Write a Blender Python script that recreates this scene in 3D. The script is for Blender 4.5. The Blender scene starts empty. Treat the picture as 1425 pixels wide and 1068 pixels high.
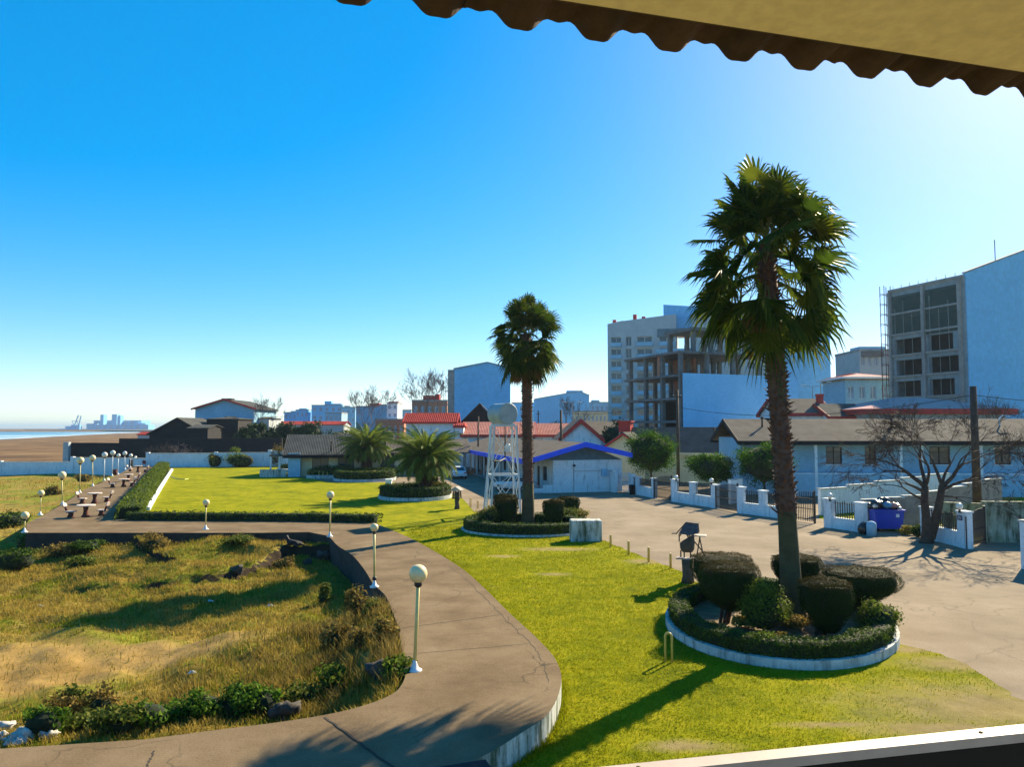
SKY_DUST, SKY_OZONE, SKY_SAT, SKY_STR, SKY_HUE, SKY_AIR, SKY_GAMMA, SKY_VAL = .24, 2.0, 2.2, .137, .500, .75, .56, 1.16
SUN_STR, SUN_COL, EXPO = 5.0, (1, .84, .57), 1.5
HAZE = 0.00014
import bpy, bmesh, math, random
import numpy as np
from mathutils import Vector, Matrix, noise
R = math.radians
random.seed(7); rng = np.random.default_rng(7)
SC = bpy.context.scene
COL = SC.collection

# ---------------------------------------------------------------- camera model
F = 1040.0; CX, CY = 712.5, 534.0; EYE = 6.0
PITCH = math.atan(62.0 / F)
cp, sp_ = math.cos(PITCH), math.sin(PITCH)
def ray(px, py):
    a = (px - CX) / F; b = (CY - py) / F
    return (a, cp - b * sp_, sp_ + b * cp)
def G(px, py, z=0.0):
    "ground point of height z seen along a direction"
    d = ray(px, py); t = (z - EYE) / d[2]
    return Vector((d[0] * t, d[1] * t, z))
def D(px, py, Y):
    d = ray(px, py); t = Y / d[1]
    return Vector((d[0] * t, Y, EYE + d[2] * t))
def pz(y):
    "height of the concrete path"
    t = min(1, max(0, (y - 14) / 16.0))
    return 0.5 + (0.12 - 0.5) * t
def GP(px, py):
    z = 0.3
    for _ in range(6):
        p = G(px, py, z); z = pz(p.y)
    return p

# ---------------------------------------------------------------- mesh builder
class MB:
    def __init__(s):
        s.v = []; s.f = []; s.mi = []; s.nv = 0
    def add(s, verts, faces, mi=0):
        b = s.nv
        s.v.append(np.asarray([tuple(q) for q in verts], dtype=np.float32).reshape(-1, 3)); s.nv += len(verts)
        for f in faces:
            s.f.append(tuple(i + b for i in f)); s.mi.append(mi)
    def np(s, polys, mi=0):
        "polys: (N,k,3) loose polygons"
        polys = np.asarray(polys, dtype=np.float32); N, k, _ = polys.shape
        b = s.nv; s.v.append(polys.reshape(-1, 3)); s.nv += N * k
        idx = (np.arange(N * k) + b).reshape(N, k)
        s.f.extend(map(tuple, idx.tolist())); s.mi.extend([mi] * N)
    def quad(s, a, b, c, d, mi=0): s.add([a, b, c, d], [(0, 1, 2, 3)], mi)
    def poly(s, pts, mi=0): s.add(pts, [tuple(range(len(pts)))], mi)
    def box(s, x0, x1, y0, y1, z0, z1, mi=0):
        v = [(x0,y0,z0),(x1,y0,z0),(x1,y1,z0),(x0,y1,z0),(x0,y0,z1),(x1,y0,z1),(x1,y1,z1),(x0,y1,z1)]
        s.add(v, [(0,3,2,1),(4,5,6,7),(0,1,5,4),(1,2,6,5),(2,3,7,6),(3,0,4,7)], mi)
    def obox(s, o, u, n, a0, a1, d0, d1, z0, z1, mi=0):
        o = Vector(o); u = Vector(u); n = Vector(n)
        c = lambda a, d, z: o + u * a + n * d + Vector((0, 0, z))
        v = [c(a0,d1,z0),c(a1,d1,z0),c(a1,d0,z0),c(a0,d0,z0),c(a0,d1,z1),c(a1,d1,z1),c(a1,d0,z1),c(a0,d0,z1)]
        s.add(v, [(0,3,2,1),(4,5,6,7),(0,1,5,4),(1,2,6,5),(2,3,7,6),(3,0,4,7)], mi)
    def bar(s, a, b, w, h=None, mi=0):
        "square bar between two points"
        h = h or w; a = Vector(a); b = Vector(b); d = (b - a).normalized()
        up = Vector((0,0,1)) if abs(d.z) < .95 else Vector((0,1,0))
        sx = d.cross(up).normalized() * w / 2; sy = sx.normalized().cross(d) * h / 2
        v = [a-sx-sy, a+sx-sy, a+sx+sy, a-sx+sy, b-sx-sy, b+sx-sy, b+sx+sy, b-sx+sy]
        s.add(v, [(0,1,2,3),(7,6,5,4),(0,4,5,1),(1,5,6,2),(2,6,7,3),(3,7,4,0)], mi)
    def tube(s, pts, rad, n=8, mi=0, caps=True):
        pts = [Vector(p) for p in pts]
        if not hasattr(rad, '__len__'): rad = [rad] * len(pts)
        verts = []; faces = []; prev = None
        for i, p in enumerate(pts):
            d = (pts[min(i+1, len(pts)-1)] - pts[max(i-1, 0)])
            d = d.normalized() if d.length > 1e-9 else Vector((0,0,1))
            if prev is None:
                up = Vector((1,0,0)) if abs(d.x) < .9 else Vector((0,1,0))
                sx = d.cross(up).normalized()
            else:
                sx = (prev - d * prev.dot(d)).normalized()
            prev = sx; sy = d.cross(sx)
            for k in range(n):
                a = 2 * math.pi * k / n
                verts.append(p + (sx * math.cos(a) + sy * math.sin(a)) * rad[i])
        for i in range(len(pts) - 1):
            for k in range(n):
                k2 = (k + 1) % n
                faces.append((i*n+k, i*n+k2, (i+1)*n+k2, (i+1)*n+k))
        if caps:
            faces.append(tuple(range(n))[::-1]); faces.append(tuple((len(pts)-1)*n + k for k in range(n)))
        s.add(verts, faces, mi)
    def lathe(s, prof, n=16, c=(0,0,0), mi=0, sx=1, sy=1):
        verts = []; faces = []
        for (r, z) in prof:
            for k in range(n):
                a = 2*math.pi*k/n
                verts.append((c[0] + r*math.cos(a)*sx, c[1] + r*math.sin(a)*sy, c[2] + z))
        for i in range(len(prof)-1):
            for k in range(n):
                k2 = (k+1) % n
                faces.append((i*n+k, i*n+k2, (i+1)*n+k2, (i+1)*n+k))
        if prof[0][0] > 1e-6: faces.append(tuple(range(n))[::-1])
        if prof[-1][0] > 1e-6: faces.append(tuple((len(prof)-1)*n+k for k in range(n)))
        s.add(verts, faces, mi)
    def prism(s, poly, z0, z1, mi=0, mtop=None):
        n = len(poly)
        v = [(p[0], p[1], z0) for p in poly] + [(p[0], p[1], z1) for p in poly]
        s.add(v, [(i, (i+1) % n, n+(i+1) % n, n+i) for i in range(n)] + [tuple(range(n))[::-1]], mi)
        s.add([(p[0], p[1], z1) for p in poly], [tuple(range(n))], mi if mtop is None else mtop)
    def xprism(s, prof, x0, x1, mi=0):
        "profile in (y,z) pulled along x"
        n = len(prof)
        v = [(x0, p[0], p[1]) for p in prof] + [(x1, p[0], p[1]) for p in prof]
        s.add(v, [(i, n+i, n+(i+1) % n, (i+1) % n) for i in range(n)] + [tuple(range(n)), tuple(range(n, 2*n))[::-1]], mi)
    def yprism(s, prof, y0, y1, mi=0):
        n = len(prof)
        v = [(p[0], y0, p[1]) for p in prof] + [(p[0], y1, p[1]) for p in prof]
        s.add(v, [(i, (i+1) % n, n+(i+1) % n, n+i) for i in range(n)] + [tuple(range(n))[::-1], tuple(range(n, 2*n))], mi)
    def build(s, name, mats, parent=None, smooth=False, loc=None, fix=True):
        me = bpy.data.meshes.new(name)
        v = np.concatenate(s.v) if s.v else np.zeros((0,3), np.float32)
        nf = len(s.f)
        tot = np.fromiter((len(f) for f in s.f), dtype=np.int32, count=nf)
        flat = np.fromiter((i for f in s.f for i in f), dtype=np.int32, count=int(tot.sum()))
        start = np.zeros(nf, np.int32); start[1:] = np.cumsum(tot)[:-1]
        me.vertices.add(len(v)); me.vertices.foreach_set('co', v.ravel())
        me.loops.add(len(flat)); me.loops.foreach_set('vertex_index', flat)
        me.polygons.add(nf); me.polygons.foreach_set('loop_start', start)
        me.polygons.foreach_set('loop_total', tot)
        me.polygons.foreach_set('material_index', np.asarray(s.mi, np.int32))
        if not isinstance(mats, (list, tuple)): mats = [mats]
        for m in mats: me.materials.append(m)
        me.update(calc_edges=True); me.validate()
        if fix and nf < 4000:
            bm = bmesh.new(); bm.from_mesh(me)
            bmesh.ops.recalc_face_normals(bm, faces=bm.faces[:]); bm.to_mesh(me); bm.free()
        me.polygons.foreach_set('use_smooth', np.full(len(me.polygons), smooth))
        o = bpy.data.objects.new(name, me); COL.objects.link(o)
        if parent is not None: o.parent = parent
        if loc is not None: o.location = loc
        return o

def thing(name, label, cat, loc=(0,0,0), rz=0.0, group=None):
    o = bpy.data.objects.new(name, None); COL.objects.link(o)
    o.empty_display_size = .2
    o.location = loc; o.rotation_euler = (0, 0, rz)
    o['label'] = label; o['category'] = cat
    if group: o['group'] = group
    return o
def tag(o, label, cat, group=None):
    o['label'] = label; o['category'] = cat
    if group: o['group'] = group
    return o
def struct(o, kind='structure'): o['kind'] = kind; return o
def copy_tree(o, parent=None):
    c = o.copy(); COL.objects.link(c)
    if parent is not None: c.parent = parent
    for ch in list(o.children): copy_tree(ch, c)
    return c
def ang(a, b): return math.atan2(b[1]-a[1], b[0]-a[0])

# ---------------------------------------------------------------- materials
def new_mat(name):
    m = bpy.data.materials.new(name); m.use_nodes = True
    nt = m.node_tree; b = nt.nodes['Principled BSDF']
    return m, nt, b
def N(nt, t, **kw):
    n = nt.nodes.new(t)
    for k, v in kw.items():
        if hasattr(n, k): setattr(n, k, v)
        else: n.inputs[k].default_value = v
    return n
def c4(c): return (c[0], c[1], c[2], 1)
def coords(nt, obj=False):
    if obj: return N(nt, 'ShaderNodeTexCoord').outputs['Object']
    return N(nt, 'ShaderNodeNewGeometry').outputs['Position']
def noise_n(nt, co, scale, detail=6, rough=.6):
    n = N(nt, 'ShaderNodeTexNoise'); n.inputs['Scale'].default_value = scale
    n.inputs['Detail'].default_value = detail; n.inputs['Roughness'].default_value = rough
    nt.links.new(co, n.inputs['Vector']); return n.outputs['Fac']
def ramp(nt, fac, stops):
    r = N(nt, 'ShaderNodeValToRGB'); el = r.color_ramp.elements
    while len(el) > 1: el.remove(el[-1])
    el[0].position = stops[0][0]; el[0].color = c4(stops[0][1])
    for p, c in stops[1:]:
        e = el.new(p); e.color = c4(c)
    nt.links.new(fac, r.inputs['Fac']); return r.outputs['Color']
def g(v): return (v, v, v)
def mixc(nt, fac, a, b, mode='MIX'):
    m = N(nt, 'ShaderNodeMix', data_type='RGBA', blend_type=mode)
    if isinstance(fac, (int, float)): m.inputs[0].default_value = fac
    else: nt.links.new(fac, m.inputs[0])
    for i, q in ((6, a), (7, b)):
        if isinstance(q, tuple): m.inputs[i].default_value = c4(q)
        else: nt.links.new(q, m.inputs[i])
    return m.outputs[2]
def math_n(nt, op, a, b=None):
    m = N(nt, 'ShaderNodeMath', operation=op)
    for i, q in enumerate((a, b)):
        if q is None: continue
        if isinstance(q, (int, float)): m.inputs[i].default_value = q
        else: nt.links.new(q, m.inputs[i])
    return m.outputs[0]
def bump_n(nt, b, h, strength=.3, dist=.02):
    n = N(nt, 'ShaderNodeBump'); n.inputs['Strength'].default_value = strength
    n.inputs['Distance'].default_value = dist
    nt.links.new(h, n.inputs['Height']); nt.links.new(n.outputs[0], b.inputs['Normal'])
def pm(name, c1, c2=None, scale=2.0, rough=.8, bump=0., bscale=20., metal=0., c3=None, spec=.3, dist=.02, stain=None):
    "procedural surface: two or three tones from noise at two sizes, plus bump"
    m, nt, b = new_mat(name); co = coords(nt)
    c2 = c2 or tuple(x * .75 for x in c1)
    st = [(.32, c2), (.62, c1)]
    if c3: st = [(.25, c3)] + [(.42, c2), (.66, c1)]
    col = ramp(nt, noise_n(nt, co, scale), st)
    fine = ramp(nt, noise_n(nt, co, scale * 9, 4), [(.3, g(.8)), (.7, g(1.08))])
    col = mixc(nt, .7, col, fine, 'MULTIPLY')
    if stain:
        mp = N(nt, 'ShaderNodeMapping'); mp.inputs['Scale'].default_value = (3, 3, .5)
        nt.links.new(co, mp.inputs['Vector'])
        s = ramp(nt, noise_n(nt, mp.outputs[0], stain[1], 8, .7), [(stain[2], g(0)), (stain[2] + .18, g(1))])
        col = mixc(nt, s, col, stain[0])
    nt.links.new(col, b.inputs['Base Color'])
    b.inputs['Roughness'].default_value = rough; b.inputs['Metallic'].default_value = metal
    b.inputs['Specular IOR Level'].default_value = spec
    if bump: bump_n(nt, b, noise_n(nt, co, bscale, 6, .7), bump, dist)
    return m
def leafm(name, c1, c2, c3=None, trans=.35, rough=.6, brown=None, spec=.05):
    "leaf: colour differs leaf by leaf and in patches; thin leaves let light through"
    m, nt, b = new_mat(name)
    geo = N(nt, 'ShaderNodeNewGeometry'); rnd = geo.outputs['Random Per Island']
    st = [(0., c1), (1., c2)] if not c3 else [(0., c1), (.55, c2), (1., c3)]
    col = ramp(nt, rnd, st)
    patch = ramp(nt, noise_n(nt, geo.outputs['Position'], 1.7, 4), [(.3, g(.62)), (.7, g(1.15))])
    col = mixc(nt, .8, col, patch, 'MULTIPLY')
    if brown:  # brown put on the top leaves for sun shining through them
        gen = N(nt, 'ShaderNodeTexCoord').outputs['Generated']
        sx = N(nt, 'ShaderNodeSeparateXYZ'); nt.links.new(gen, sx.inputs[0])
        nz = noise_n(nt, geo.outputs['Position'], 6, 4)
        h = math_n(nt, 'ADD', sx.outputs[2], math_n(nt, 'MULTIPLY', nz, .35))
        col = mixc(nt, ramp(nt, h, [(.95, g(0)), (1.1, g(1))]), col, brown)
    nt.links.new(col, b.inputs['Base Color'])
    b.inputs['Roughness'].default_value = rough; b.inputs['Specular IOR Level'].default_value = spec
    if trans:
        t = N(nt, 'ShaderNodeBsdfTranslucent'); nt.links.new(col, t.inputs['Color'])
        mx = N(nt, 'ShaderNodeMixShader'); mx.inputs[0].default_value = trans
        nt.links.new(b.outputs[0], mx.inputs[1]); nt.links.new(t.outputs[0], mx.inputs[2])
        nt.links.new(mx.outputs[0], nt.nodes['Material Output'].inputs['Surface'])
    return m
def roofm(name, c1, c2, pitch=.2, axis='X', bump=.6, rough=.8):
    "ribbed or tiled roof sheets in the object's own coordinates"
    m, nt, b = new_mat(name); tc = N(nt, 'ShaderNodeTexCoord').outputs['Object']
    col = ramp(nt, noise_n(nt, tc, .8), [(.3, c2), (.65, c1)])
    f = ramp(nt, noise_n(nt, tc, 9, 4), [(.3, g(.72)), (.7, g(1.1))])
    col = mixc(nt, .8, col, f, 'MULTIPLY')
    w = N(nt, 'ShaderNodeTexWave', bands_direction=axis); w.inputs['Scale'].default_value = .314 / pitch
    w.inputs['Distortion'].default_value = .3
    nt.links.new(tc, w.inputs['Vector'])
    nt.links.new(col, b.inputs['Base Color']); b.inputs['Roughness'].default_value = .95; b.inputs['Specular IOR Level'].default_value = .06
    bump_n(nt, b, w.outputs['Fac'], bump, pitch * .35)
    return m
def glassm(name, c=(.03,.045,.06), rough=.08):
    m, nt, b = new_mat(name); co = coords(nt)
    col = ramp(nt, noise_n(nt, co, .35, 3), [(.35, c), (.7, tuple(x*2.2 for x in c))])
    nt.links.new(col, b.inputs['Base Color']); b.inputs['Roughness'].default_value = rough
    b.inputs['Specular IOR Level'].default_value = .6
    return m

W_ = dict
MAT = {}
MAT['white'] = pm('white_plaster', (.70,.78,.82), (.58,.66,.71), .8, .85, .25, 14, stain=((.30,.34,.34), 1.1, .54))  # white plaster, with the blue of open shade mixed into its colour
MAT['white_dirty'] = pm('stained_white_plaster', (.62,.62,.58), (.36,.40,.36), 1.2, .9, .4, 12, stain=((.07,.09,.05), 1.6, .44))
MAT['moss'] = pm('mossy_plaster', (.36,.40,.32), (.17,.21,.12), 1.0, .95, .5, 10, stain=((.03,.04,.018), 1.2, .46))
MAT['cream'] = pm('cream_plaster', (.68,.58,.36), (.58,.48,.30), .8, .85, .2, 14)
MAT['beige'] = pm('beige_stone', (.40,.45,.47), (.33,.38,.40), .5, .8, .2, 5)
MAT['shadeblue'] = pm('shade_blue_render', (.18,.51,.80), (.155,.46,.75), .15, .85, .08, 6, stain=((.09,.36,.62), .5, .60))  # blue of shade and haze put into the colour of pale walls
MAT['greyblue'] = pm('shade_tinted_render', (.26,.48,.63), (.21,.40,.54), .3, .85, .1, 6)  # base tinted towards the blue that shaded walls take on
MAT['concrete'] = pm('raw_concrete', (.33,.32,.30), (.22,.22,.21), .9, .9, .4, 12)
MAT['stone_grey'] = pm('rough_grey_render', (.30,.27,.25), (.18,.16,.16), 1.4, .95, .6, 8)
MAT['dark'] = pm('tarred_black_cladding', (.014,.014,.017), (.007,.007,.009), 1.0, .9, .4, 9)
MAT['darkwood'] = pm('dark_wood', (.09,.055,.035), (.045,.028,.02), 3, .8, .4, 22)
MAT['blue'] = pm('bright_blue_paint', (.015,.10,.85), (.012,.08,.75), 2, .45, .1, 20)
MAT['glass'] = glassm('window_glass'); MAT['farglass'] = glassm('hazed_window_glass', (.10,.17,.25), .3)  # far glass made paler and bluer to paint in the haze
MAT['white_metal'] = pm('white_painted_metal', (.75,.76,.75), (.62,.64,.64), 3, .45, .05, 20)
MAT['black_metal'] = pm('black_painted_iron', (.02,.02,.022), (.035,.03,.028), 5, .5, .1, 30)
MAT['redtrim'] = pm('red_painted_board', (.52,.035,.025), (.42,.03,.02), 2, .6)
MAT['cream_pole'] = pm('cream_enamel', (.66,.55,.22), (.54,.44,.16), 4, .4, .05, 30)
MAT['yellow_pole'] = pm('yellow_enamel', (.58,.42,.10), (.45,.32,.08), 4, .45)
MAT['bark'] = pm('bark', (.085,.055,.038), (.04,.027,.02), 5, .95, .8, 18, dist=.04)
MAT['greybark'] = pm('grey_bark', (.10,.075,.06), (.05,.038,.032), 4, .95, .5, 16)
MAT['soil'] = pm('bed_soil', (.22,.16,.085), (.13,.09,.05), 3, .95, .6, 18, dist=.04)
MAT['kerb'] = pm('whitewashed_kerb', (.56,.59,.58), (.36,.39,.39), 2, .9, .5, 14, stain=((.10,.11,.09), 1.7, .50))
MAT['roof_grey'] = roofm('weathered_grey_sheets', (.155,.135,.112), (.095,.083,.07), .18, 'X')
MAT['roof_slate'] = roofm('dark_corrugated_sheets', (.085,.09,.085), (.05,.053,.053), .2, 'X')
MAT['roof_pink'] = roofm('faded_pink_sheets', (.40,.17,.14), (.27,.11,.09), .25, 'X')
MAT['roof_pale'] = roofm('pale_pink_metal', (.60,.36,.34), (.50,.28,.27), .25, 'X', .4, .5)
MAT['roof_red'] = roofm('red_tiles', (.42,.05,.042), (.28,.032,.028), .3, 'X', 1.)
MAT['brick'] = pm('hollow_brick', (.42,.20,.12), (.30,.13,.08), 1.5, .9, .3, 10)
MAT['tyre'] = pm('rubber', (.018,.018,.018), (.028,.028,.028), 9, .85)
MAT['carpaint'] = pm('white_car_paint', (.72,.73,.74), (.66,.67,.68), 1, .25, spec=.5)
MAT['rust'] = pm('red_brown_concrete', (.105,.030,.022), (.06,.018,.014), 4, .85, .4, 20)
MAT['paletop'] = pm('pale_worn_concrete', (.62,.52,.45), (.45,.37,.32), 4, .8, .2, 20)
MAT['towerpaint'] = pm('dull_silver_paint', (.60,.65,.66), (.48,.53,.55), 3, .6, .05, 20)
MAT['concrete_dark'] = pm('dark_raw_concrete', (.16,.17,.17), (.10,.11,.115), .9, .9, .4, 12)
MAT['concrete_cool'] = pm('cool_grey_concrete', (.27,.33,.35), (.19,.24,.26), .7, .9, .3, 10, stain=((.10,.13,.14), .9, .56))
MAT['gablegrey'] = pm('grey_gable_boards', (.10,.16,.19), (.075,.12,.15), 2, .85)
MAT['palebark'] = pm('pale_twig_bark', (.22,.16,.13), (.14,.10,.085), 4, .95)
MAT['hoard'] = pm('blue_sheet_hoarding', (.22,.56,.86), (.19,.51,.80), .5, .7, .05, 3)
MAT['rail'] = pm('pale_lacquered_rail', (.42,.36,.34), (.37,.31,.29), 2, .45, .03, 40, spec=.4)
MAT['railpanel'] = pm('dark_brown_panel', (.008,.005,.005), (.005,.004,.004), 4, .7)
MAT['roofsheet'] = pm('old_fibre_cement', (.085,.05,.036), (.045,.028,.02), 6, .95, .3, 40)
MAT['soffit'] = pm('ochre_painted_soffit', (.88,.73,.42), (.83,.68,.38), 3, .75, .15, 30)

# ---------------------------------------------------------------- sky, sun, camera
SUN_AZ, SUN_EL = R(39), R(30.4)
w = bpy.data.worlds.new('World'); SC.world = w; w.use_nodes = True
nt = w.node_tree; bg = nt.nodes['Background']
sky = nt.nodes.new('ShaderNodeTexSky'); sky.sky_type = 'NISHITA'; sky.sun_disc = False
sky.sun_elevation = SUN_EL; sky.sun_rotation = SUN_AZ
sky.altitude = 0; sky.air_density = SKY_AIR; sky.dust_density = SKY_DUST; sky.ozone_density = SKY_OZONE
hs = nt.nodes.new('ShaderNodeHueSaturation'); hs.inputs['Saturation'].default_value = SKY_SAT; hs.inputs['Hue'].default_value = SKY_HUE
gmn = nt.nodes.new('ShaderNodeGamma'); gmn.inputs['Gamma'].default_value = SKY_GAMMA; hs.inputs['Value'].default_value = SKY_VAL
nt.links.new(sky.outputs[0], gmn.inputs['Color']); nt.links.new(gmn.outputs[0], hs.inputs['Color']); nt.links.new(hs.outputs[0], bg.inputs[0])
bg.inputs[1].default_value = SKY_STR
sl = bpy.data.lights.new('sun', 'SUN'); sl.energy = SUN_STR; sl.angle = R(.5); sl.color = SUN_COL
so = bpy.data.objects.new('sun', sl); COL.objects.link(so)
sdir = Vector((math.sin(SUN_AZ)*math.cos(SUN_EL), math.cos(SUN_AZ)*math.cos(SUN_EL), math.sin(SUN_EL)))
so.rotation_euler = sdir.to_track_quat('Z', 'Y').to_euler(); so.location = (0, 0, 30)
cam = bpy.data.cameras.new('camera'); co_ = bpy.data.objects.new('camera', cam); COL.objects.link(co_)
cam.sensor_width = 36; cam.lens = F / 1425 * 36; cam.clip_start = .05; cam.clip_end = 30000
co_.location = (0, 0, EYE); co_.rotation_euler = (math.pi/2 + PITCH, 0, 0)
SC.camera = co_
vs = SC.view_settings; vs.view_transform = 'Standard'; vs.look = 'None'; vs.exposure = EXPO; vs.gamma = 1
SC.cycles.use_denoising = True
SC.cycles.max_bounces = 8; SC.cycles.volume_bounces = 0; SC.cycles.transparent_max_bounces = 8
SC.cycles.sample_clamp_indirect = 6

# ---------------------------------------------------------------- terrain
def dseg(x, y, a, b):
    ax, ay, bx, by = a[0], a[1], b[0], b[1]
    dx, dy = bx-ax, by-ay; L = dx*dx+dy*dy + 1e-12
    t = np.clip(((x-ax)*dx + (y-ay)*dy)/L, 0, 1)
    return np.hypot(x-ax-t*dx, y-ay-t*dy), t
def sd_poly(x, y, P):
    "signed distance, positive inside"
    x = np.asarray(x, float); y = np.asarray(y, float)
    ins = np.zeros(x.shape, bool); d = np.full(x.shape, 1e9)
    n = len(P)
    for i in range(n):
        a, b = P[i], P[(i+1) % n]
        if a[1] != b[1]:
            c = ((a[1] > y) != (b[1] > y)) & (x < (b[0]-a[0])*(y-a[1])/(b[1]-a[1]) + a[0])
            ins ^= c
        d = np.minimum(d, dseg(x, y, a, b)[0])
    return np.where(ins, d, -d)
def sstep(a, b, x):
    t = np.clip((x-a)/(b-a), 0, 1); return t*t*(3-2*t)
PAIRS = [((-300,1230),(-300,1082)), ((0,1180),(0,1043)), ((300,1130),(200,1030)), ((560,1100),(380,1007)),
 ((667,1056),(471,992)), ((730,1018),(520,978)), ((761,996),(545,967)), ((777,968),(556,958)), ((781,940),(563,945)), ((772,917),(565,932)), ((758,900),(563,922)), ((740,882),(560,910)),
 ((720,864),(554,874)), ((700,845),(546,852)), ((675,820),(536,829)), ((650,797),(520,814)), ((625,780),(509,796)), ((600,765),(491,774)),
 ((572,750),(470,760)), ((545,738),(455,746)), ((518,727),(430,741)), ((400,724),(360,742)), ((165,722),(100,742)),
 ((160,722),(36,742)), ((158,719),(37,729)), ((161,711),(60,718)), ((168,700),(92,699)), ((182,686),(118,682)),
 ((194,673),(150,668)), ((204,663),(168,659)), ((216,650),(184,650)), ((219,646.5),(192,646.5))]
OUT = [GP(*p[0]) for p in PAIRS]; INN = [GP(*p[1]) for p in PAIRS]
WALLPTS = [(G(-260,668,-1), .3), (G(0,658,-1), .62), (G(100,654.5,-.6), 1.3), (G(205,650.5,0), 2.05), (G(300,650,0), 2.1), (G(375,649,0), 2.35), (G(420,649,0), 2.4)]
BEACH = [(p.x, p.y) for p in INN] + [(WALLPTS[3][0].x-1, WALLPTS[3][0].y+2), (-60, 150), (-52, 400), (-300, 1600), (-9000, 1600), (-9000, -60), (-30, -60), (-9, 6)]
BANK = [tuple(G(*q)[:2]) for q in ((492,776,-.6),(470,768,-.6),(440,766,-.6),(405,768,-.6),(375,779,-.7),(345,792,-.8),(310,800,-.8),(230,812,-.9),(150,815,-.9),(70,822,-1))]
MOUNDS = [(G(480,880,-.3), 3.4, 2.6, .62), (G(520,945,-.1), 2.2, 1.5, .45), (G(420,930,-.5), 3.2, 2.0, .35), (G(330,990,-.3), 3.2, 1.2, .5), (G(180,1015,-.2), 3.4, 1.2, .45),
          (G(300,880,-.8), 3.0, 1.6, .16), (G(60,1010,-.3), 1.6, 1.0, .3), (G(250,770,-.8), 6, 2.2, .32), (G(100,768,-.8), 4, 2.0, .25), (G(190,800,-.9), 4.2, 1.0, .4), (G(390,790,-.8), 1.2, .7, .35)]
def nz(x, y, s, o=0.):
    return np.array([noise.noise((a*s+o, b*s-o, o)) for a, b in zip(np.ravel(x), np.ravel(y))]).reshape(np.shape(x))
def beach_h(x, y):
    h = np.full(np.shape(x), -1.15)
    # bank that runs across the hollow
    d = np.full(np.shape(x), 1e9); side = np.zeros(np.shape(x)); amp = np.zeros(np.shape(x))
    for i in range(len(BANK)-1):
        a, b = BANK[i], BANK[i+1]
        dd, t = dseg(x, y, a, b)
        cr = (b[0]-a[0])*(y-a[1]) - (b[1]-a[1])*(x-a[0])
        k = dd < d
        side = np.where(k, -np.sign(cr), side); amp = np.where(k, 1 - (i+t)/(len(BANK)-1), amp); d = np.where(k, dd, d)
    sdv = d * side; wob = np.zeros(np.shape(x)); kk = d < 2.5
    if kk.any(): wob[kk] = nz(x[kk], y[kk], .8, 2)*.5 + nz(x[kk], y[kk], 2.5, 6)*.22
    sdv = sdv + wob
    wob2 = .62 + .7*nz(x, y, .45, 8) + .5*amp**2
    h = h + (.10 + .80*amp**.8)*np.clip(wob2, .25, 1) * sstep(-.10, .32, sdv) * sstep(-26, -20, x) 
    for c, sx, sy, a in MOUNDS:
        h = h + a*np.exp(-((x-c.x)/sx)**2 - ((y-c.y)/sy)**2)
    return h
def coast(y):   # x of the shoreline
    return -203 - (y-110)*.395
def HT(x, y):
    x = np.atleast_1d(np.asarray(x, float)); y = np.atleast_1d(np.asarray(y, float))
    s = sd_poly(x, y, BEACH)
    b = beach_h(x, y)
    near = (x > -60) & (y < 130)
    nn = np.zeros(x.shape)
    if near.any():
        nn[near] = nz(x[near], y[near], .9)*.21 + nz(x[near], y[near], .3, 5)*.30 + nz(x[near], y[near], 2.6, 9)*.06
    far = ~near
    if far.any(): nn[far] = nz(x[far], y[far], .05)*.5 + nz(x[far], y[far], .012, 3)*.6
    b = b + nn
    # to the waterline, then under water
    cx = coast(y); t = (x - cx)
    slope = np.clip(t/60., -3, 1)
    sea = np.where(t < 60, -2.5 + slope*1.35, 10)
    b = np.where(t < 60, np.minimum(b, sea + 0*b), b)
    # ground rises to the path where the path wall is buried
    rise = sstep(2.0, .1, s) * sstep(33, 25, y) * (y > 2)
    b = b*(1-rise) + rise*(.26 - .45*sstep(20, 31, y))
    m = sstep(-.75, -.25, s)
    land = np.full(x.shape, -.04)
    return land*(1-m) + b*m
def T(px, py):
    "point of the terrain seen along a direction"
    d = ray(px, py); t = 8.
    while t < 3000:
        x, y, z = d[0]*t, d[1]*t, EYE + d[2]*t
        if z < HT(x, y)[0]: break
        t += .08 if t < 60 else .5
    return Vector((x, y, float(HT(x, y)[0])))

def axis(segs):
    out = []
    for a, b, s in segs:
        n = max(1, int(round((b-a)/s))); out += [a + (b-a)*i/n for i in range(n)]
    out.append(segs[-1][1]); return np.array(out)
xs = axis([(-12000,-3000,1500), (-3000,-600,150), (-600,-120,20), (-120,-40,4), (-40,-21,.6), (-21,1,.17), (1,20,2), (20,120,10), (120,800,80), (800,9000,1200)])
ys = axis([(-80,4,12), (4,9,1), (9,26,.22), (26,48,.17), (48,60,1), (60,130,3), (130,600,14), (600,2400,90), (2400,14000,1500)])
XX, YY = np.meshgrid(xs, ys); ZZ = HT(XX.ravel(), YY.ravel())
m = MB(); nx, ny = len(xs), len(ys)
m.v.append(np.stack([XX.ravel(), YY.ravel(), ZZ], 1).astype(np.float32)); m.nv = nx*ny
ii, jj = np.meshgrid(np.arange(nx-1), np.arange(ny-1))
q = (jj*nx + ii).ravel()
m.f = list(map(tuple, np.stack([q, q+1, q+1+nx, q+nx], 1).tolist())); m.mi = [0]*len(m.f)

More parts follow.
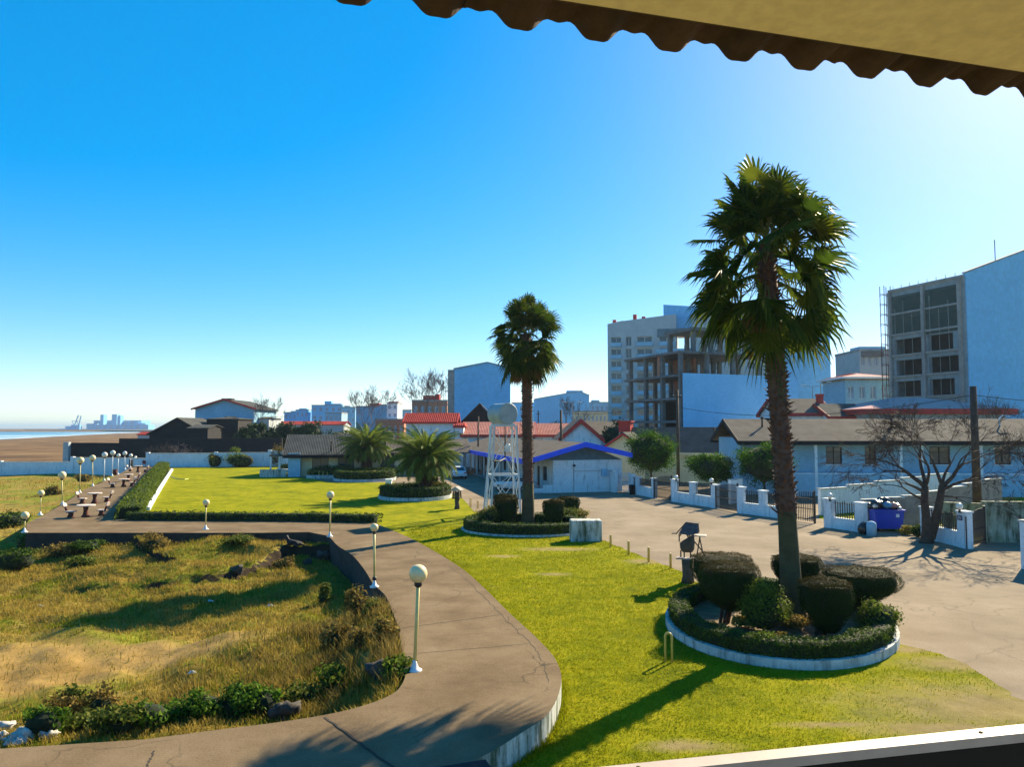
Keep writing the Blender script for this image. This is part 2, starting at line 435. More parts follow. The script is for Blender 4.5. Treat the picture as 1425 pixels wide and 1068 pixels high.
gm, nt, b = new_mat('beach_ground')
P = coords(nt)
sand = ramp(nt, noise_n(nt, P, .45, 8), [(.3, (.20,.125,.035)), (.7, (.34,.225,.075))])
dry = ramp(nt, noise_n(nt, P, 1.6, 8), [(.3, (.13,.085,.016)), (.5, (.22,.16,.028)), (.72, (.32,.235,.055))])
green = ramp(nt, noise_n(nt, P, 2.0, 8), [(.3, (.07,.09,.006)), (.7, (.20,.22,.012))])
gm1 = ramp(nt, noise_n(nt, P, .33, 6, .65), [(.46, g(0)), (.58, g(1))])
def blob(nt, P, c, sx, sy, r0=.6, r1=1.15):
    mp = N(nt, 'ShaderNodeMapping', vector_type='POINT')
    mp.inputs['Location'].default_value = (-c[0]/sx, -c[1]/sy, 0); mp.inputs['Scale'].default_value = (1/sx, 1/sy, 0)
    nt.links.new(P, mp.inputs['Vector'])
    ln = N(nt, 'ShaderNodeVectorMath', operation='LENGTH'); nt.links.new(mp.outputs[0], ln.inputs[0])
    d = math_n(nt, 'ADD', ln.outputs['Value'], math_n(nt, 'MULTIPLY', noise_n(nt, P, .9, 6, .7), .7))
    return ramp(nt, math_n(nt, 'SUBTRACT', d, .35), [(min(.99, r0/1.6), g(1)), (min(1, r1/1.6), g(0))])
veg = mixc(nt, gm1, dry, green)
sm = blob(nt, P, G(40,925,-1), 6.2, 4.6)
sm2 = blob(nt, P, G(225,905,-1), 5.0, 2.3)
sepY = N(nt, 'ShaderNodeSeparateXYZ'); nt.links.new(P, sepY.inputs[0])
farm = N(nt, 'ShaderNodeMapRange'); farm.inputs[1].default_value = 112; farm.inputs[2].default_value = 150
nt.links.new(sepY.outputs[1], farm.inputs[0])
farsand = ramp(nt, noise_n(nt, P, .045, 8, .7), [(.35, (.07,.040,.018)), (.5, (.145,.085,.036)), (.68, (.21,.14,.065))])
bs = math_n(nt, 'MAXIMUM', sm, sm2)
col = mixc(nt, bs, veg, sand)
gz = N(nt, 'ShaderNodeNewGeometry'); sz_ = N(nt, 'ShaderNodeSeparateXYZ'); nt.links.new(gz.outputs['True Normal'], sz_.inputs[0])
steep_shade = ramp(nt, sz_.outputs[2], [(.62, g(1)), (.84, g(0))])
col = mixc(nt, steep_shade, col, (.03,.021,.013))  # bare soil on steep faces, darkened to paint in the bank's shade
col = mixc(nt, farm.outputs[0], col, farsand)
nt.links.new(col, b.inputs['Base Color']); b.inputs['Roughness'].default_value = .95
b.inputs['Specular IOR Level'].default_value = .1
bump_n(nt, b, noise_n(nt, P, 6, 8, .75), .8, .06)
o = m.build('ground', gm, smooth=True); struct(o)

# sea
sm_, nt, b = new_mat('sea_water'); P = coords(nt)
sx = N(nt, 'ShaderNodeSeparateXYZ'); nt.links.new(P, sx.inputs[0])
off = math_n(nt, 'ADD', math_n(nt, 'ADD', sx.outputs[0], 203), math_n(nt, 'MULTIPLY', math_n(nt, 'SUBTRACT', sx.outputs[1], 110), .395))
off = math_n(nt, 'MULTIPLY', off, -1)          # metres out from the shore
depth = N(nt, 'ShaderNodeMapRange'); depth.inputs[1].default_value = 60; depth.inputs[2].default_value = 420
nt.links.new(off, depth.inputs[0])
col = mixc(nt, depth.outputs[0], (.10,.27,.36), (.012,.075,.17))
mp = N(nt, 'ShaderNodeMapping'); mp.inputs['Rotation'].default_value = (0,0,math.atan(.395)); mp.inputs['Scale'].default_value = (.06,.008,1)
nt.links.new(P, mp.inputs['Vector'])
fo = noise_n(nt, mp.outputs[0], 1., 6, .6)
nearm = N(nt, 'ShaderNodeMapRange'); nearm.inputs[1].default_value = 230; nearm.inputs[2].default_value = 0
nt.links.new(off, nearm.inputs[0])
fm = ramp(nt, math_n(nt, 'MULTIPLY', fo, math_n(nt, 'ADD', .55, math_n(nt, 'MULTIPLY', nearm.outputs[0], .6))), [(.52, g(0)), (.58, g(1))])
col = mixc(nt, math_n(nt, 'MULTIPLY', fm, nearm.outputs[0]), col, (.75,.78,.8))
nt.links.new(col, b.inputs['Base Color']); b.inputs['Roughness'].default_value = .35
mp2 = N(nt, 'ShaderNodeMapping'); mp2.inputs['Scale'].default_value = (.5,.15,1); nt.links.new(P, mp2.inputs['Vector'])
bump_n(nt, b, noise_n(nt, mp2.outputs[0], 1, 5), .5, .6)
m = MB(); 
m.quad((-14000,-80,-2.5), (-150,-80,-2.5), (-1500,14000,-2.5), (-14000,14000,-2.5))
struct(m.build('sea', sm_))

# ---------------------------------------------------------------- concrete path and terrace
pmz, nt, b = new_mat('path_concrete'); P = coords(nt)
col = ramp(nt, noise_n(nt, P, .5, 8, .65), [(.3, (.11,.075,.042)), (.5, (.16,.115,.067)), (.7, (.215,.16,.098))])
f2 = ramp(nt, noise_n(nt, P, 26, 4, .8), [(.3, g(.62)), (.7, g(1.2))])
col = mixc(nt, .8, col, f2, 'MULTIPLY')
vo = N(nt, 'ShaderNodeTexVoronoi', feature='DISTANCE_TO_EDGE'); vo.inputs['Scale'].default_value = .28
dv = N(nt, 'ShaderNodeVectorMath', operation='ADD'); nn_ = N(nt, 'ShaderNodeTexNoise'); nn_.inputs['Scale'].default_value = .9; nn_.inputs['Detail'].default_value = 6
nt.links.new(P, nn_.inputs['Vector']); nt.links.new(P, dv.inputs[0])
sc_ = N(nt, 'ShaderNodeVectorMath', operation='SCALE'); sc_.inputs['Scale'].default_value = 1.2; nt.links.new(nn_.outputs['Color'], sc_.inputs[0]); nt.links.new(sc_.outputs[0], dv.inputs[1])
nt.links.new(dv.outputs[0], vo.inputs['Vector'])
crack = ramp(nt, vo.outputs['Distance'], [(.0, g(1)), (.006, g(0))])
crack = math_n(nt, 'MULTIPLY', crack, ramp(nt, noise_n(nt, P, .35, 3), [(.45, g(0)), (.6, g(1))]))
col = mixc(nt, crack, col, (.05,.04,.03))
blot = ramp(nt, noise_n(nt, P, 1.3, 8, .75), [(.60, g(0)), (.74, g(1))])
col = mixc(nt, math_n(nt, 'MULTIPLY', blot, .5), col, (.09,.07,.05))
nt.links.new(col, b.inputs['Base Color']); b.inputs['Roughness'].default_value = .95; b.inputs['Specular IOR Level'].default_value = .06
bump_n(nt, b, noise_n(nt, P, 22, 8, .8), .5, .015)
MAT['path'] = pmz
def densify(L, k):
    out = []
    for i in range(len(L)-1):
        for j in range(k):
            t = j/k
            p0 = L[max(i-1,0)]; p1 = L[i]; p2 = L[i+1]; p3 = L[min(i+2, len(L)-1)]
            lin = p1.lerp(p2, t)
            if (p2-p1).length > 12 or i < 3 or i > 18: out.append(lin); continue
            q_ = .5*((2*p1) + (p2-p0)*t + (2*p0-5*p1+4*p2-p3)*t*t + (3*p1-p0-3*p2+p3)*t**3)
            out.append(q_)
    out.append(L[-1]); return out
O2, I2 = densify(OUT, 5), densify(INN, 5)
for L in (O2, I2):
    for p in L: p.z = pz(p.y)
m = MB()
NS = 6
for i in range(len(O2)-1):
    for k in range(NS):
        a0 = I2[i].lerp(O2[i], k/NS); a1 = I2[i].lerp(O2[i], (k+1)/NS)
        b0 = I2[i+1].lerp(O2[i+1], k/NS); b1 = I2[i+1].lerp(O2[i+1], (k+1)/NS)
        m.quad(a0, a1, b1, b0, 0)
    dz = Vector((0,0,-2.2)); dz2 = Vector((0,0,-1.0))
    m.quad(O2[i], O2[i+1], O2[i+1]+dz2, O2[i]+dz2, 1)
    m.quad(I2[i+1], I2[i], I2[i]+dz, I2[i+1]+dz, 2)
struct(m.build('path', [pmz, MAT['white_dirty'], pm('damp_shaded_concrete_side', (.045,.04,.034), (.02,.019,.016), 2, .95, .6, 9)], fix=False))  # inner side: damp concrete, darkened further to paint in its shade
# joints across the slabs
m = MB()
def strip(a, b, wd, wob=.02, n=14):
    d = (b-a).normalized(); s = Vector((-d.y, d.x, 0))*wd/2
    pts = []
    for i in range(n+1):
        p = a.lerp(b, i/n) + Vector((-d.y, d.x, 0))*random.uniform(-wob, wob); p.z = pz(p.y)+.005; pts.append(p)
    for i in range(n): m.quad(pts[i]-s, pts[i+1]-s, pts[i+1]+s, pts[i]+s)
for a, bb, wd in (((452,999),(560,1078),.045), ((205,1068),(214,1046),.03), ((536,824),(645,800),.02), ((552,876),(700,856),.025), ((560,912),(736,897),.018), ((500,790),(610,777),.015), ((470,757),(560,748),.015)):
    strip(GP(*a), GP(*bb), wd)
e = [O2[i].lerp(I2[i], .09) for i in range(len(O2))]
for i in range(38, 76, 4): strip(e[i], e[i+4], .016, .05, 6)
struct(m.build('path_joint', pm('joint_gap', (.05,.04,.03), (.03,.025,.02), 5, .95)))

# ---------------------------------------------------------------- lawn, road
lawnm, nt, b = new_mat('lawn'); P = coords(nt)
col = ramp(nt, noise_n(nt, P, .35, 8, .6), [(.3, (.15,.17,.003)), (.5, (.25,.255,.004)), (.7, (.32,.295,.008))])
f2 = ramp(nt, noise_n(nt, P, 12, 6, .8), [(.3, g(.45)), (.7, g(1.25))]); col = mixc(nt, .9, col, f2, 'MULTIPLY')
f3 = ramp(nt, noise_n(nt, P, 1.4, 8, .75), [(.33, (.50,.62,.5)), (.52, g(1.)), (.72, (1.18,1.02,1.6))]); col = mixc(nt, .9, col, f3, 'MULTIPLY')
dry_ = ramp(nt, noise_n(nt, P, .55, 8, .75), [(.60, g(0)), (.74, g(.55))]); col = mixc(nt, dry_, col, (.34,.27,.07))
dirt = ramp(nt, noise_n(nt, P, 2.4, 8, .7), [(.3, (.20,.145,.07)), (.7, (.34,.26,.14))])
pts_ = [((1410,985),6.2,2.9), ((1310,1015),3.6,.9), ((1330,925),2.6,1.2), ((1265,905),1.2,.6), ((985,825),1.0,1.2), ((900,782),1.6,1.2), ((775,765),3.2,1.0), ((700,775),1.4,.7), ((770,800),1.2,.6), ((1160,1010),2.0,.35), ((960,1040),1.6,.5), ((1090,870),3.2,3.2)]
msk = None
for pp, sx_, sy_ in pts_:
    q = blob(nt, P, G(*pp), sx_, sy_, .25, 1.2)
    msk = q if msk is None else math_n(nt, 'MAXIMUM', msk, q)
col = mixc(nt, math_n(nt, 'MULTIPLY', msk, .8), col, dirt)
nt.links.new(col, b.inputs['Base Color']); b.inputs['Roughness'].default_value = .95; b.inputs['Specular IOR Level'].default_value = .03
bump_n(nt, b, noise_n(nt, P, 22, 8, .8), .9, .05)
MAT['lawn'] = lawnm
LAWNPX = [(640,1300),(700,1040),(745,900),(690,840),(640,795),(590,765),(545,740),(500,728),(400,722),(200,712),(238,652),(385,651),(402,662),(440,668),(462,672),(548,672),(560,680),(640,690),(660,712),(800,738),(850,757),(900,777),(950,797),(985,820),(1100,850),(1245,895),(1300,908),(1370,938),(1440,985),(1500,1060),(1500,1300)]
_L = [G(*p) for p in LAWNPX]; LAWN = []
random.seed(19)
for i, p in enumerate(_L):                       # ragged edge where the turf meets the road
    q = _L[(i+1) % len(_L)]; L_ = (q-p).length; n_ = int(L_/.22) if 18 <= i <= 31 else 1
    sd_ = Vector((-(q-p).y, (q-p).x, 0)).normalized()
    for k in range(max(1, n_)):
        c_ = p.lerp(q, k/max(1, n_)); LAWN.append(c_ + (sd_*(.22*noise.noise(c_*1.1) + .10*noise.noise(c_*4.) + random.uniform(-.05,.05)) if n_ > 1 else Vector()))
m = MB(); m.poly([(p.x, p.y, .006) for p in LAWN])
o = m.build('lawn', lawnm, fix=False)
bm = bmesh.new(); bm.from_mesh(o.data); bmesh.ops.triangulate(bm, faces=bm.faces[:]); bm.to_mesh(o.data); bm.free()
struct(o)
roadm, nt, b = new_mat('worn_asphalt'); P = coords(nt)
col = ramp(nt, noise_n(nt, P, .3, 8, .65), [(.28, (.165,.128,.086)), (.5, (.225,.178,.124)), (.72, (.285,.232,.168))])
f2 = ramp(nt, noise_n(nt, P, 18, 5, .8), [(.3, g(.7)), (.7, g(1.15))]); col = mixc(nt, .8, col, f2, 'MULTIPLY')
vo = N(nt, 'ShaderNodeTexVoronoi', feature='DISTANCE_TO_EDGE'); vo.inputs['Scale'].default_value = .14
dv = N(nt, 'ShaderNodeVectorMath', operation='ADD'); nn_ = N(nt, 'ShaderNodeTexNoise'); nn_.inputs['Scale'].default_value = .5; nn_.inputs['Detail'].default_value = 7
nt.links.new(P, nn_.inputs['Vector']); nt.links.new(P, dv.inputs[0])
sc_ = N(nt, 'ShaderNodeVectorMath', operation='SCALE'); sc_.inputs['Scale'].default_value = 2.5; nt.links.new(nn_.outputs['Color'], sc_.inputs[0]); nt.links.new(sc_.outputs[0], dv.inputs[1])
nt.links.new(dv.outputs[0], vo.inputs['Vector'])
col = mixc(nt, ramp(nt, vo.outputs['Distance'], [(0., g(.5)), (.005, g(0))]), col, (.09,.07,.05))
st = ramp(nt, noise_n(nt, P, .16, 8, .75), [(.52, g(0)), (.66, g(.5))])
col = mixc(nt, st, col, (.14,.115,.085))
nt.links.new(col, b.inputs['Base Color']); b.inputs['Roughness'].default_value = .95; b.inputs['Specular IOR Level'].default_value = .08
bump_n(nt, b, noise_n(nt, P, 9, 8, .75), .4, .03)
m = MB(); m.poly([(-26,118,0),(70,118,0),(90,60,0),(60,2,0),(8,2,0),(8,22,0),(-1,42,0),(-4,60,0),(-12,72,0),(-26,80,0)])
struct(m.build('road', roadm))
# rough grass in the gardens behind the walls
gl = [G(*p) for p in ((1140,722),(1200,735),(1290,745),(1345,757),(1425,752),(1500,740),(1500,690),(1225,690),(1140,700))]
m = MB(); m.poly([(p.x, p.y, .006) for p in gl]); struct(m.build('garden_lawn', lawnm))

# ---------------------------------------------------------------- far land, haze
m = MB()
hd = [(90,2600),(60,2100),(-300,1750),(-700,1500),(-1010,1750),(-1500,2300),(-1560,2900),(-800,3300),(200,3200)]
m.prism([(p[0]-0, p[1]) for p in hd], -3.5, 1.5)
struct(m.build('headland', pm('far_shore', (.16,.13,.09), (.1,.09,.06), .01, .95)))
if HAZE > 0:
    hz, nt, b = new_mat('haze_air'); nt.nodes.remove(b)
    v = N(nt, 'ShaderNodeVolumePrincipled'); v.inputs['Density'].default_value = HAZE
    v.inputs['Color'].default_value = (.42,.57,.74,1); v.inputs['Anisotropy'].default_value = .3
    nt.links.new(v.outputs[0], nt.nodes['Material Output'].inputs['Volume'])
    m = MB(); m.box(-13000, 10000, -90, 15000, -12, 62)
    o = m.build('haze', hz); struct(o, 'stuff')

# ---------------------------------------------------------------- plants: shared builders
def rvec(n):
    v = rng.normal(size=(n,3)); return v/np.linalg.norm(v, axis=1, keepdims=True)
def leaf_quads(P, nrm, size, aspect=1.6, tilt=.7):
    "small pointed leaves at P, facing roughly nrm"
    n = len(P)
    nn = nrm + rvec(n)*tilt; nn /= np.linalg.norm(nn, axis=1, keepdims=True)
    t = np.cross(nn, rvec(n)); t /= np.linalg.norm(t, axis=1, keepdims=True) + 1e-9
    s = np.cross(nn, t)
    L = (size * rng.uniform(.6, 1.3, n))[:, None]; W = L/aspect/2
    a = P - t*L/2; c = P + t*L/2; b = P + s*W - t*L*.05; d = P - s*W - t*L*.05
    return np.stack([a, b, c, d], 1)
def blob_pts(n, c, r, jitter=.12, shell=.35):
    v = rvec(n); k = 1 - shell*rng.uniform(0, 1, n)**1.7
    k = k*(1 + jitter*rng.normal(size=n))
    return np.asarray(c) + v*np.asarray(r)*k[:, None], v
def clump_crown(mb, centers, radii, per, size, mi=0, tilt=.8, aspect=1.7):
    for c, r in zip(centers, radii):
        p, v = blob_pts(per, c, (r, r, r*.85), .1, .8)
        mb.np(leaf_quads(p, v, size, aspect, tilt), mi)
def superell(n, rx, ry, rz, e=2.6, zc=0.):
    "points and normals on a rounded box"
    v = rvec(n)
    k = (np.abs(v[:,0])**e + np.abs(v[:,1])**e + np.abs(v[:,2])**e)**(-1/e)
    p = v*k[:,None]*np.array([rx, ry, rz]); p[:,2] += zc
    nr = np.sign(v)*np.abs(v*k[:,None])**(e-1)/np.array([rx, ry, rz]); nr /= np.linalg.norm(nr, axis=1, keepdims=True)
    return p, nr
def sup_core(mb, rx, ry, rz, zc, e=2.6, mi=0, n=14):
    verts = []; faces = []
    for i in range(n+1):
        th = math.pi*i/n
        for k in range(2*n):
            ph = math.pi*k/n
            v = np.array([math.sin(th)*math.cos(ph), math.sin(th)*math.sin(ph), math.cos(th)])
            q = (abs(v[0])**e + abs(v[1])**e + abs(v[2])**e)**(-1/e)
            verts.append((v[0]*q*rx, v[1]*q*ry, v[2]*q*rz+zc))
    for i in range(n):
        for k in range(2*n):
            k2 = (k+1) % (2*n); faces.append((i*2*n+k, (i+1)*2*n+k, (i+1)*2*n+k2, i*2*n+k2))
    mb.add(verts, faces, mi)
LF = {}
LF['palm'] = leafm('fan_palm_leaf', (.020,.046,.005), (.045,.080,.008), (.11,.13,.012), .46, .5)
LF['palmdead'] = leafm('dead_fan_leaf', (.16,.075,.025), (.26,.13,.045), None, .3, .8)
LF['date'] = leafm('date_palm_leaf', (.05,.10,.010), (.11,.17,.018), (.20,.22,.03), .42, .6)
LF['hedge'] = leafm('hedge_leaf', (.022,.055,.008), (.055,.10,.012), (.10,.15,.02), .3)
LF['hedge_lit'] = leafm('sunlit_hedge_leaf', (.05,.085,.010), (.11,.16,.018), (.18,.22,.03), .4)  # lighter copy of the hedge leaf with sunlight put into its colour
LF['yew'] = leafm('yew_leaf', (.006,.022,.003), (.013,.038,.004), (.022,.048,.006), .2, .7, spec=.04, brown=(.038,.034,.006))
LF['citrus'] = leafm('citrus_leaf', (.014,.055,.005), (.035,.105,.007), (.10,.20,.012), .42, .6, spec=.03)
LF['shrub'] = leafm('shrub_leaf', (.045,.08,.010), (.10,.13,.02), (.20,.20,.04), .35)
LF['yellow'] = leafm('yellow_green_leaf', (.12,.13,.02), (.25,.22,.04), (.36,.27,.07), .4)
LF['weed'] = leafm('bright_weed_leaf', (.035,.09,.010), (.08,.16,.015), (.14,.22,.02), .4)
LF['brownweed'] = leafm('brown_weed', (.13,.085,.022), (.21,.15,.038), (.29,.22,.06), .3, .8)
LF['conifer'] = leafm('conifer_leaf', (.018,.045,.014), (.04,.075,.02), None, .2)
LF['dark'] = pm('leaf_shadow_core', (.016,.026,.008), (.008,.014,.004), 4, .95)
LF['straw'] = leafm('dry_grass_blade', (.20,.135,.022), (.33,.24,.045), (.44,.33,.08), .4, .8, spec=.03)
LF['olive'] = leafm('olive_grass_blade', (.10,.12,.006), (.18,.195,.010), (.27,.26,.02), .4, .8, spec=.03)
LF['lawn'] = leafm('lawn_blade', (.16,.19,.003), (.27,.285,.005), (.36,.34,.012), .4, .8, spec=.03)

def blades(P, h, wdt, lean=.5, bend=.35):
    "bent two-segment grass blades as quads + tip"
    n = len(P); a = rng.uniform(0, 2*math.pi, n)
    dirv = np.stack([np.cos(a), np.sin(a), np.zeros(n)], 1); side = np.stack([-np.sin(a), np.cos(a), np.zeros(n)], 1)
    H = (h*rng.uniform(.5, 1.3, n))[:, None]; W = (wdt*rng.uniform(.7, 1.3, n))[:, None]
    le = (lean*rng.uniform(.2, 1, n))[:, None]; up = np.array([0, 0, 1.])
    m1 = P + up*H*.6 + dirv*H*le*.45; tp = P + up*H + dirv*H*(le + bend*rng.uniform(0, 1, n)[:, None])
    q1 = np.stack([P - side*W/2, P + side*W/2, m1 + side*W*.35, m1 - side*W*.35], 1)
    q2 = np.stack([m1 - side*W*.35, m1 + side*W*.35, tp + side*W*.04, tp - side*W*.04], 1)
    return q1, q2

def fan_leaf(mb, base, d, up, pet, Rf, nseg=24, spread=115, droop=.3, mi=0, stem_mi=1, roll=None):
    d = Vector(d).normalized(); up = Vector(up); s = d.cross(up).normalized(); nn = s.cross(d).normalized()
    hub = base + d*pet - Vector((0,0,1))*pet*.06
    if roll is not None:
        s = Matrix.Rotation(roll[0], 3, d) @ s; d = (Matrix.Rotation(roll[1], 3, s) @ d).normalized(); nn = s.cross(d).normalized()
        if nn.z < 0 and abs(roll[0]) < 1.2: pass
    mb.bar(base, hub, .035, .02, stem_mi)
    pts = []
    for j in range(nseg+1):
        a = R(-spread + 2*spread*j/nseg)
        rad = d*math.cos(a) + s*math.sin(a)
        fold = (.012 if j % 2 else -.012)*3
        k = Rf*(.40 + .05*math.cos(a))
        p = hub + rad*k + nn*(fold + .10*k*(1-math.cos(a*.9))) - Vector((0,0,1))*droop*.25*k
        pts.append(p)
    V = [hub] + pts; Fc = [(0, j+1, j+2) for j in range(nseg)]
    for j in range(nseg):
        a = R(-spread + 2*spread*(j+.5)/nseg)
        rad = d*math.cos(a) + s*math.sin(a)
        L = Rf*random.uniform(.84, 1.12)*(.86 + .14*math.cos(a))
        midp = (pts[j]+pts[j+1])/2; wv = (pts[j+1]-pts[j])
        m1 = midp + rad*(L-Rf*.40)*.55 - Vector((0,0,1))*droop*random.uniform(.2,.5)*Rf*.22 + wv*random.uniform(-.2,.2)
        tip = m1 + rad*(L-Rf*.40)*.40 - Vector((0,0,1))*droop*random.uniform(.4,1.3)*Rf*.34 + wv*random.uniform(-.4,.4)
        b0 = len(V); V += [pts[j]+wv*.02, pts[j+1]-wv*.02, m1+wv*.34, m1-wv*.34, tip]
        Fc += [(b0, b0+1, b0+2, b0+3), (b0+3, b0+2, b0+4)]
    mb.add(V, Fc, mi)

def fan_palm(label, base, height, crown_h, nleaf, pet, Rf, r0, r1, lean, bare, skirt, seed, px_boot=.16):
    random.seed(seed)
    t = thing('fan_palm', label, 'palm tree', base)
    top = Vector((lean[0], lean[1], height))
    def axis_(z): u = z/height; return Vector((lean[0]*u**1.3, lean[1]*u**1.3, z))
    m = MB(); zs = [-.1, .05, .3, .8, 1.6, 2.6, bare, bare+.25, height*.6, height*.8, height]
    rr = [r0*1.45, r0*1.3, r0*1.1, r0*1.0, r0*.95, r0*.88, r0*.86, r1*.82, r1*.8, r1*.8, r1*.7]
    m.tube([axis_(max(z, -.1)) if z > 0 else Vector((0,0,z)) for z in zs], rr, 18)
    m.tube([axis_(bare-.1), axis_(bare+.4), axis_(height*.75), axis_(height)], [r1*.80, r1*.86, r1*.84, r1*.76], 18, 1)
    m.build('trunk', [MAT['palmtrunk'], MAT['palmboot']], t, True)
    m = MB(); z = bare
    while z < height:                             # old leaf bases
        nb = 9
        for k in range(nb):
            a = 2*math.pi*(k + random.uniform(-.25,.25) + (z*7.3))/nb
            c = axis_(z + random.uniform(-.05,.05)); rad = Vector((math.cos(a), math.sin(a), 0)); tn = Vector((-math.sin(a), math.cos(a), 0))
            L = px_boot*random.uniform(.6, 1.9) if random.random() < .92 else px_boot*3.2
            r = r1*.76; up = random.uniform(.3, .95); wv = tn*random.uniform(.05,.09)
            b0 = c + rad*r; e = c + rad*(r + L*.8) + Vector((0,0,L*up))
            m.add([b0-wv, b0+wv, b0+Vector((0,0,.10))+rad*.03, e-wv*.4, e+wv*.4], [(0,1,4,3), (1,2,4), (2,0,3), (2,3,4)])
        z += .15
    m.build('leaf_bases', MAT['palmboot'], t, fix=False)
    m = MB(); c0 = axis_(height)
    for i in range(nleaf):
        u = (i+.5)/nleaf
        el = R(74 - 126*u**1.0 + random.gauss(0, 11)); az = i*2.39996 + random.uniform(-.25,.25)
        d = Vector((math.cos(az)*math.cos(el), math.sin(az)*math.cos(el), math.sin(el)))
        b0 = c0 + Vector((0,0, .55 - u*crown_h*.42 + random.uniform(-.3,.3))) + Vector((math.cos(az), math.sin(az), 0))*.15
        ph = pet*(1.0 - .12*u)*random.uniform(.72,1.14)
        upv = Vector((0,0,1)) if abs(d.z) < .93 else Vector((math.cos(az+1.5), math.sin(az+1.5), 0))
        fan_leaf(m, b0, d, upv, ph, Rf*random.uniform(.74,1.14), 32, random.uniform(95,118), .45 + .6*u, roll=(random.gauss(0,.75), -random.uniform(-.1,.5)*(1 if u > .2 else .25)))
    for i in range(18):                            # young upright leaves in the heart
        el = R(random.uniform(20, 72)); az = i*2.39996 + 1; d = Vector((math.cos(az)*math.cos(el), math.sin(az)*math.cos(el), math.sin(el)))
        fan_leaf(m, c0 + Vector((0,0,.2)), d, Vector((math.cos(az+1.5)*.8, math.sin(az+1.5)*.8, .6)), pet*random.uniform(.25,.7), Rf*random.uniform(.7,1.0), 26, random.uniform(60,100), .35, roll=(random.gauss(0,.8), 0))
    m.build('crown', [LF['palm'], LF['stem']], t, fix=False)
    if skirt:
        m = MB()
        for i in range(skirt[0]):
            az = random.uniform(0, 2*math.pi) if skirt[1] is None else random.gauss(skirt[1], .5)
            el = R(-random.uniform(62, 84)); d = Vector((math.cos(az)*math.cos(el), math.sin(az)*math.cos(el), math.sin(el)))
            b0 = c0 + Vector((0,0,-crown_h*random.uniform(.16,.36))) + Vector((math.cos(az), math.sin(az), 0))*r1*.8
            fan_leaf(m, b0, d, Vector((math.cos(az), math.sin(az), .2)), pet*.62, Rf*.8, 14, 42, .5)
        m.build('dead_fronds', [LF['palmdead'], LF['palmdead']], t, fix=False)
    return t
LF['stem'] = pm('petiole', (.14,.15,.03), (.10,.11,.025), 4, .6)
MAT['palmtrunk'] = pm('palm_trunk', (.085,.070,.030), (.05,.045,.018), 2.5, .9, .7, 24, dist=.03)
MAT['palmboot'] = pm('palm_leaf_base', (.13,.062,.040), (.06,.032,.024), 6, .85, .4, 25)

def date_palm(label, base, trunk_h, r, nfr, L, seed):
    random.seed(seed); t = thing('date_palm', label, 'palm tree', base)
    m = MB(); m.tube([(0,0,-.1), (0,0,.2), (0,0,trunk_h*.5), (0,0,trunk_h), (0,0,trunk_h+.3)], [r*1.15, r, r*.95, r*1.1, r*.5], 14)
    z = .15
    while z < trunk_h + .1:
        for k in range(11):
            a = 2*math.pi*(k + (z*5.1))/11; rad = Vector((math.cos(a), math.sin(a), 0)); tn = Vector((-math.sin(a), math.cos(a), 0))
            b0 = rad*r*.9 + Vector((0,0,z)); e = rad*(r*1.3) + Vector((0,0,z+.2)); wv = tn*.09
            m.add([b0-wv, b0+wv, b0+Vector((0,0,.18)), e-wv*.5, e+wv*.5], [(0,1,4,3), (1,2,4), (2,0,3), (2,3,4)])
        z += .17
    m.build('trunk', MAT['palmboot'], t, fix=False)
    m = MB(); c0 = Vector((0,0,trunk_h+.15))
    for i in range(nfr):
        u = (i+.5)/nfr; el = R(84 - 88*u + random.uniform(-7,7)); az = i*2.39996
        dh = Vector((math.cos(az), math.sin(az), 0)); ln = L*random.uniform(.85,1.08)*(.8+.2*math.sin(math.pi*min(1,u+.2)))
        pts = []; p = c0 + dh*.15; e = el; n = 14
        for k in range(n+1):
            pts.append(p.copy()); p = p + (dh*math.cos(e) + Vector((0,0,math.sin(e))))*ln/n; e -= R(5.4 + 3.4*(1-math.sin(max(el,0))))*(.5+1.0*k/n)
        m.tube(pts, [.035*(1-.8*k/n) for k in range(n+1)], 4, 1, False)
        sd = Vector((-math.sin(az), math.cos(az), 0)); qs = []
        for k in range(2*n*2):
            f = .14 + .86*k/(2*n*2); x = f*n; i0 = min(int(x), n-1); q0 = pts[i0].lerp(pts[i0+1], x-i0); dd = (pts[i0+1]-pts[i0]).normalized()
            ll = L*.17*math.sin(math.pi*min(1, f*.85+.12))*random.uniform(.8,1.15); nn = sd.cross(dd)
            for sg in (-1, 1):
                v = (sd*sg*.8 + dd*.65 + nn*.35*random.uniform(.6,1.2)).normalized()*ll - Vector((0,0,ll*.22)); wv = dd*.028
                qs.append([q0-wv, q0+wv, q0+v+wv*.3, q0+v-wv*.3])
        m.np([[tuple(a) for a in q_] for q_ in qs], 0)
    m.build('crown', [LF['date'], LF['stem']], t, fix=False)
    if True:
        m = MB()
        for i in range(10):
            az = random.uniform(0, 6.28); p, v = blob_pts(30, (math.cos(az)*r*1.3, math.sin(az)*r*1.3, trunk_h-.15), (.16,.16,.3), .1, .8); m.np(leaf_quads(p, v, .12))
        m.build('fruit_stalks', LF['yellow'], t, fix=False)
    return t

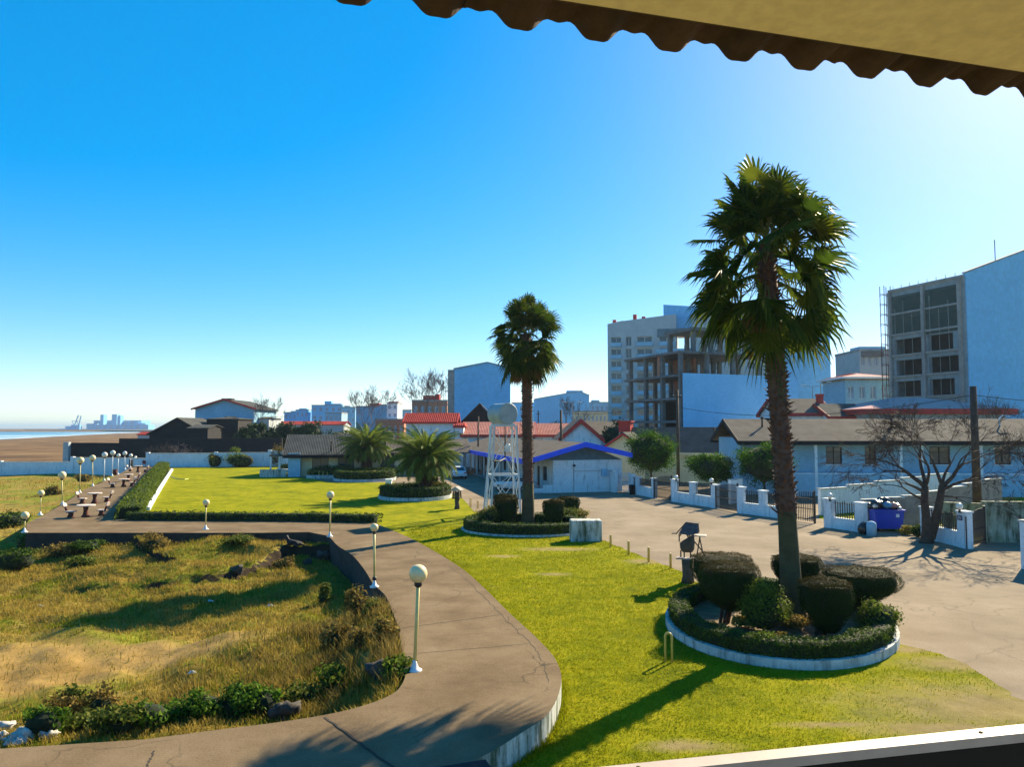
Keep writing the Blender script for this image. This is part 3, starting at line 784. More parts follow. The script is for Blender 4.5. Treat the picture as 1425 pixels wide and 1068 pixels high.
def branch_tree(mb, p, d, L, r, lvl, maxl, spread=.6, nmin=2, nmax=3, up=.12, mi=0, gravity=0., rmin=.012):
    n = 4 if lvl < 3 else 3; pts = [p]; dd = d.normalized(); q_ = p
    for k in range(n):
        dd = (dd + Vector((random.gauss(0,.13), random.gauss(0,.13), random.gauss(0,.1)+up*.4-gravity*lvl*.03))).normalized(); q_ = q_ + dd*L/n; pts.append(q_)
    rad = [max(rmin, r*(1-.42*k/n)) for k in range(n+1)]
    mb.tube(pts, rad, 8 if lvl == 0 else (6 if lvl == 1 else (4 if lvl < 4 else 3)), mi, False)
    if lvl >= maxl: return
    for k in range(random.randint(nmin, nmax)):
        at = random.choice(pts[-2:]) if k else pts[-1]
        ax = Vector((random.gauss(0,1), random.gauss(0,1), random.gauss(0,.5))); ax = (ax - dd*ax.dot(dd)).normalized()
        nd = (dd + ax*random.uniform(spread*.6, spread*1.3) + Vector((0,0,up))).normalized()
        branch_tree(mb, at, nd, L*random.uniform(.62,.86), rad[-1]*random.uniform(.62,.85), lvl+1, maxl, spread, nmin, nmax, up, mi, gravity, rmin)

def bare_tree(label, base, h, r, maxl, seed, spread=.55, mat='greybark', group=None, name='bare_tree'):
    random.seed(seed); t = thing(name, label, 'tree', base, 0, group)
    m = MB(); m.tube([(0,0,-.15), (0,0,h*.12), (.03*h,0,h*.27)], [r*1.3, r, r*.85], 8); m.build('trunk', MAT[mat], t, True)
    m = MB()
    for k in range(4):
        a = k*1.6 + random.uniform(-.3,.3)
        branch_tree(m, Vector((.03*h,0,h*.25)), Vector((math.cos(a)*spread, math.sin(a)*spread, 1)), h*.26, r*.6, 1, maxl, spread, 2, 3, .15, rmin=base[1]*.00013)
    m.build('crown', MAT[mat], t, False, fix=False); return t

def bush_tree(label, base, trunk_h, rx, rz, nclump, per, leaf, seed, mat='citrus', tmat='bark', group=None, name='citrus_tree', cr=.42):
    global rng
    random.seed(seed); rng = np.random.default_rng(seed)
    t = thing(name, label, 'tree', base, 0, group); m = MB()
    m.tube([(0,0,-.1), (.04,0,trunk_h*.5), (0,.03,trunk_h*1.1)], [.13,.10,.09], 8)
    for k in range(5):
        a = k*1.3; m.tube([(0,0,trunk_h*.9), (math.cos(a)*rx*.5, math.sin(a)*rx*.5, trunk_h+rz*.7)], [.06,.025], 5)
    m.build('trunk', MAT[tmat], t, True)
    m = MB(); cs = []; rs = []
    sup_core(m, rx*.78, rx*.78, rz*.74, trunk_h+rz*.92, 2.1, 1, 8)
    for i in range(nclump):
        v = rvec(1)[0]; k = random.uniform(.35, .95)
        cs.append((v[0]*rx*k, v[1]*rx*k, trunk_h + rz*.95 + v[2]*rz*k)); rs.append(rx*cr*random.uniform(.6,1.15))
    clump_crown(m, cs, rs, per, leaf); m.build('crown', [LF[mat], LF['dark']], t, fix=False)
    return t

def topiary(label, base, c, rx, ry, rz, e, n, leaf, stems, seed, group=None, mat='yew', noise_amp=.05, taper=.55):
    "clipped shrub: stems and a dense rounded crown; c = crown centre relative to the base"
    global rng
    random.seed(seed); rng = np.random.default_rng(seed)
    t = thing('clipped_shrub', label, 'shrub', base, 0, group); m = MB()
    for (sx_, sy_, tx, ty) in stems:
        m.tube([(sx_, sy_, -.05), (sx_*.6+tx*.4, sy_*.6+ty*.4, (c[2]-rz)*.6+.1), (tx, ty, c[2]-rz*.4)], [.055,.05,.05], 6)
    m.build('stem', MAT['bark'], t, True)
    m = MB(); off = np.array([c[0], c[1], 0])
    tp = lambda z: taper + (1-taper)*sstep(-1.05, .35, (z-c[2])/rz)
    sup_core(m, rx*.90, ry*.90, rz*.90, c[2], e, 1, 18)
    def flat(p_, lim=1.):
        zr_ = (p_[:,2]-c[2])/rz; r2 = (p_[:,0]/rx)**2 + (p_[:,1]/ry)**2
        p_[:,2] = c[2] + rz*np.where(zr_ > 0, np.minimum(zr_*1.45, lim*(1-.16*r2)), zr_)
    q0 = m.v[-1]; flat(q0, .86); kk = tp(q0[:,2]); q0[:,0] *= kk; q0[:,1] *= kk
    m.v[-1] = q0 + off.astype(np.float32)
    p, v = superell(n, rx, ry, rz, e, c[2]); flat(p); kk = tp(p[:,2]); p[:,0] *= kk; p[:,1] *= kk
    lump = np.array([noise.noise(Vector(q)*2.3 + Vector((seed,0,0))) + .5*noise.noise(Vector(q)*6) for q in p])
    p = p + off + v*(lump*noise_amp*2 + rng.uniform(-.06,.03,n))[:,None]
    m.np(leaf_quads(p, v, leaf, 2.0, .6), 0)
    m.build('crown', [LF[mat], LF['dark']], t, fix=False); return t

def hedge_path(t, pts, wd, h, n_per_m, leaf, mat, z0=0., name='foliage', rough=.05, gaps=0):
    "hedge along a poly-line: dark core and clipped leaves; pts in the thing's own coordinates"
    m = MB(); S = []
    for i in range(len(pts)-1):
        a, b = Vector(pts[i]), Vector(pts[i+1]); L = (b-a).length
        if L < 1e-4: continue
        d = (b-a)/L; s = Vector((-d.y, d.x, 0)); k = .86
        o = Vector((0,0,z0))
        pr = [(-wd/2*k, 0), (-wd/2*k, h*.82), (-wd/2*k*.7, h*.92), (wd/2*k*.7, h*.92), (wd/2*k, h*.82), (wd/2*k, 0)]
        v = [a + o + s*q[0] + Vector((0,0,q[1])) for q in pr] + [b + o + s*q[0] + Vector((0,0,q[1])) for q in pr]
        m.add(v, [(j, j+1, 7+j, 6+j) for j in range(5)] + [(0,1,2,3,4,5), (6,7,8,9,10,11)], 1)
        n = int(L*n_per_m); u = rng.uniform(-.08, 1.08, n); w_ = rng.uniform(0, 2*h + wd, n)
        side = np.where(w_ < h, -wd/2, np.where(w_ > h+wd, wd/2, w_-h-wd/2)); z = np.where(w_ < h, w_, np.where(w_ > h+wd, 2*h+wd-w_, h))
        nr = np.where((w_ < h)[:,None], -np.array(s), np.where((w_ > h+wd)[:,None], np.array(s), np.array([0,0,1.])))
        # rounded shoulders
        k2 = np.clip((z/h-.75)/.25, 0, 1)*np.clip((np.abs(side)/(wd/2)-.6)/.4, 0, 1); z = z - k2*h*.12
        P = np.array(a) + u[:,None]*np.array(b-a) + side[:,None]*np.array(s) + np.stack([0*z, 0*z, z+z0], 1)
        lump = np.array([noise.noise(Vector(q)*1.9) + .6*noise.noise(Vector(q)*5.) for q in P])
        P = P + nr*(lump*rough*2 + rng.uniform(-.07,.03,n))[:,None]
        S.append((P, nr))
    for P, nr in S: m.np(leaf_quads(P, nr, leaf, 1.7, .9), 0)
    return m.build(name, [LF[mat], LF['dark']], t, fix=False)

def leafy_shrub(label, base, rx, ry, rz, n, leaf, mat, seed, name='leafy_shrub', group=None, core=True):
    global rng
    rng = np.random.default_rng(seed); random.seed(seed)
    m = MB()
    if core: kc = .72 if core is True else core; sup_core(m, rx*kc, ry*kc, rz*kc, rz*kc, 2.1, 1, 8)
    k = 9
    for i in range(k):
        v = rvec(1)[0]; c = (v[0]*rx*.55, v[1]*ry*.55, rz*.95 + v[2]*rz*.55)
        p, nv = blob_pts(n//k, c, (rx*.55, ry*.55, rz*.5), .15, .7); p[:,2] = np.maximum(p[:,2], .01)
        m.np(leaf_quads(p, nv, leaf, 1.8, .8), 0)
    o = m.build(name, [LF[mat], LF['dark']], fix=False, loc=base); return tag(o, label, 'shrub', group)

# ---------------------------------------------------------------- globe lamps along the path
MAT['globe'] = pm('opal_globe', (.80,.76,.66), (.72,.68,.58), 3, .25, spec=.5)
MAT['globe_cream'] = pm('sunlit_globe', (.80,.66,.36), (.72,.57,.30), 3, .3, spec=.4)  # cream colour stands for sunlight passing through the globe
def lamp(label, base, h, rg, lean=(0,0), tint='cream_pole', knob=False):
    t = thing('globe_lamp', label, 'lamp', base, 0, 'globe lamps along the path')
    m = MB(); k = max(.03, min(.042, h*.018)); tp = Vector((lean[0], lean[1], h-2*rg))
    m.tube([(0,0,.05), tp], k, 10); m.build('pole', MAT[tint], t, True)
    m = MB(); m.lathe([(.17,-.03), (.17,.02), (.10,.05), (.055,.17), (k,.24)], 14); m.build('foot', MAT['white_metal'], t, True)
    if knob:
        m = MB(); m.lathe([(k+.03,.24), (k+.04,.30), (k+.02,.36)], 10); m.build('collar', MAT['black_metal'], t, True)
    m = MB(); n = 12
    m.lathe([(max(.0001, rg*math.sin(math.pi*i/n)), -rg*math.cos(math.pi*i/n)) for i in range(n+1)], 20, tp + Vector((0,0,rg))); m.build('globe', MAT['globe_cream' if tint == 'cream_pole' else 'globe'], t, True)
    m = MB(); m.lathe([(k, -.10), (rg*.42, -.06), (rg*.45, .03)], 12, tp); m.build('globe_holder', MAT['black_metal'], t, True)
LAMPS = [  # base, top of globe, globe radius (pixels), label
 ((577,934), (581,791), 12.6, 'tallest nearest globe lamp leaning slightly at the inner edge of the path'),
 ((521,817), (520,731), 5.6, 'globe lamp with dark collar at its foot where path bends beside tall weeds'),
 ((459,747), (459,685), 5.2, 'globe lamp at the path corner behind the black dog'),
 ((286,737), (286,696), 4.5, 'short globe lamp in front of the low front hedge'),
 ((34,741), (34,713), 5.2, 'shortest globe lamp at the left end of the front path'),
 ((56,717), (56,683), 4.2, 'low globe lamp second from left at terrace edge'),
 ((87,702), (85,657), 5.2, 'cream globe lamp beside the nearest stone table'),
 ((111,686), (110.5,637), 4.6, 'tall cream globe lamp beside the second stone table'),
 ((129,676.5), (127.5,634), 4.1, 'globe lamp third along the terrace edge past the second table'),
 ((145,669), (144.5,630), 3.7, 'globe lamp against the sea wall left of the third stone table'),
 ((156,662.5), (156,627.5), 3.4, 'tall white globe lamp near the dark red stool'),
 ((164,660.5), (164,632), 2.5, 'small greenish globe lamp behind the dark red stool'),
 ((174,653.5), (173,628.5), 2.9, 'far globe lamp left of the dark bin at the sea wall'),
 ((181.5,651), (181.5,632), 2.5, 'far globe lamp whose ball shows just above the dark bin'),
 ((188.5,648.5), (188.5,635), 1.6, 'tiny farthest globe lamp beside the leaning dark board')]
for i, (b_, tp, r_, lab) in enumerate(LAMPS):
    p = GP(*b_); k = p.y/F; h = (b_[1]-tp[1])*k*1.0
    lamp(lab, p, h, r_*k, ((tp[0]-b_[0])*k, 0), 'cream_pole' if i < 9 else 'white_metal', i == 1)

# ---------------------------------------------------------------- stone tables and seats on the terrace
def stone_table(label, base, h, dia):
    t = thing('stone_table', label, 'table', base, random.uniform(0,1), 'round stone tables on the terrace')
    m = MB(); m.lathe([(.27,-.03), (.26,.05), (.16,.22), (.13,.45), (.17,h-.12), (.22,h-.075)], 14); m.build('pedestal', MAT['rust'], t, True)
    m = MB(); r = dia/2; m.lathe([(r*.9,h-.08), (r,h-.06), (r,h-.015), (r*.97,h)], 22); m.build('tabletop', MAT['paletop'], t)
def stone_seat(label, base, rz, s=1.0, back=True):
    t = thing('stone_chair', label, 'seat', base, rz, 'stone seats around the tables')
    m = MB(); m.lathe([(.24*s,-.03), (.22*s,.06), (.15*s,.2), (.17*s,.36*s)], 10); m.build('pedestal', MAT['rust'], t, True)
    m = MB(); m.box(-.26*s,.26*s,-.24*s,.24*s,.36*s,.43*s); m.build('seat', MAT['paletop'], t)
    if back:
        m = MB(); m.bar((-.22*s,0,.30*s), (-.40*s,0,.72*s), .09, .12); m.build('back_post', MAT['rust'], t)
        m = MB(); m.xprism([(.22*s*math.cos(a*math.pi/5), .16*s*math.sin(a*math.pi/5)) for a in range(10)], -.035, .035)
        o = m.build('backrest', MAT['paletop'], t); o.location = (-.44*s, 0, .82*s); o.rotation_euler = (0, R(-22), 0)
TB = [((119,720),.80,1.15,'nearest round stone table at the front of the terrace'), ((131.5,701),.82,1.05,'second round stone table behind the nearest one'),
      ((172,678),.80,1.05,'stone table in the middle of terrace beside the hedge'), ((178.5,670.5),.8,.95,'stone table half hidden behind the middle one'), ((192,657.5),.85,1.05,'far stone table before the red chairs')]
for p, h, d_, lab in TB: stone_table(lab, GP(*p), h, d_)
ST = [((98.5,720.5),0,1.,'stone seat left of the nearest table'), ((141,718),R(180),.95,'stone seat right of the nearest table'),
      ((114.5,701),0,.95,'stone seat left of second table, backrest to the sea'), ((148.5,699),R(180),.95,'stone seat right of second table near the hedge'),
      ((156.5,679),0,1.,'stone seat left of middle table, with pale backrest'), ((183.5,677.5),R(160),1.,'stone seat right of middle table close to hedge'),
      ((190,668.5),R(170),.9,'stone seat right of the half hidden table'), ((181,656.5),0,.9,'far stone seat left of the far table'), ((202,657.5),R(175),.95,'far stone seat right of the far table')]
for p, rz, s, lab in ST: stone_seat(lab, GP(*p), rz, s)
t = thing('stool', 'dark red barrel stool between two far lamps at the terrace edge', 'stool', GP(160,661.5))
m = MB(); m.lathe([(.22,-.03), (.27,.25), (.25,.62)], 12); m.build('body', MAT['rust'], t, True)
m = MB(); m.lathe([(.24,.62), (.28,.63), (.28,.70), (.2,.71)], 12); m.build('seat', MAT['rust'], t)
def red_chair(label, base, rz):
    t = thing('red_chair', label, 'chair', base, rz, 'red chairs at the far end of the terrace')
    mt = MAT['redchair']
    m = MB(); m.box(-.25,.25,-.24,.24,.42,.47); m.build('seat', mt, t)
    m = MB(); m.xprism([(.22,.47), (.30,.95), (.26,.95), (.18,.47)], -.24, .24); m.build('backrest', mt, t)
    for sx in (-.22,.22):
        for sy in (-.2,.2):
            m = MB(); m.bar((sx,sy,-.02), (sx*.95,sy*.95,.42), .045); m.build('leg', mt, t)
    for sx in (-.26,.26):
        m = MB(); m.box(sx-.03,sx+.03,-.22,.24,.62,.66); m.build('armrest', mt, t)
MAT['redchair'] = pm('red_lacquer', (.30,.035,.03), (.22,.025,.02), 4, .5)
for p, rz, lab in (((200.5,650),.5,'red chair nearest to the far stone table'), ((205.5,649),1.2,'red chair in the middle of the three'), ((210.5,648),-.9,'red chair rightmost by the hedge end')):
    red_chair(lab, GP(*p), rz)
t = thing('litter_bin', 'tall dark bin standing before the sea wall under a globe lamp', 'bin', GP(182.3,650.8))
m = MB(); m.lathe([(.22,-.03), (.27,.1), (.27,.95), (.24,1.0)], 12); m.build('body', MAT['dark'], t, True)
m = MB(); m.lathe([(.29,1.0), (.29,1.06), (.15,1.2), (.02,1.24)], 12); m.build('lid', MAT['dark'], t, True)
b_ = GP(190.5,648); t = thing('leaning_board', 'dark narrow board leaning by the sea wall near red chairs', 'board', b_)
m = MB(); m.bar((-.3,0,0), (-.55,.2,1.15), .35, .06); m.build('panel', MAT['dark'], t)
m = MB(); m.bar((.2,.3,0), (-.5,.22,1.0), .06); m.build('prop', MAT['darkwood'], t)

# ---------------------------------------------------------------- hedges round the upper lawn
def local(pts, o): return [(p.x-o.x, p.y-o.y, 0) for p in pts]
hp = [GP(*q) for q in ((184,722),(192,706),(203,690),(214,673),(222,661),(228,652))]; hp = [p+Vector((-.15,0,0)) for p in hp]
o = thing('terrace_hedge', 'leafy green hedge running back between terrace and upper lawn', 'hedge', (hp[0].x, hp[0].y, 0))
hedge_path(o, local(hp, hp[0]), 1.5, .95, 330, .17, 'hedge_lit', 0, rough=.12)
hp = [G(*q, .05) for q in ((172,727.5),(230,727.5),(330,728.5),(430,729),(520,731))]; hp = [Vector((p.x, p.y+.75, 0)) for p in hp]
o = thing('front_hedge', 'low clipped dark hedge along the front of the upper lawn', 'hedge', (hp[0].x, hp[0].y, 0))
hedge_path(o, local(hp, hp[0]), .7, .62, 420, .11, 'hedge', 0, rough=.09)
kp = [G(*q) for q in ((203,711),(213,694),(225,675),(238,655))]
m = MB(); q_ = kp[0]
for i in range(len(kp)-1):
    a, b_ = kp[i]-q_, kp[i+1]-q_; m.bar((a.x+.15,a.y,.12), (b_.x+.15,b_.y,.12), .26, .26)
tag(m.build('lawn_kerb', MAT['white'], loc=(q_.x,q_.y,0)), 'thin white painted kerb between the terrace hedge and upper lawn', 'kerb')
m = MB(); m.bar((0,0,-.05), (.05,0,.75), .05); m.bar((.05,0,.75), (.35,-.1,.8), .05)
tag(m.build('water_tap', MAT['black_metal'], loc=G(232,662)), 'thin black standpipe tap at the end of the white kerb', 'tap')
m = MB(); a = G(238,663); pts = [G(x, y, .03)-a for x, y in ((238,663),(243,666),(249,667.5),(257,667.8),(262,667))]
m.tube(pts, .07, 6); tag(m.build('garden_hose', pm('hose', (.45,.50,.10), None, 3, .5), loc=a), 'pale yellow garden hose lying on upper lawn', 'hose')

# ---------------------------------------------------------------- planted beds
def bed(label, c, rx, ry, rz, kerb_h, hedge_h, hw, per_m, leaf, mat, n=40, z=0, gap=None):
    t = thing('flower_bed', label, 'flower bed', c, rz); ring = [(rx*math.cos(2*math.pi*i/n), ry*math.sin(2*math.pi*i/n)) for i in range(n)]
    m = MB()
    for i in range(n):
        a, b_ = ring[i], ring[(i+1) % n]; k = .955
        ai, bi = (a[0]*k, a[1]*k), (b_[0]*k, b_[1]*k)
        m.quad((*a,-.05), (*b_,-.05), (*b_,kerb_h), (*a,kerb_h)); m.quad((*a,kerb_h), (*b_,kerb_h), (*bi,kerb_h), (*ai,kerb_h)); m.quad((*ai,kerb_h), (*bi,kerb_h), (*bi,0), (*ai,0))
    m.build('kerb', MAT['kerb'], t)
    m = MB(); m.poly([(a[0]*.95, a[1]*.95, kerb_h-.05) for a in ring]); m.build('soil', MAT['soil'], t)
    kx, ky = 1-(hw*.5+.12)/rx, 1-(hw*.5+.12)/ry
    pts = [(rx*kx*math.cos(2*math.pi*i/n), ry*ky*math.sin(2*math.pi*i/n), 0) for i in range(n+1)]
    hedge_path(t, pts, hw, hedge_h, per_m, leaf, mat, kerb_h-.05, 'hedge')
    return t
# big round bed with the tall palm
bc = G(1088,872); bc = Vector((8.05, 23.1, 0)); bz = -R(19.5)
rng = np.random.default_rng(3)
bed('large oval bed with clipped shrubs round the tall palm, white kerb', bc, 3.3, 4.35, bz, .24, .46, .60, 1700, .06, 'hedge', 48)
GR = 'clipped shrubs in the large bed'
def at_bed(px, py, zb=.25): return G(px, py, zb)
pB = at_bed(1103,862)
fan_palm('tall near fan palm with shaggy trunk rising from large oval bed', pB, 11.8, 5.0, 84, 1.66, 1.20, .32, .335, (-.12,1.35), 3.1, (10, R(235)), 11, .115)
def topi(label, px, pyb, pxc, pyc, wpx, hpx, Y, stems, seed, e=2.6, n=26000, leaf=.04, ry=None, mat='yew', group=GR):
    k = Y/F; bx = D(px, pyb, Y); cz = EYE + (596-pyc)*k; b0 = Vector((bx.x, Y, max(0.25, bx.z*0+.25)))
    cx = (pxc-712.5)*k; rx = wpx*k/2*.95
    topiary(label, b0, (cx-b0.x, 0, cz-b0.z), rx, ry or rx*.9, hpx*k/2*.95, e, n, leaf, [(0,0,cx-b0.x,0),(.12,.05,cx-b0.x+.15,.1),(-.1,.06,cx-b0.x-.15,.05)] if stems else [(0,0,cx-b0.x,0)], seed, group, mat)
topi('flat-topped clipped shrub at the left rear of large bed, behind a taller one', 1000, 850, 1001, 796, 88, 56, 25.6, 1, 21, 3.0)
topi('brown-topped mushroom clipped shrub on bare stems at front left of large bed', 1008, 872, 1011, 814, 88, 68, 22.6, 1, 22, 2.4)
topi('rounded clipped shrub right behind the trunk of the tall palm', 1103, 840, 1103, 795, 67, 52, 26.3, 1, 23, 3.0)
topi('square dark clipped shrub at the front right of large bed', 1142, 890, 1143, 838, 72, 75, 21.3, 1, 24, 3.2)
topi('widest flat brown-topped clipped shrub on leaning stems at the right of large bed', 1178, 866, 1190, 812, 104, 50, 23.4, 1, 25, 2.7)
leafy_shrub('round light green shrub between the tall palm and the mushroom shrub', at_bed(1064,876), .78, .75, .72, 7000, .075, 'hedge_lit', 31)
leafy_shrub('loose leafy shrub at the right end of large bed', at_bed(1222,880), .62, .6, .5, 3000, .09, 'hedge_lit', 32)
leafy_shrub('low loose plant in front of the palm in large bed', at_bed(1055,905), .5, .4, .28, 1200, .08, 'hedge_lit', 33, core=False)
leafy_shrub('dry tan ground plant at the foot of the tall palm', at_bed(1100,872), .62, .55, .18, 1500, .10, 'brownweed', 34, core=False)
leafy_shrub('straw coloured dry grass between the two front clipped shrubs', at_bed(1085,893), .7, .4, .10, 1200, .10, 'straw', 36, core=False)
leafy_shrub('straw coloured dry grass under the widest clipped shrub', at_bed(1205,880), .5, .4, .10, 900, .10, 'straw', 37, core=False)
leafy_shrub('dry tan ground plant under the mushroom shrub', at_bed(1040,872), .5, .45, .14, 1000, .10, 'straw', 35, core=False)

# second bed, with the slim palm
b2 = G(733,742); rng = np.random.default_rng(4)
t2 = bed('oblong bed with low hedge and clipped bushes round the slim palm', (G(730,738).x, G(730,738).y, 0), 3.75, 3.1, R(-8), .12, .62, .6, 520, .10, 'hedge', 36)
fan_palm('slimmer farther fan palm with a skirt of dead fronds, rising from oblong bed', G(735,731), 11.9, 4.2, 80, 1.3, 1.08, .40, .37, (-.1,0), 2.2, (40, None), 12, .11)
G2 = 'clipped shrubs in the oblong bed'
topi('brown-topped boxy clipped bush at the left rear of oblong bed', 702, 731, 703, 703, 34, 34, 49.2, 0, 41, 3.4, 3200, .13, group=G2)
topi('tall boxy clipped bush left of the slim palm, nearest of its pair', 706, 737, 706, 711, 30, 40, 46.6, 0, 42, 3.4, 3200, .13, group=G2)
topi('boxy clipped bush right of the slim palm', 770, 737, 770, 713, 31, 38, 45.6, 0, 43, 3.6, 3200, .13, group=G2)
topi('boxy clipped bush rightmost and farthest in the oblong bed', 791, 722, 791, 704, 31, 28, 48.8, 0, 44, 3.4, 2600, .13, group=G2)
leafy_shrub('yellowish shrub with pale flowers at the left of oblong bed', G(677,731), .95, .8, .68, 1500, .16, 'yellow', 45)
leafy_shrub('yellow green shrub between the two right boxy bushes', G(790,730), .85, .7, .62, 1300, .15, 'shrub', 46)
leafy_shrub('low yellow green plant behind the white stone block', G(806,722), .8, .6, .38, 900, .14, 'yellow', 47, core=False)
random.seed(5)
p = G(816,755); m = MB(); 
for (x0,x1,y0,y1,z0,z1) in ((-.82,.84,0,1.0,-.05,1.12),): m.box(x0,x1,y0,y1,z0,z1)
o = m.build('stone_block', MAT['white_dirty'], loc=(p.x, p.y, 0)); bv = o.modifiers.new('bevel','BEVEL'); bv.width = .07; bv.segments = 3
tag(o, 'stained whitewashed stone block at the right end of oblong bed', 'stone block')

# third and fourth bed, with the date palms
rng = np.random.default_rng(5)
c3 = G(578,693); bed('round bed with hedge under the nearer feathery palm', (c3.x, c3.y, 0), 3.15, 3.6, 0, .28, .85, .7, 330, .14, 'hedge', 32)
date_palm('nearer feathery date palm with thick stubby trunk', G(592,692), 3.0, .52, 84, 4.1, 51)
leafy_shrub('yellow flowering shrub right of the feathery palm trunk', G(611,692), 1.0, .8, .75, 1100, .2, 'yellow', 52)
leafy_shrub('green shrub left of the feathery palm trunk', G(562,692), .9, .8, .55, 900, .2, 'shrub', 53)
leafy_shrub('small shrub in middle of the bed under the nearer feathery palm', G(577,695), .7, .7, .5, 700, .2, 'shrub', 54)
topi('dark box bush behind the nearer feathery palm', 604, 690, 604, 676, 12, 26, 70, 0, 55, 3.4, 900, .2, group=None)
rng = np.random.default_rng(6)
c4_ = G(508,668); bed('farther round bed with hedge under second feathery palm', (c4_.x, c4_.y, 0), 3.6, 4.2, 0, .28, .95, .8, 260, .2, 'hedge', 28)
date_palm('farther feathery date palm near the bungalow', G(510,664), 3.3, .6, 76, 4.3, 56)
leafy_shrub('yellow shrub under the farther feathery palm', G(516,668), 1.6, 1.0, .55, 900, .22, 'yellow', 57, core=False)
b5 = thing('far_hedge', 'dark clipped hedge behind the farther feathery palm', 'hedge', G(526,660))
hedge_path(b5, [(0,0,0),(2.2,-.6,0)], 1.6, 1.1, 260, .22, 'hedge')
p = G(541,679); t = thing('white_box', 'small white box with flat lid on the lawn beside round bed', 'box', p)
m = MB(); m.box(-.3,.3,-.25,.25,-.03,.72); m.build('body', MAT['white'], t); m = MB(); m.box(-.36,.36,-.31,.31,.72,.84); m.build('lid', MAT['white'], t)

# ---------------------------------------------------------------- hoops, feeder pedestals
def hoop(label, p, h, wd, rz, mt='yellow_pole', rr=.028):
    pts = [(0,0,-.05), (0,0,h-wd/2)] + [(wd/2-wd/2*math.cos(a*math.pi/6), 0, h-wd/2+wd/2*math.sin(a*math.pi/6)) for a in range(1,6)] + [(wd,0,h-wd/2), (wd,0,-.05)]
    m = MB(); m.tube(pts, rr, 8); o = m.build('hoop_barrier', MAT[mt], smooth=True, loc=p); o.rotation_euler = (0,0,rz)
    tag(o, label, 'hoop barrier', 'low metal hoops at the lawn edge')
hoop('largest nearest hoop on the lawn before large oval bed', G(926,922), .74, .17, R(-25), 'yellow_pole', .03)
for (px, py, h, lab) in ((849,762.5,.62,'small yellow hoop next to the white stone block'), (874,773.5,.66,'second yellow hoop along lawn edge from the stone block'), (902,783.5,.66,'third yellow hoop along lawn edge from the stone block'), (932.5,792.5,.64,'yellow hoop at lawn edge nearest to the tall bird feeder'),
    (654,707,.72,'yellow hoop right of the lantern pedestal'), (664,708.5,.6,'small hoop hidden partly by the yellowish shrub'), (443.5,666.5,.9,'left hoop of three before the bungalow bed'), (449,667,.8,'middle hoop of three before the bungalow bed'), (455,666.5,.8,'right hoop of three before the bungalow bed')):
    hoop(lab, G(px, py), h, .16, R(62 if px > 600 else 80))
MAT['feeder'] = pm('rustic_cement', (.085,.07,.055), (.05,.04,.035), 7, .9, .5, 20)
MAT['slab'] = pm('speckled_tile', (.06,.09,.15), (.02,.03,.05), 14, .8)
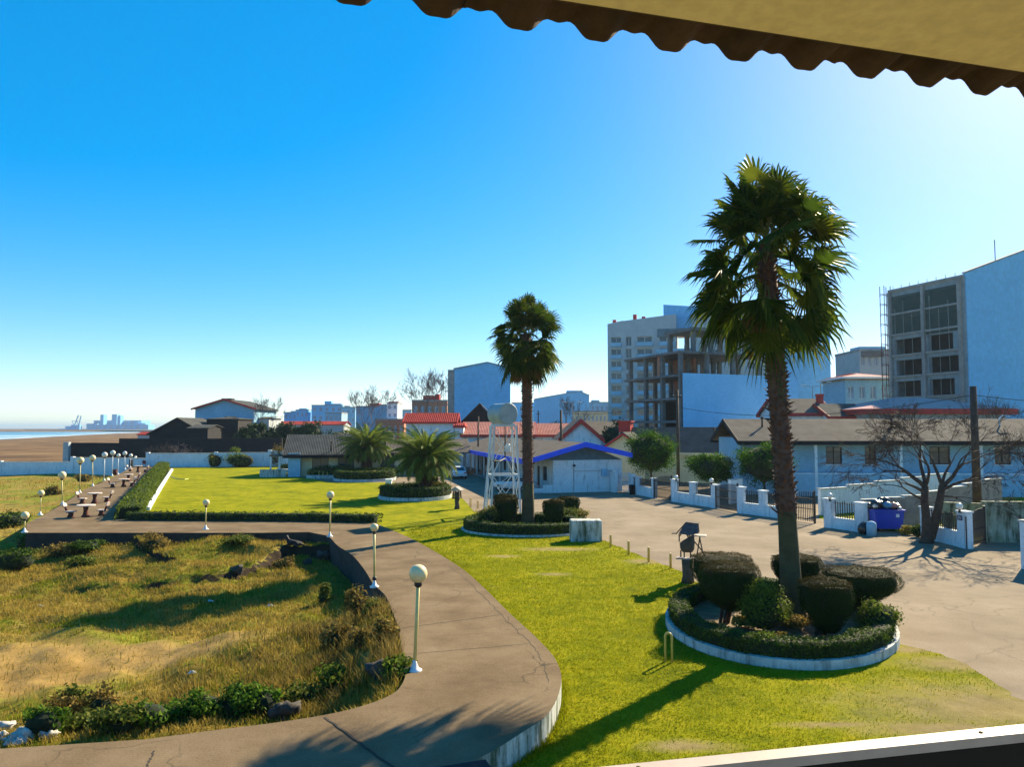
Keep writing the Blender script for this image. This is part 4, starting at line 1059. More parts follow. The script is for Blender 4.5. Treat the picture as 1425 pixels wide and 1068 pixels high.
def feeder(label, p, H, sc, tall=True):
    t = thing('bird_feeder', label, 'bird feeder', p, R(-18)); m = MB()
    m.tube([(0,0,-.05), (.02,0,.3), (-.01,0,H*.6), (0,0,H)], [.24*sc,.19*sc,.17*sc,.2*sc], 10); m.build('pedestal', MAT['feeder'], t, True)
    if tall:
        m = MB(); m.box(-.42,.30,-.2,.25,H,H+.05); m.build('tray', MAT['stone_grey'], t)
        # cut barrel body, open at the rim
        m = MB(); n = 16; z0, z1 = H+.28, H+.85
        m.lathe([(.20,z0), (.27,z0+.12), (.29,z0+.34)], n)
        V = []; Fc = []
        for k in range(n+1):
            a = 2*math.pi*k/n; zz = z0+.34 + .22*(1-math.cos(a-math.pi))/2*1.5
            V += [(.29*math.cos(a), .29*math.sin(a), z0+.34), (.27*math.cos(a), .27*math.sin(a), zz), (.24*math.cos(a), .24*math.sin(a), zz), (.24*math.cos(a), .24*math.sin(a), z0+.1)]
        for k in range(n):
            for j in range(3): Fc.append((4*k+j, 4*k+4+j, 4*k+5+j, 4*k+1+j))
        m.add(V, Fc); m.build('barrel', MAT['feeder'], t, fix=False)
        for sx in (-.25,-.12,.12):
            m = MB(); m.bar((sx,.05,H+.05), (sx,.05,H+.32), .05); m.build('support', MAT['feeder'], t)
        for a_, b_ in (((-.27,.1,z1+.02),(-.05,.1,z1+.46)), ((.1,-.05,z1-.1),(-.06,0,z1+.2)), ((.02,.15,z1+.1),(.62,.2,z0-.05)), ((.45,.2,z1+.03),(.58,.2,H+.2)), ((.48,.2,z1+.03),(.36,.2,H+.2)), ((-.3,0,z1-.2),(-.3,0,z1+.1))):
            m = MB(); m.bar(a_, b_, .045); m.build('twig_strut', MAT['feeder'], t)
        m = MB(); m.box(.15,.72,.0,.4,z1+.03,z1+.07); m.build('side_shelf', MAT['paletop'], t)
        m = MB(); m.yprism([(-.05,z1+.56), (.42,z1+.52), (.46,z1+.18), (.12,z1+.10), (-.30,z1+.14)], -.22, -.17); m.yprism([(-.05,z1+.56), (.42,z1+.52), (.46,z1+.18), (.12,z1+.10), (-.30,z1+.14)], .24, .29)
        o = m.build('gable_panel', MAT['slab'], t)
        m = MB(); m.bar((-.02,.03,z1+.57), (-.40,.03,z1+.12), .52, .04); m.bar((-.38,.03,z1+.13), (-.58,.03,z1+.12), .3, .03); m.bar((-.02,.03,z1+.58), (.46,.03,z1+.54), .52, .04); m.build('roof', MAT['feeder'], t)
    else:
        m = MB(); m.box(-.3,.3,-.26,.26,H,H+.08); m.build('tray', MAT['feeder'], t)
        for sx in (-.24,.24):
            for sy in (-.2,.2):
                m = MB(); m.bar((sx,sy,H+.08), (sx*.8,sy*.8,H+.62), .08); m.build('support', MAT['feeder'], t)
        m = MB(); m.lathe([(.2,H+.08), (.24,H+.3), (.12,H+.5)], 8); m.build('barrel', MAT['feeder'], t)
        m = MB(); m.yprism([(-.42,H+.62), (0,H+.9), (.42,H+.62), (.36,H+.58), (-.36,H+.58)], -.35, .35); m.build('roof', MAT['concrete'], t)
feeder('tall rustic bird feeder with slanted roof on a stump behind large bed', G(957,812), .92, 1.15)
feeder('small dark lantern shaped bird feeder on pedestal beside the round bed', G(636,709), .78, .9, False)

# ---------------------------------------------------------------- water tower
tw = G(700,716); t = thing('water_tower', 'white steel water tower carrying a horizontal tank, behind slim palm', 'water tower', (tw.x, tw.y, 0), R(12))
H = 6.15; q0, q1 = 1.25, .95
MAT['tank'] = pm('weathered_tank_paint', (.30,.38,.40), (.22,.29,.31), 1.2, .5, .15, 12, stain=((.22,.17,.11), 1.0, .62))
C_ = [(-1,-1),(1,-1),(1,1),(-1,1)]
def lp(c, z): k = q0 + (q1-q0)*z/H; return Vector((c[0]*k*.82, c[1]*k*.82, z))
for c in C_:
    m = MB(); m.bar(lp(c,-.05), lp(c,H), .105); m.build('leg', MAT['towerpaint'], t)
for i in range(4):
    a, b_ = C_[i], C_[(i+1) % 4]
    for z in (2.75, H):
        m = MB(); m.bar(lp(a,z), lp(b_,z), .09); m.build('girder', MAT['towerpaint'], t)
    for z0_, z1_ in ((.1,2.75),(2.75,H)):
        m = MB(); m.bar(lp(a,z0_), lp(b_,z1_), .045); m.bar(lp(b_,z0_), lp(a,z1_)+Vector((0,.01,0)), .045); m.build('cross_brace', MAT['towerpaint'], t)
m = MB()
for s in (-.22,.22): m.bar((-1.62+s*.1,-1.2+s,-.05), (-.95+s*.1,-.85+s,H+.2), .06)
for k in range(17):
    u = k/17; m.bar((-1.62+.67*u-.02,-1.42+.35*u,H*u+.2), (-1.62+.67*u+.02,-.98+.35*u,H*u+.2), .04)
m.build('ladder', MAT['towerpaint'], t)
m = MB(); rT, LT = .74, 1.8; prof = [(.0001,-LT/2-.05), (rT*.95,-LT/2-.03), (rT,-LT/2), (rT*1.015,-LT/2+.03), (rT,-LT/2+.06), (rT,-.03), (rT*1.012,0), (rT,.03), (rT,LT/2-.06), (rT*1.015,LT/2-.03), (rT,LT/2), (rT*.95,LT/2+.03), (.0001,LT/2+.05)]
m.lathe(prof, 28); o = m.build('tank', MAT['tank'], t, False); o.location = (-.05,0,H+.1+rT); o.rotation_euler = (R(90),0,R(16))
for yy in (-.7,.7):
    m = MB(); m.box(-.7,.7,yy-.07,yy+.07,H+.03,H+.16); m.build('saddle', MAT['towerpaint'], t)
m = MB(); m.tube([(.1,-.2,H+.1), (.1,-.2,3.9), (-.4,-.8,3.7), (-.9,-1.0,3.75)], .05, 6); m.build('pipe', MAT['black_metal'], t)
m = MB(); m.lathe([(.18,4.35),(.2,4.5),(.2,4.8),(.1,4.9)], 10, (.25,-.5,0)); m.build('pump', MAT['towerpaint'], t)

# ---------------------------------------------------------------- garden fronts: low walls, grilles, gates, globe lamps
def garden_wall(label, A, B, H, low, pillars, th=.28, mat='white', pw=.42, cope=True, grille=True):
    "pillars: list of (start, end) fractions"
    L = (B-A).length; t = thing('garden_wall', label, 'garden wall', (A.x, A.y, 0), ang(A, B))
    m = MB(); m.box(0, L, 0, th, -.05, low); o = m.build('low_wall', MAT[mat], t)
    for (a, hh) in pillars:
        x0 = min(max(a*L - pw/2, -.03), L-pw+.03); m = MB(); m.box(x0, x0+pw, -.06, th+.06, -.055, hh); m.box(x0-.05, x0+pw+.05, -.11, th+.11, hh, hh+.07); m.build('pillar', MAT[mat], t)
    for (a, ha), (b_, hb) in zip(pillars[:-1], pillars[1:]):
        x0 = min(max(a*L - pw/2, -.03), L-pw+.03)+pw; x1 = min(max(b_*L - pw/2, -.03), L-pw+.03)
        if x1-x0 < .3: continue
        m = MB(); m.box(x0, x1, -.04, th+.04, low, low+.05); m.build('coping', MAT[mat], t)
        if grille:
            m = MB(); n = max(2, int((x1-x0)/.15)); top = min(ha, hb)-.02
            for k in range(1, n): x = x0+(x1-x0)*k/n; m.box(x-.018, x+.018, th/2-.018, th/2+.018, low+.05, top+.05*math.sin(k*1.7))
            for z in (low+.15, top-.12): m.box(x0, x1, th/2-.012, th/2+.012, z, z+.03)
            m.build('grille', MAT['black_metal'], t)
    return t
def gate(label, A, B, h0, h1, mat='black_metal'):
    L = (B-A).length; t = thing('garden_gate', label, 'gate', (A.x, A.y, 0), ang(A, B)); m = MB()
    n = max(6, int(L/.15))
    for k in range(n+1):
        x = L*k/n; h = h0 + (h1-h0)*(k/n) + .12*math.sin(math.pi*k/n); m.box(x-.018, x+.018, -.018, .018, .08, h)
        m.bar((x,0,h), (x,0,h+.09), .035)
    m.build('bars', MAT[mat], t)
    m = MB()
    for z in (.2, .85, min(h0,h1)-.12): m.box(0, L, -.025, .025, z, z+.05)
    m.build('rails', MAT[mat], t)
    for x, h in ((0, h0+.15), (L, h1+.2)):
        m = MB(); m.box(x-.05, x+.05, -.05, .05, -.05, h); m.build('post', MAT[mat], t)
def pillar_lamp(label, p):
    t = thing('pillar_lamp', label, 'lamp', p, 0, 'globe lamps on the garden walls'); m = MB(); m.lathe([(.09,0), (.06,.06), (.05,.16)], 10); m.build('holder', MAT['black_metal'], t, True)
    m = MB(); r = .17; n = 10; m.lathe([(max(.0001, r*math.sin(math.pi*i/n)), .15+r-r*math.cos(math.pi*i/n)) for i in range(n+1)], 16); m.build('globe', MAT['globe'], t, True)
def far_y(p): return p
wA0, wA1 = G(877,687), G(910,694)
wB0, wB1 = G(935,698.5), G(996,708)
wC0, wC1 = G(1027,714.5), G(1104,724.5)
wD0, wD1 = G(1148,734.5), G(1202,742)
wE0, wE1 = G(1283,749), G(1345,764.5)
garden_wall('farthest white garden wall with one grille, beside blue-roofed row', wA0, wA1, 1.7, .8, [(0,1.7),(.3,1.55),(1,1.65)])
garden_wall('white garden wall with two grilles under the second citrus tree', wB0, wB1, 1.75, .78, [(0,1.78),(.48,1.70),(1,1.70)], pw=.5)
garden_wall('white garden wall with grilles half hidden by the tall palm trunk', wC0, wC1, 1.75, .72, [(0,1.80),(.46,1.68),(1,1.75)], pw=.5)
garden_wall('white garden wall with sagging grille left of the blue dumpster', wD0, wD1, 1.7, .62, [(0,1.70),(1,1.65)], pw=.55)
t = garden_wall('stained white garden wall with number plate beside the bare tree', wE0, wE1, 1.75, .72, [(0,1.66),(1,1.78)], pw=.62)
# number plate
LE = (wE1-wE0).length
pl = MB(); pl.box(LE-.52,LE-.14,-.085,-.066,1.38,1.62); pl.build('number_plate', pm('navy_enamel', (.01,.015,.09), None, 3, .4), t)
cu = bpy.data.curves.new('plate_number', 'FONT'); cu.body = '252'; cu.size = .2; cu.align_x = 'CENTER'; cu.align_y = 'CENTER'; cu.extrude = .002
fo_ = bpy.data.objects.new('plate_number', cu); COL.objects.link(fo_); cu.materials.append(MAT['white']); fo_.parent = t; fo_.location = (LE-.33,-.09,1.5); fo_.rotation_euler = (R(90),0,0)
gate('pale metal gate against the white gable wall', G(855.5,684.5), G(876,687), 1.55, 1.75, 'gatewhite' if 'gatewhite' in MAT else 'white_metal')
gate('black iron gate right of the farthest garden wall', wA1, wB0, 1.6, 1.95)
gate('black iron gate between the walls under the citrus trees', wB1, wC0, 1.55, 1.9)
gate('black iron gate right of the tall palm trunk', wC1, G(1134,729), 1.6, 1.85)
gate('black iron gate right of the number plate pillar', wE1, G(1371,757), 1.45, 1.75)
for px, py, Y, lab in ((854.5,661,70.3,'globe lamp on the gatepost at the white gable wall'), (941,670,60.8,'globe lamp on left pillar of the two-grille wall'), (990,675,56.3,'globe lamp on right pillar of the two-grille wall'), (1100,688,49.3,'globe lamp beside the tall palm trunk on its wall pillar'), (1155,698,45.1,'globe lamp on the wall left of the blue dumpster'), (1335.5,714,37.7,'globe lamp on the number plate pillar')):
    p = D(px, py, Y); 
    pillar_lamp(lab, p)
def plain_wall(label, pts, th, mat, name='garden_wall', cat='garden wall', base=None, cope=True):
    "pts: (point, top height) along the wall; stepped"
    A = pts[0][0]; t = thing(name, label, cat, (A.x, A.y, 0)); m = MB(); mc = MB()
    for (p, h), (q, h2) in zip(pts[:-1], pts[1:]):
        a, b_ = p-A, q-A; d = (b_-a).normalized(); s = Vector((-d.y, d.x, 0)); zb = -.05 if base is None else base
        L = (b_-a).length; m.obox(Vector((a.x,a.y,0)), (d.x,d.y,0), (s.x,s.y,0), 0, L, 0, th, zb, h)
        if cope: mc.obox(Vector((a.x,a.y,0)), (d.x,d.y,0), (s.x,s.y,0), -.04, L+.04, -.05, th+.05, h, h+.08)
    m.build('wall', MAT[mat], t); 
    if cope: mc.build('coping', MAT['kerb' if mat != 'moss' else 'moss'], t)
    return t
def steps(A, B, h0, h1, n): return [(A.lerp(B, i/n), h0 + (h1-h0)*i/(n-1) if i < n else h1) for i in range(n+1)]
plain_wall('short white pier wall beside the pale gate', [(G(849,685), 1.9), (G(856,686), 1.9)], .3, 'white', cope=False)
plain_wall('white dividing wall behind the gate under the citrus trees', [(G(1018,702), 1.85), (G(1034,699), 1.85)], .25, 'white')
plain_wall('long white stepped wall climbing towards the long house', steps(G(1143,717.5), Vector((34.6,59.4,0)), 1.75, 2.35, 5), .25, 'white')
plain_wall('rough grey dividing wall behind the blue dumpster', steps(G(1203,738), G(1287,735.5), 1.72, 1.9, 3), .25, 'stone_grey')
plain_wall('grey stepped wall behind the bare tree', steps(G(1290,727), Vector((35.5,54.5,0)), 1.85, 2.3, 4), .25, 'stone_grey')
plain_wall('mossy stained garden wall at the right edge', steps(G(1372,755), Vector((29.8,39.2,0)), 2.05, 2.3, 2), .3, 'moss')
plain_wall('low mossy wall behind the number plate gate', [(G(1312,738), 1.55), (G(1373,741), 1.9)], .25, 'moss')
plain_wall('whitewashed corner pier at the right edge of the road', [(G(1421,792), 2.0), (G(1446,797), 2.0)], .4, 'white')

# ---------------------------------------------------------------- rubbish corner
c = G(1239,741); t = thing('dumpster', 'large blue plastic dumpster filled with rubbish bags', 'dumpster', (c.x, c.y+.5, 0), R(-6))
MAT['bluebin'] = pm('blue_plastic', (.01,.06,.55), (.008,.05,.45), 2, .4, .05, 10); MAT['redbin'] = pm('red_plastic', (.36,.045,.03), (.26,.03,.02), 2, .5)
def tub(m, x0, x1, y0, y1, z0, z1, fl, mi=0):
    v = [(x0,y0,z0),(x1,y0,z0),(x1,y1,z0),(x0,y1,z0),(x0-fl,y0-fl,z1),(x1+fl,y0-fl,z1),(x1+fl,y1+fl,z1),(x0-fl,y1+fl,z1)]
    k = .05; v += [(x0-fl+k,y0-fl+k,z1),(x1+fl-k,y0-fl+k,z1),(x1+fl-k,y1+fl-k,z1),(x0-fl+k,y1+fl-k,z1),(x0+k,y0+k,z0+.6*(z1-z0)),(x1-k,y0+k,z0+.6*(z1-z0)),(x1-k,y1-k,z0+.6*(z1-z0)),(x0+k,y1-k,z0+.6*(z1-z0))]
    m.add(v, [(0,3,2,1)] + [(i,(i+1)%4,4+(i+1)%4,4+i) for i in range(4)] + [(4+i,4+(i+1)%4,8+(i+1)%4,8+i) for i in range(4)] + [(8+i,8+(i+1)%4,12+(i+1)%4,12+i) for i in range(4)] + [(12,13,14,15)], mi)
m = MB(); tub(m, -.72,.72,-.5,.5,.18,1.2,.1); m.build('body', MAT['bluebin'], t)
m = MB(); m.box(-.88,.88,-.66,-.58,1.2,1.28); m.box(-.88,.88,.58,.66,1.2,1.28); m.box(-.90,-.82,-.58,.58,1.2,1.28); m.box(.82,.90,-.58,.58,1.2,1.28); m.build('rim', MAT['bluebin'], t)
m = MB(); m.box(.36,.54,-.60,-.585,.86,1.04); m.build('sticker', MAT['white'], t)
for sx in (-.6,.6):
    for sy in (-.4,.4):
        m = MB(); m.lathe([(.09,-.03),(.09,.03)], 10); o = m.build('wheel', MAT['tyre'], t); o.location = (sx,sy,.09); o.rotation_euler = (R(90),0,0)
def lumpy(name, label, cat, loc, rx, ry, rz, mat, seed, group=None, amp=.22, n=10, fr=1.9):
    m = MB(); sup_core(m, rx, ry, rz, 0, 2.2, 0, n); V = m.v[-1]
    for i in range(len(V)):
        p = Vector(V[i]); V[i] = p*(1 + amp*noise.noise(Vector((p.x/rx, p.y/ry, p.z/rz))*fr*.7 + Vector((seed*3.1,0,0))) + amp*.5*noise.noise(Vector((p.x/rx, p.y/ry, p.z/rz))*fr*2 + Vector((seed,4,0))))
    o = m.build(name, MAT[mat] if isinstance(mat, str) else mat, smooth=True, loc=loc); return tag(o, label, cat, group)
MAT['bagblack'] = pm('black_bin_bag', (.012,.012,.014), (.02,.02,.022), 6, .25, .6, 8, spec=.6); MAT['bagwhite'] = pm('white_bag', (.6,.6,.58), (.45,.46,.46), 5, .4, .6, 8); MAT['bagblue'] = pm('pale_blue_bag', (.12,.28,.42), (.08,.2,.32), 5, .4, .6, 8); MAT['bagpink'] = pm('pink_bag', (.5,.25,.22), (.35,.18,.16), 5, .4, .6, 8)
for i, (dx, dy, z, r_, mt, lab) in enumerate(((-.95,.05,1.45,.30,'bagblack','black bag spilling over above the red bin'), (-.5,-.1,1.55,.36,'bagblack','black bag at the left of the dumpster heap'), (-.05,-.3,1.52,.26,'bagblue','pale blue bag in the middle of the dumpster heap'), (.0,.2,1.66,.40,'bagblack','black bag crowning the dumpster heap'), (.35,-.25,1.5,.24,'bagpink','pinkish bag at the right front of the dumpster heap'), (.6,.0,1.42,.30,'bagblack','black bag sagging at the right of the dumpster heap'), (-.75,-.32,1.46,.15,'bagwhite','small white bag at the left of the dumpster heap'), (.66,-.36,1.36,.13,'bagwhite','small white bag at the right rim of dumpster'))):
    lumpy('rubbish_bag', lab, 'rubbish bag', (c.x+dx, c.y+.5+dy, z), r_, r_*.9, r_*.72, mt, 60+i, 'rubbish bags on the dumpster', .3)
c = G(1214,738); t = thing('red_bin', 'red plastic bin wedged between white wall and blue dumpster', 'bin', (c.x, c.y+.6, 0), R(-4))
m = MB(); tub(m, -.27,.27,-.3,.3,.1,1.24,.05); m.build('body', MAT['redbin'], t)
for sx in (-.2,.2):
    m = MB(); m.lathe([(.1,-.03),(.1,.03)], 10); o = m.build('wheel', MAT['tyre'], t); o.location = (sx,.25,.1); o.rotation_euler = (0,R(90),0)
m = MB(); m.lathe([(.26,-.03),(.26,.62),(.22,.72),(.12,.79),(.0001,.81)], 16); tag(m.build('bollard', MAT['greyblue'], smooth=True, loc=G(1213,746)), 'round-topped pale bollard in front of the red bin', 'bollard')
lumpy('rubbish_bag', 'dark full sack on the ground beside the pale bollard', 'rubbish bag', G(1203,744)+Vector((0,0,.3)), .34, .3, .38, 'bagblack', 77)
c = G(880,688.5); t = thing('litter_bin', 'small black bin against the farthest garden wall', 'bin', c); m = MB(); m.lathe([(.26,-.03),(.3,.75),(.31,.76)], 12); m.build('body', MAT['dark'], t, True); m = MB(); m.lathe([(.33,.76),(.33,.82),(.2,.88)], 12); m.build('lid', MAT['dark'], t, True)
leafy_shrub('low weedy plant right of the blue dumpster', G(1262,745), .55, .4, .28, 900, .11, 'yellow', 78, core=False)
leafy_shrub('dark green weed clump at the foot of bare tree', G(1277,748), .38, .35, .38, 900, .1, 'hedge', 79)

# ---------------------------------------------------------------- trees in the gardens
bush_tree('largest round citrus tree behind the farthest garden wall', G(906,683), 1.95, 2.4, 1.95, 66, 320, .17, 81)
bush_tree('lower round citrus tree behind the two-grille wall', G(990,692), 1.45, 1.95, 1.12, 52, 300, .17, 82)
bush_tree('citrus tree half hidden by the tall palm trunk', G(1064,697), 1.5, 2.15, 1.75, 60, 300, .16, 83)
random.seed(91); p = G(1291,756); t = thing('bare_tree', 'bare forked tree with spreading twigs on the road edge', 'tree', (p.x, p.y, 0))
m = MB(); m.tube([(-.1,0,-.15),(-.02,0,.1),(0,0,.55),(-.04,0,1.4),(-.10,0,2.2),(-.03,0,2.95)], [.42,.34,.27,.21,.19,.17], 12); m.tube([(.12,0,.25),(.35,.02,.9),(.62,.05,1.7),(.75,.0,2.4),(.85,0,3.0)], [.27,.24,.20,.18,.16], 12); m.build('trunk', MAT['bark'], t, True)
m = MB()
for (s0, d0, L0, r0_) in (((-.05,0,2.9),(-.75,.1,.75),1.5,.12), ((-.03,0,2.95),(.15,.3,1.1),1.5,.11), ((-.08,0,2.6),(-.9,-.4,.35),1.4,.09), ((-.1,0,2.2),(-.7,.5,.6),1.2,.07), ((-.04,0,2.9),(-.25,-.6,.9),1.4,.09),
        ((.85,0,3.0),(-.2,.3,1.2),1.4,.10), ((.84,0,2.9),(.95,.1,.55),1.6,.12), ((.8,0,2.7),(.6,-.6,.6),1.5,.10), ((.85,0,3.0),(.6,.5,1.0),1.4,.09), ((.75,0,2.4),(1.0,.2,.1),1.3,.06)):
    branch_tree(m, Vector(s0), Vector(d0), L0, r0_, 1, 7, .55, 2, 3, .03, 0, .35, .009)
m.build('crown', MAT['bark'], t, fix=False)
bare_tree('bare brown twiggy tree at the right edge behind mossy wall', Vector((33.5,46.5,0)), 6.6, .2, 6, 93, .8, 'bark')

# ---------------------------------------------------------------- poles and wires
def pole(label, p, h, r, mat='darkwood', arm=True):
    t = thing('utility_pole', label, 'utility pole', p, R(8)); m = MB(); m.tube([(0,0,-.1),(0,0,h)], [r*1.15, r*.85], 10); m.build('shaft', MAT[mat], t, True)
    if arm:
        m = MB(); m.box(-.5,.5,-.06,.06,h-.75,h-.63); m.build('crossarm', MAT['darkwood'], t)
        for x in (-.4,.4):
            m = MB(); m.lathe([(.04,h-.63),(.06,h-.58),(.03,h-.5)], 8, (x,0,0)); m.build('insulator', MAT['white_metal'], t)
pR = D(1360,700,47.5); pole('stout brown wooden pole behind bare tree at right', (pR.x, 47.5, 0), EYE+(596-538)*47.5/F, .235, arm=False)
pM = D(943,600,78.); pole('tall dark pole in front of the blue hoarding', (pM.x, 78., 0), EYE+(596-543)*78/F, .16)
pL = D(780.7,600,98.); pole('dark pole behind the blue-roofed row', (pL.x, 98., 0), EYE+(596-571)*98/F, .17, arm=False)
pK = D(665.5,600,100.); pole('thin dark pole left of the water tank', (pK.x, 100., 0), EYE+(596-580)*100/F, .12, arm=False)
pN = D(749,600,160.); pole('slender far pole with crossbar right of slim palm', (pN.x, 160., 0), EYE+(596-572)*160/F, .14)
def wire(label, a, b_, sag):
    m = MB(); pts = [Vector(a).lerp(Vector(b_), i/16) - Vector((0,0,4*sag*(i/16)*(1-i/16))) for i in range(17)]; q_ = pts[0].copy()
    m.tube([p-q_ for p in pts], .022, 4, 0, False); tag(m.build('power_line', MAT['black_metal'], loc=q_), label, 'power line')
zt = EYE+(596-550)*47.5/F
wire('black overhead wire sagging from dark pole to the stout pole', (pM.x, 78, EYE+(596-567)*78/F), (pR.x, 47.5, zt), 1.1)
wire('black overhead wire running right from the stout pole', (pR.x, 47.5, zt), (46, 50, zt-.3), .4)
wire('thin overhead wire between the two dark poles at left', (pL.x, 98, EYE+(596-575)*98/F), (pM.x, 78, EYE+(596-556)*78/F), .7)
def street_light(label, px, Y, ytop, two=True):
    p = D(px, 600, Y); h = EYE+(596-ytop)*Y/F; t = thing('street_light', label, 'street light', (p.x, Y, 0)); m = MB(); m.tube([(0,0,-.1),(0,0,h)], [.12,.07], 8); m.build('pole', MAT['concrete'], t)
    for s in ((-1,1) if two else (1,)):
        m = MB(); m.bar((0,0,h-.05), (s*1.6,0,h+.1), .09); m.build('arm', MAT['concrete'], t)
        m = MB(); m.box(min(s*1.2,s*2.0),max(s*1.2,s*2.0),-.14,.14,h+.14,h+.26); m.build('lamp_head', MAT['white_metal'], t)
street_light('twin-armed street light left of the red-roofed houses', 796.5, 150, 561)
street_light('twin-armed street light right of the tall palm', 1132, 130, 538)
street_light('single-armed street light right of the twin-armed one', 1143.5, 140, 533, False)

# ---------------------------------------------------------------- buildings: shared builders
def wall_open(m, o, u, n, L, z0, z1, ops=(), depth=.18, mi=0, mir=None):
    "wall face with real openings and their reveals; u x z = n"
    o = Vector(o); u = Vector(u); n = Vector(n)
    xs_ = sorted({0, L, *[a for q in ops for a in (q[0], q[1])]}); zs_ = sorted({z0, z1, *[a for q in ops for a in (q[2], q[3])]})
    Pt = lambda a, z, d=0: o + u*a + n*d + Vector((0,0,z))
    for i in range(len(xs_)-1):
        for j in range(len(zs_)-1):
            xm, zm = (xs_[i]+xs_[i+1])/2, (zs_[j]+zs_[j+1])/2
            if any(q[0] < xm < q[1] and q[2] < zm < q[3] for q in ops): continue
            m.quad(Pt(xs_[i],zs_[j]), Pt(xs_[i+1],zs_[j]), Pt(xs_[i+1],zs_[j+1]), Pt(xs_[i],zs_[j+1]), mi)
    for a, b_, c, d in [q[:4] for q in ops]:
        for (p, q) in (((a,c),(b_,c)), ((b_,c),(b_,d)), ((b_,d),(a,d)), ((a,d),(a,c))):
            m.quad(Pt(*p), Pt(*q), Pt(*q,-depth), Pt(*p,-depth), mi if mir is None else mir)
def window(t, o, u, n, op, depth=.16, style='cross', fm='white_metal', gm='glass', sill=True, simple=False, name='window'):
    a, b_, c, d = op[:4]; m = MB()
    m.obox(o, u, n, a, b_, -depth-.04, -depth, c, d)
    if simple:
        f = .07 if b_-a < 3 else .12
        for q in ((a,a+f,c,d),(b_-f,b_,c,d),(a+f,b_-f,d-f,d),(a+f,b_-f,c,c+f)): m.obox(o,u,n,q[0],q[1],-depth,-depth+.05,q[2],q[3],1)
        if style == 'cross': m.obox(o,u,n,(a+b_)/2-f/2,(a+b_)/2+f/2,-depth,-depth+.045,c+f,d-f,1)
        return m.build(name, [MAT[gm], MAT[fm]], t)
    w_ = m.build(name, MAT[gm], t); f = .07; m = MB()
    for q in ((a,a+f,c,d),(b_-f,b_,c,d),(a+f,b_-f,d-f,d),(a+f,b_-f,c,c+f)): m.obox(o,u,n,q[0],q[1],-depth,-depth+.06,q[2],q[3])
    if style in ('cross','grid'):
        m.obox(o,u,n,(a+b_)/2-f/2,(a+b_)/2+f/2,-depth,-depth+.05,c+f,d-f)
    if style == 'grid': m.obox(o,u,n,a+f,(a+b_)/2-f/2,-depth,-depth+.048,c+(d-c)*.66,c+(d-c)*.66+.05); m.obox(o,u,n,(a+b_)/2+f/2,b_-f,-depth,-depth+.048,c+(d-c)*.66,c+(d-c)*.66+.05)
    m.build('frame', MAT[fm], w_)
    if sill:
        m = MB(); m.obox(o,u,n,a-.08,b_+.08,-depth+.02,.07,c-.07,c-.003); m.build('sill', MAT['white'], w_)
    return w_
FU, FN = (1,0,0), (0,-1,0)
def shell(t, L, W, z0, z1, fops=(), lops=(), rops=(), mat='white', name='wall', depth=.18, gable=None):
    "four walls in the thing's own coordinates; gable=(side, ridge height) closes a pitched end at x=0 / x=L / front"
    m = MB()
    wall_open(m, (0,0,0), FU, FN, L, z0, z1, fops, depth)
    wall_open(m, (L,0,0), (0,1,0), (1,0,0), W, z0, z1, rops, depth)
    wall_open(m, (L,W,0), (-1,0,0), (0,1,0), L, z0, z1, (), depth)
    wall_open(m, (0,W,0), (0,-1,0), (-1,0,0), W, z0, z1, lops, depth)
    if gable == 'front':
        pass
    return m.build(name, MAT[mat], t, fix=False)
def roof_gx(t, L, W, ze, zr, oh, mat, trim=None, thick=.12, ohx=None, fr=.5, name='roof', td=.22):
    "gable roof with its ridge along local x"
    ohx = oh if ohx is None else ohx; m = MB(); yr = W*fr; s1 = (zr-ze)/yr; s2 = (zr-ze)/(W-yr)
    pr = [(-oh, ze-oh*s1), (yr, zr), (W+oh, ze-oh*s2), (W+oh, ze-oh*s2+thick), (yr, zr+thick), (-oh, ze-oh*s1+thick)]
    m.xprism(pr, -ohx, L+ohx); r = m.build(name, MAT[mat], t)
    if trim:
        m = MB()
        for x in (-ohx-.06, L+ohx+.003):
            m.xprism([(-oh, ze-oh*s1-td), (yr, zr-td), (W+oh, ze-oh*s2-td), (W+oh, ze-oh*s2+thick+.04), (yr, zr+thick+.04), (-oh, ze-oh*s1+thick+.04)], x, x+.057)
        m.box(-ohx, L+ohx, -oh-.06, -oh-.003, ze-oh*s1-td, ze-oh*s1+thick+.03); m.box(-ohx, L+ohx, W+oh+.003, W+oh+.06, ze-oh*s2-td, ze-oh*s2+thick+.03)
        m.build('fascia', MAT[trim], t)
    return r
def gable_ends(t, L, W, ze, zr, mat, fr=.5, name='gable_wall'):
    m = MB(); yr = W*fr
    m.xprism([(0.02,ze),(W-.02,ze),(yr,zr-.03)], 0, .15); m.xprism([(0.02,ze),(W-.02,ze),(yr,zr-.03)], L-.15, L); m.build(name, MAT[mat], t)
def roof_hip(t, L, W, ze, zr, oh, mat, trim=None, td=.25, inset=None, name='roof'):
    i_ = W*.5 if inset is None else inset; a = -oh
    e = [(a,a),(L+oh,a),(L+oh,W+oh),(a,W+oh)]; m = MB()
    V = [(x,y,ze) for x, y in e] + [(x,y,ze+.12) for x, y in e] + [(i_,W/2,zr),(L-i_,W/2,zr)]
    m.add(V, [(0,3,2,1),(0,1,5,4),(1,2,6,5),(2,3,7,6),(3,0,4,7),(4,5,9,8),(5,6,9),(6,7,8,9),(7,4,8)]); r = m.build(name, MAT[mat], t)
    if trim:
        m = MB(); q = oh+.05
        m.box(-q,L+q,-q,-oh-.003,ze-td,ze+.14); m.box(-q,L+q,W+oh+.003,W+q,ze-td,ze+.14); m.box(-q,-oh-.003,-oh,W+oh,ze-td,ze+.14); m.box(L+oh+.003,L+q,-oh,W+oh,ze-td,ze+.14)
        m.build('fascia', MAT[trim], t)
    return r
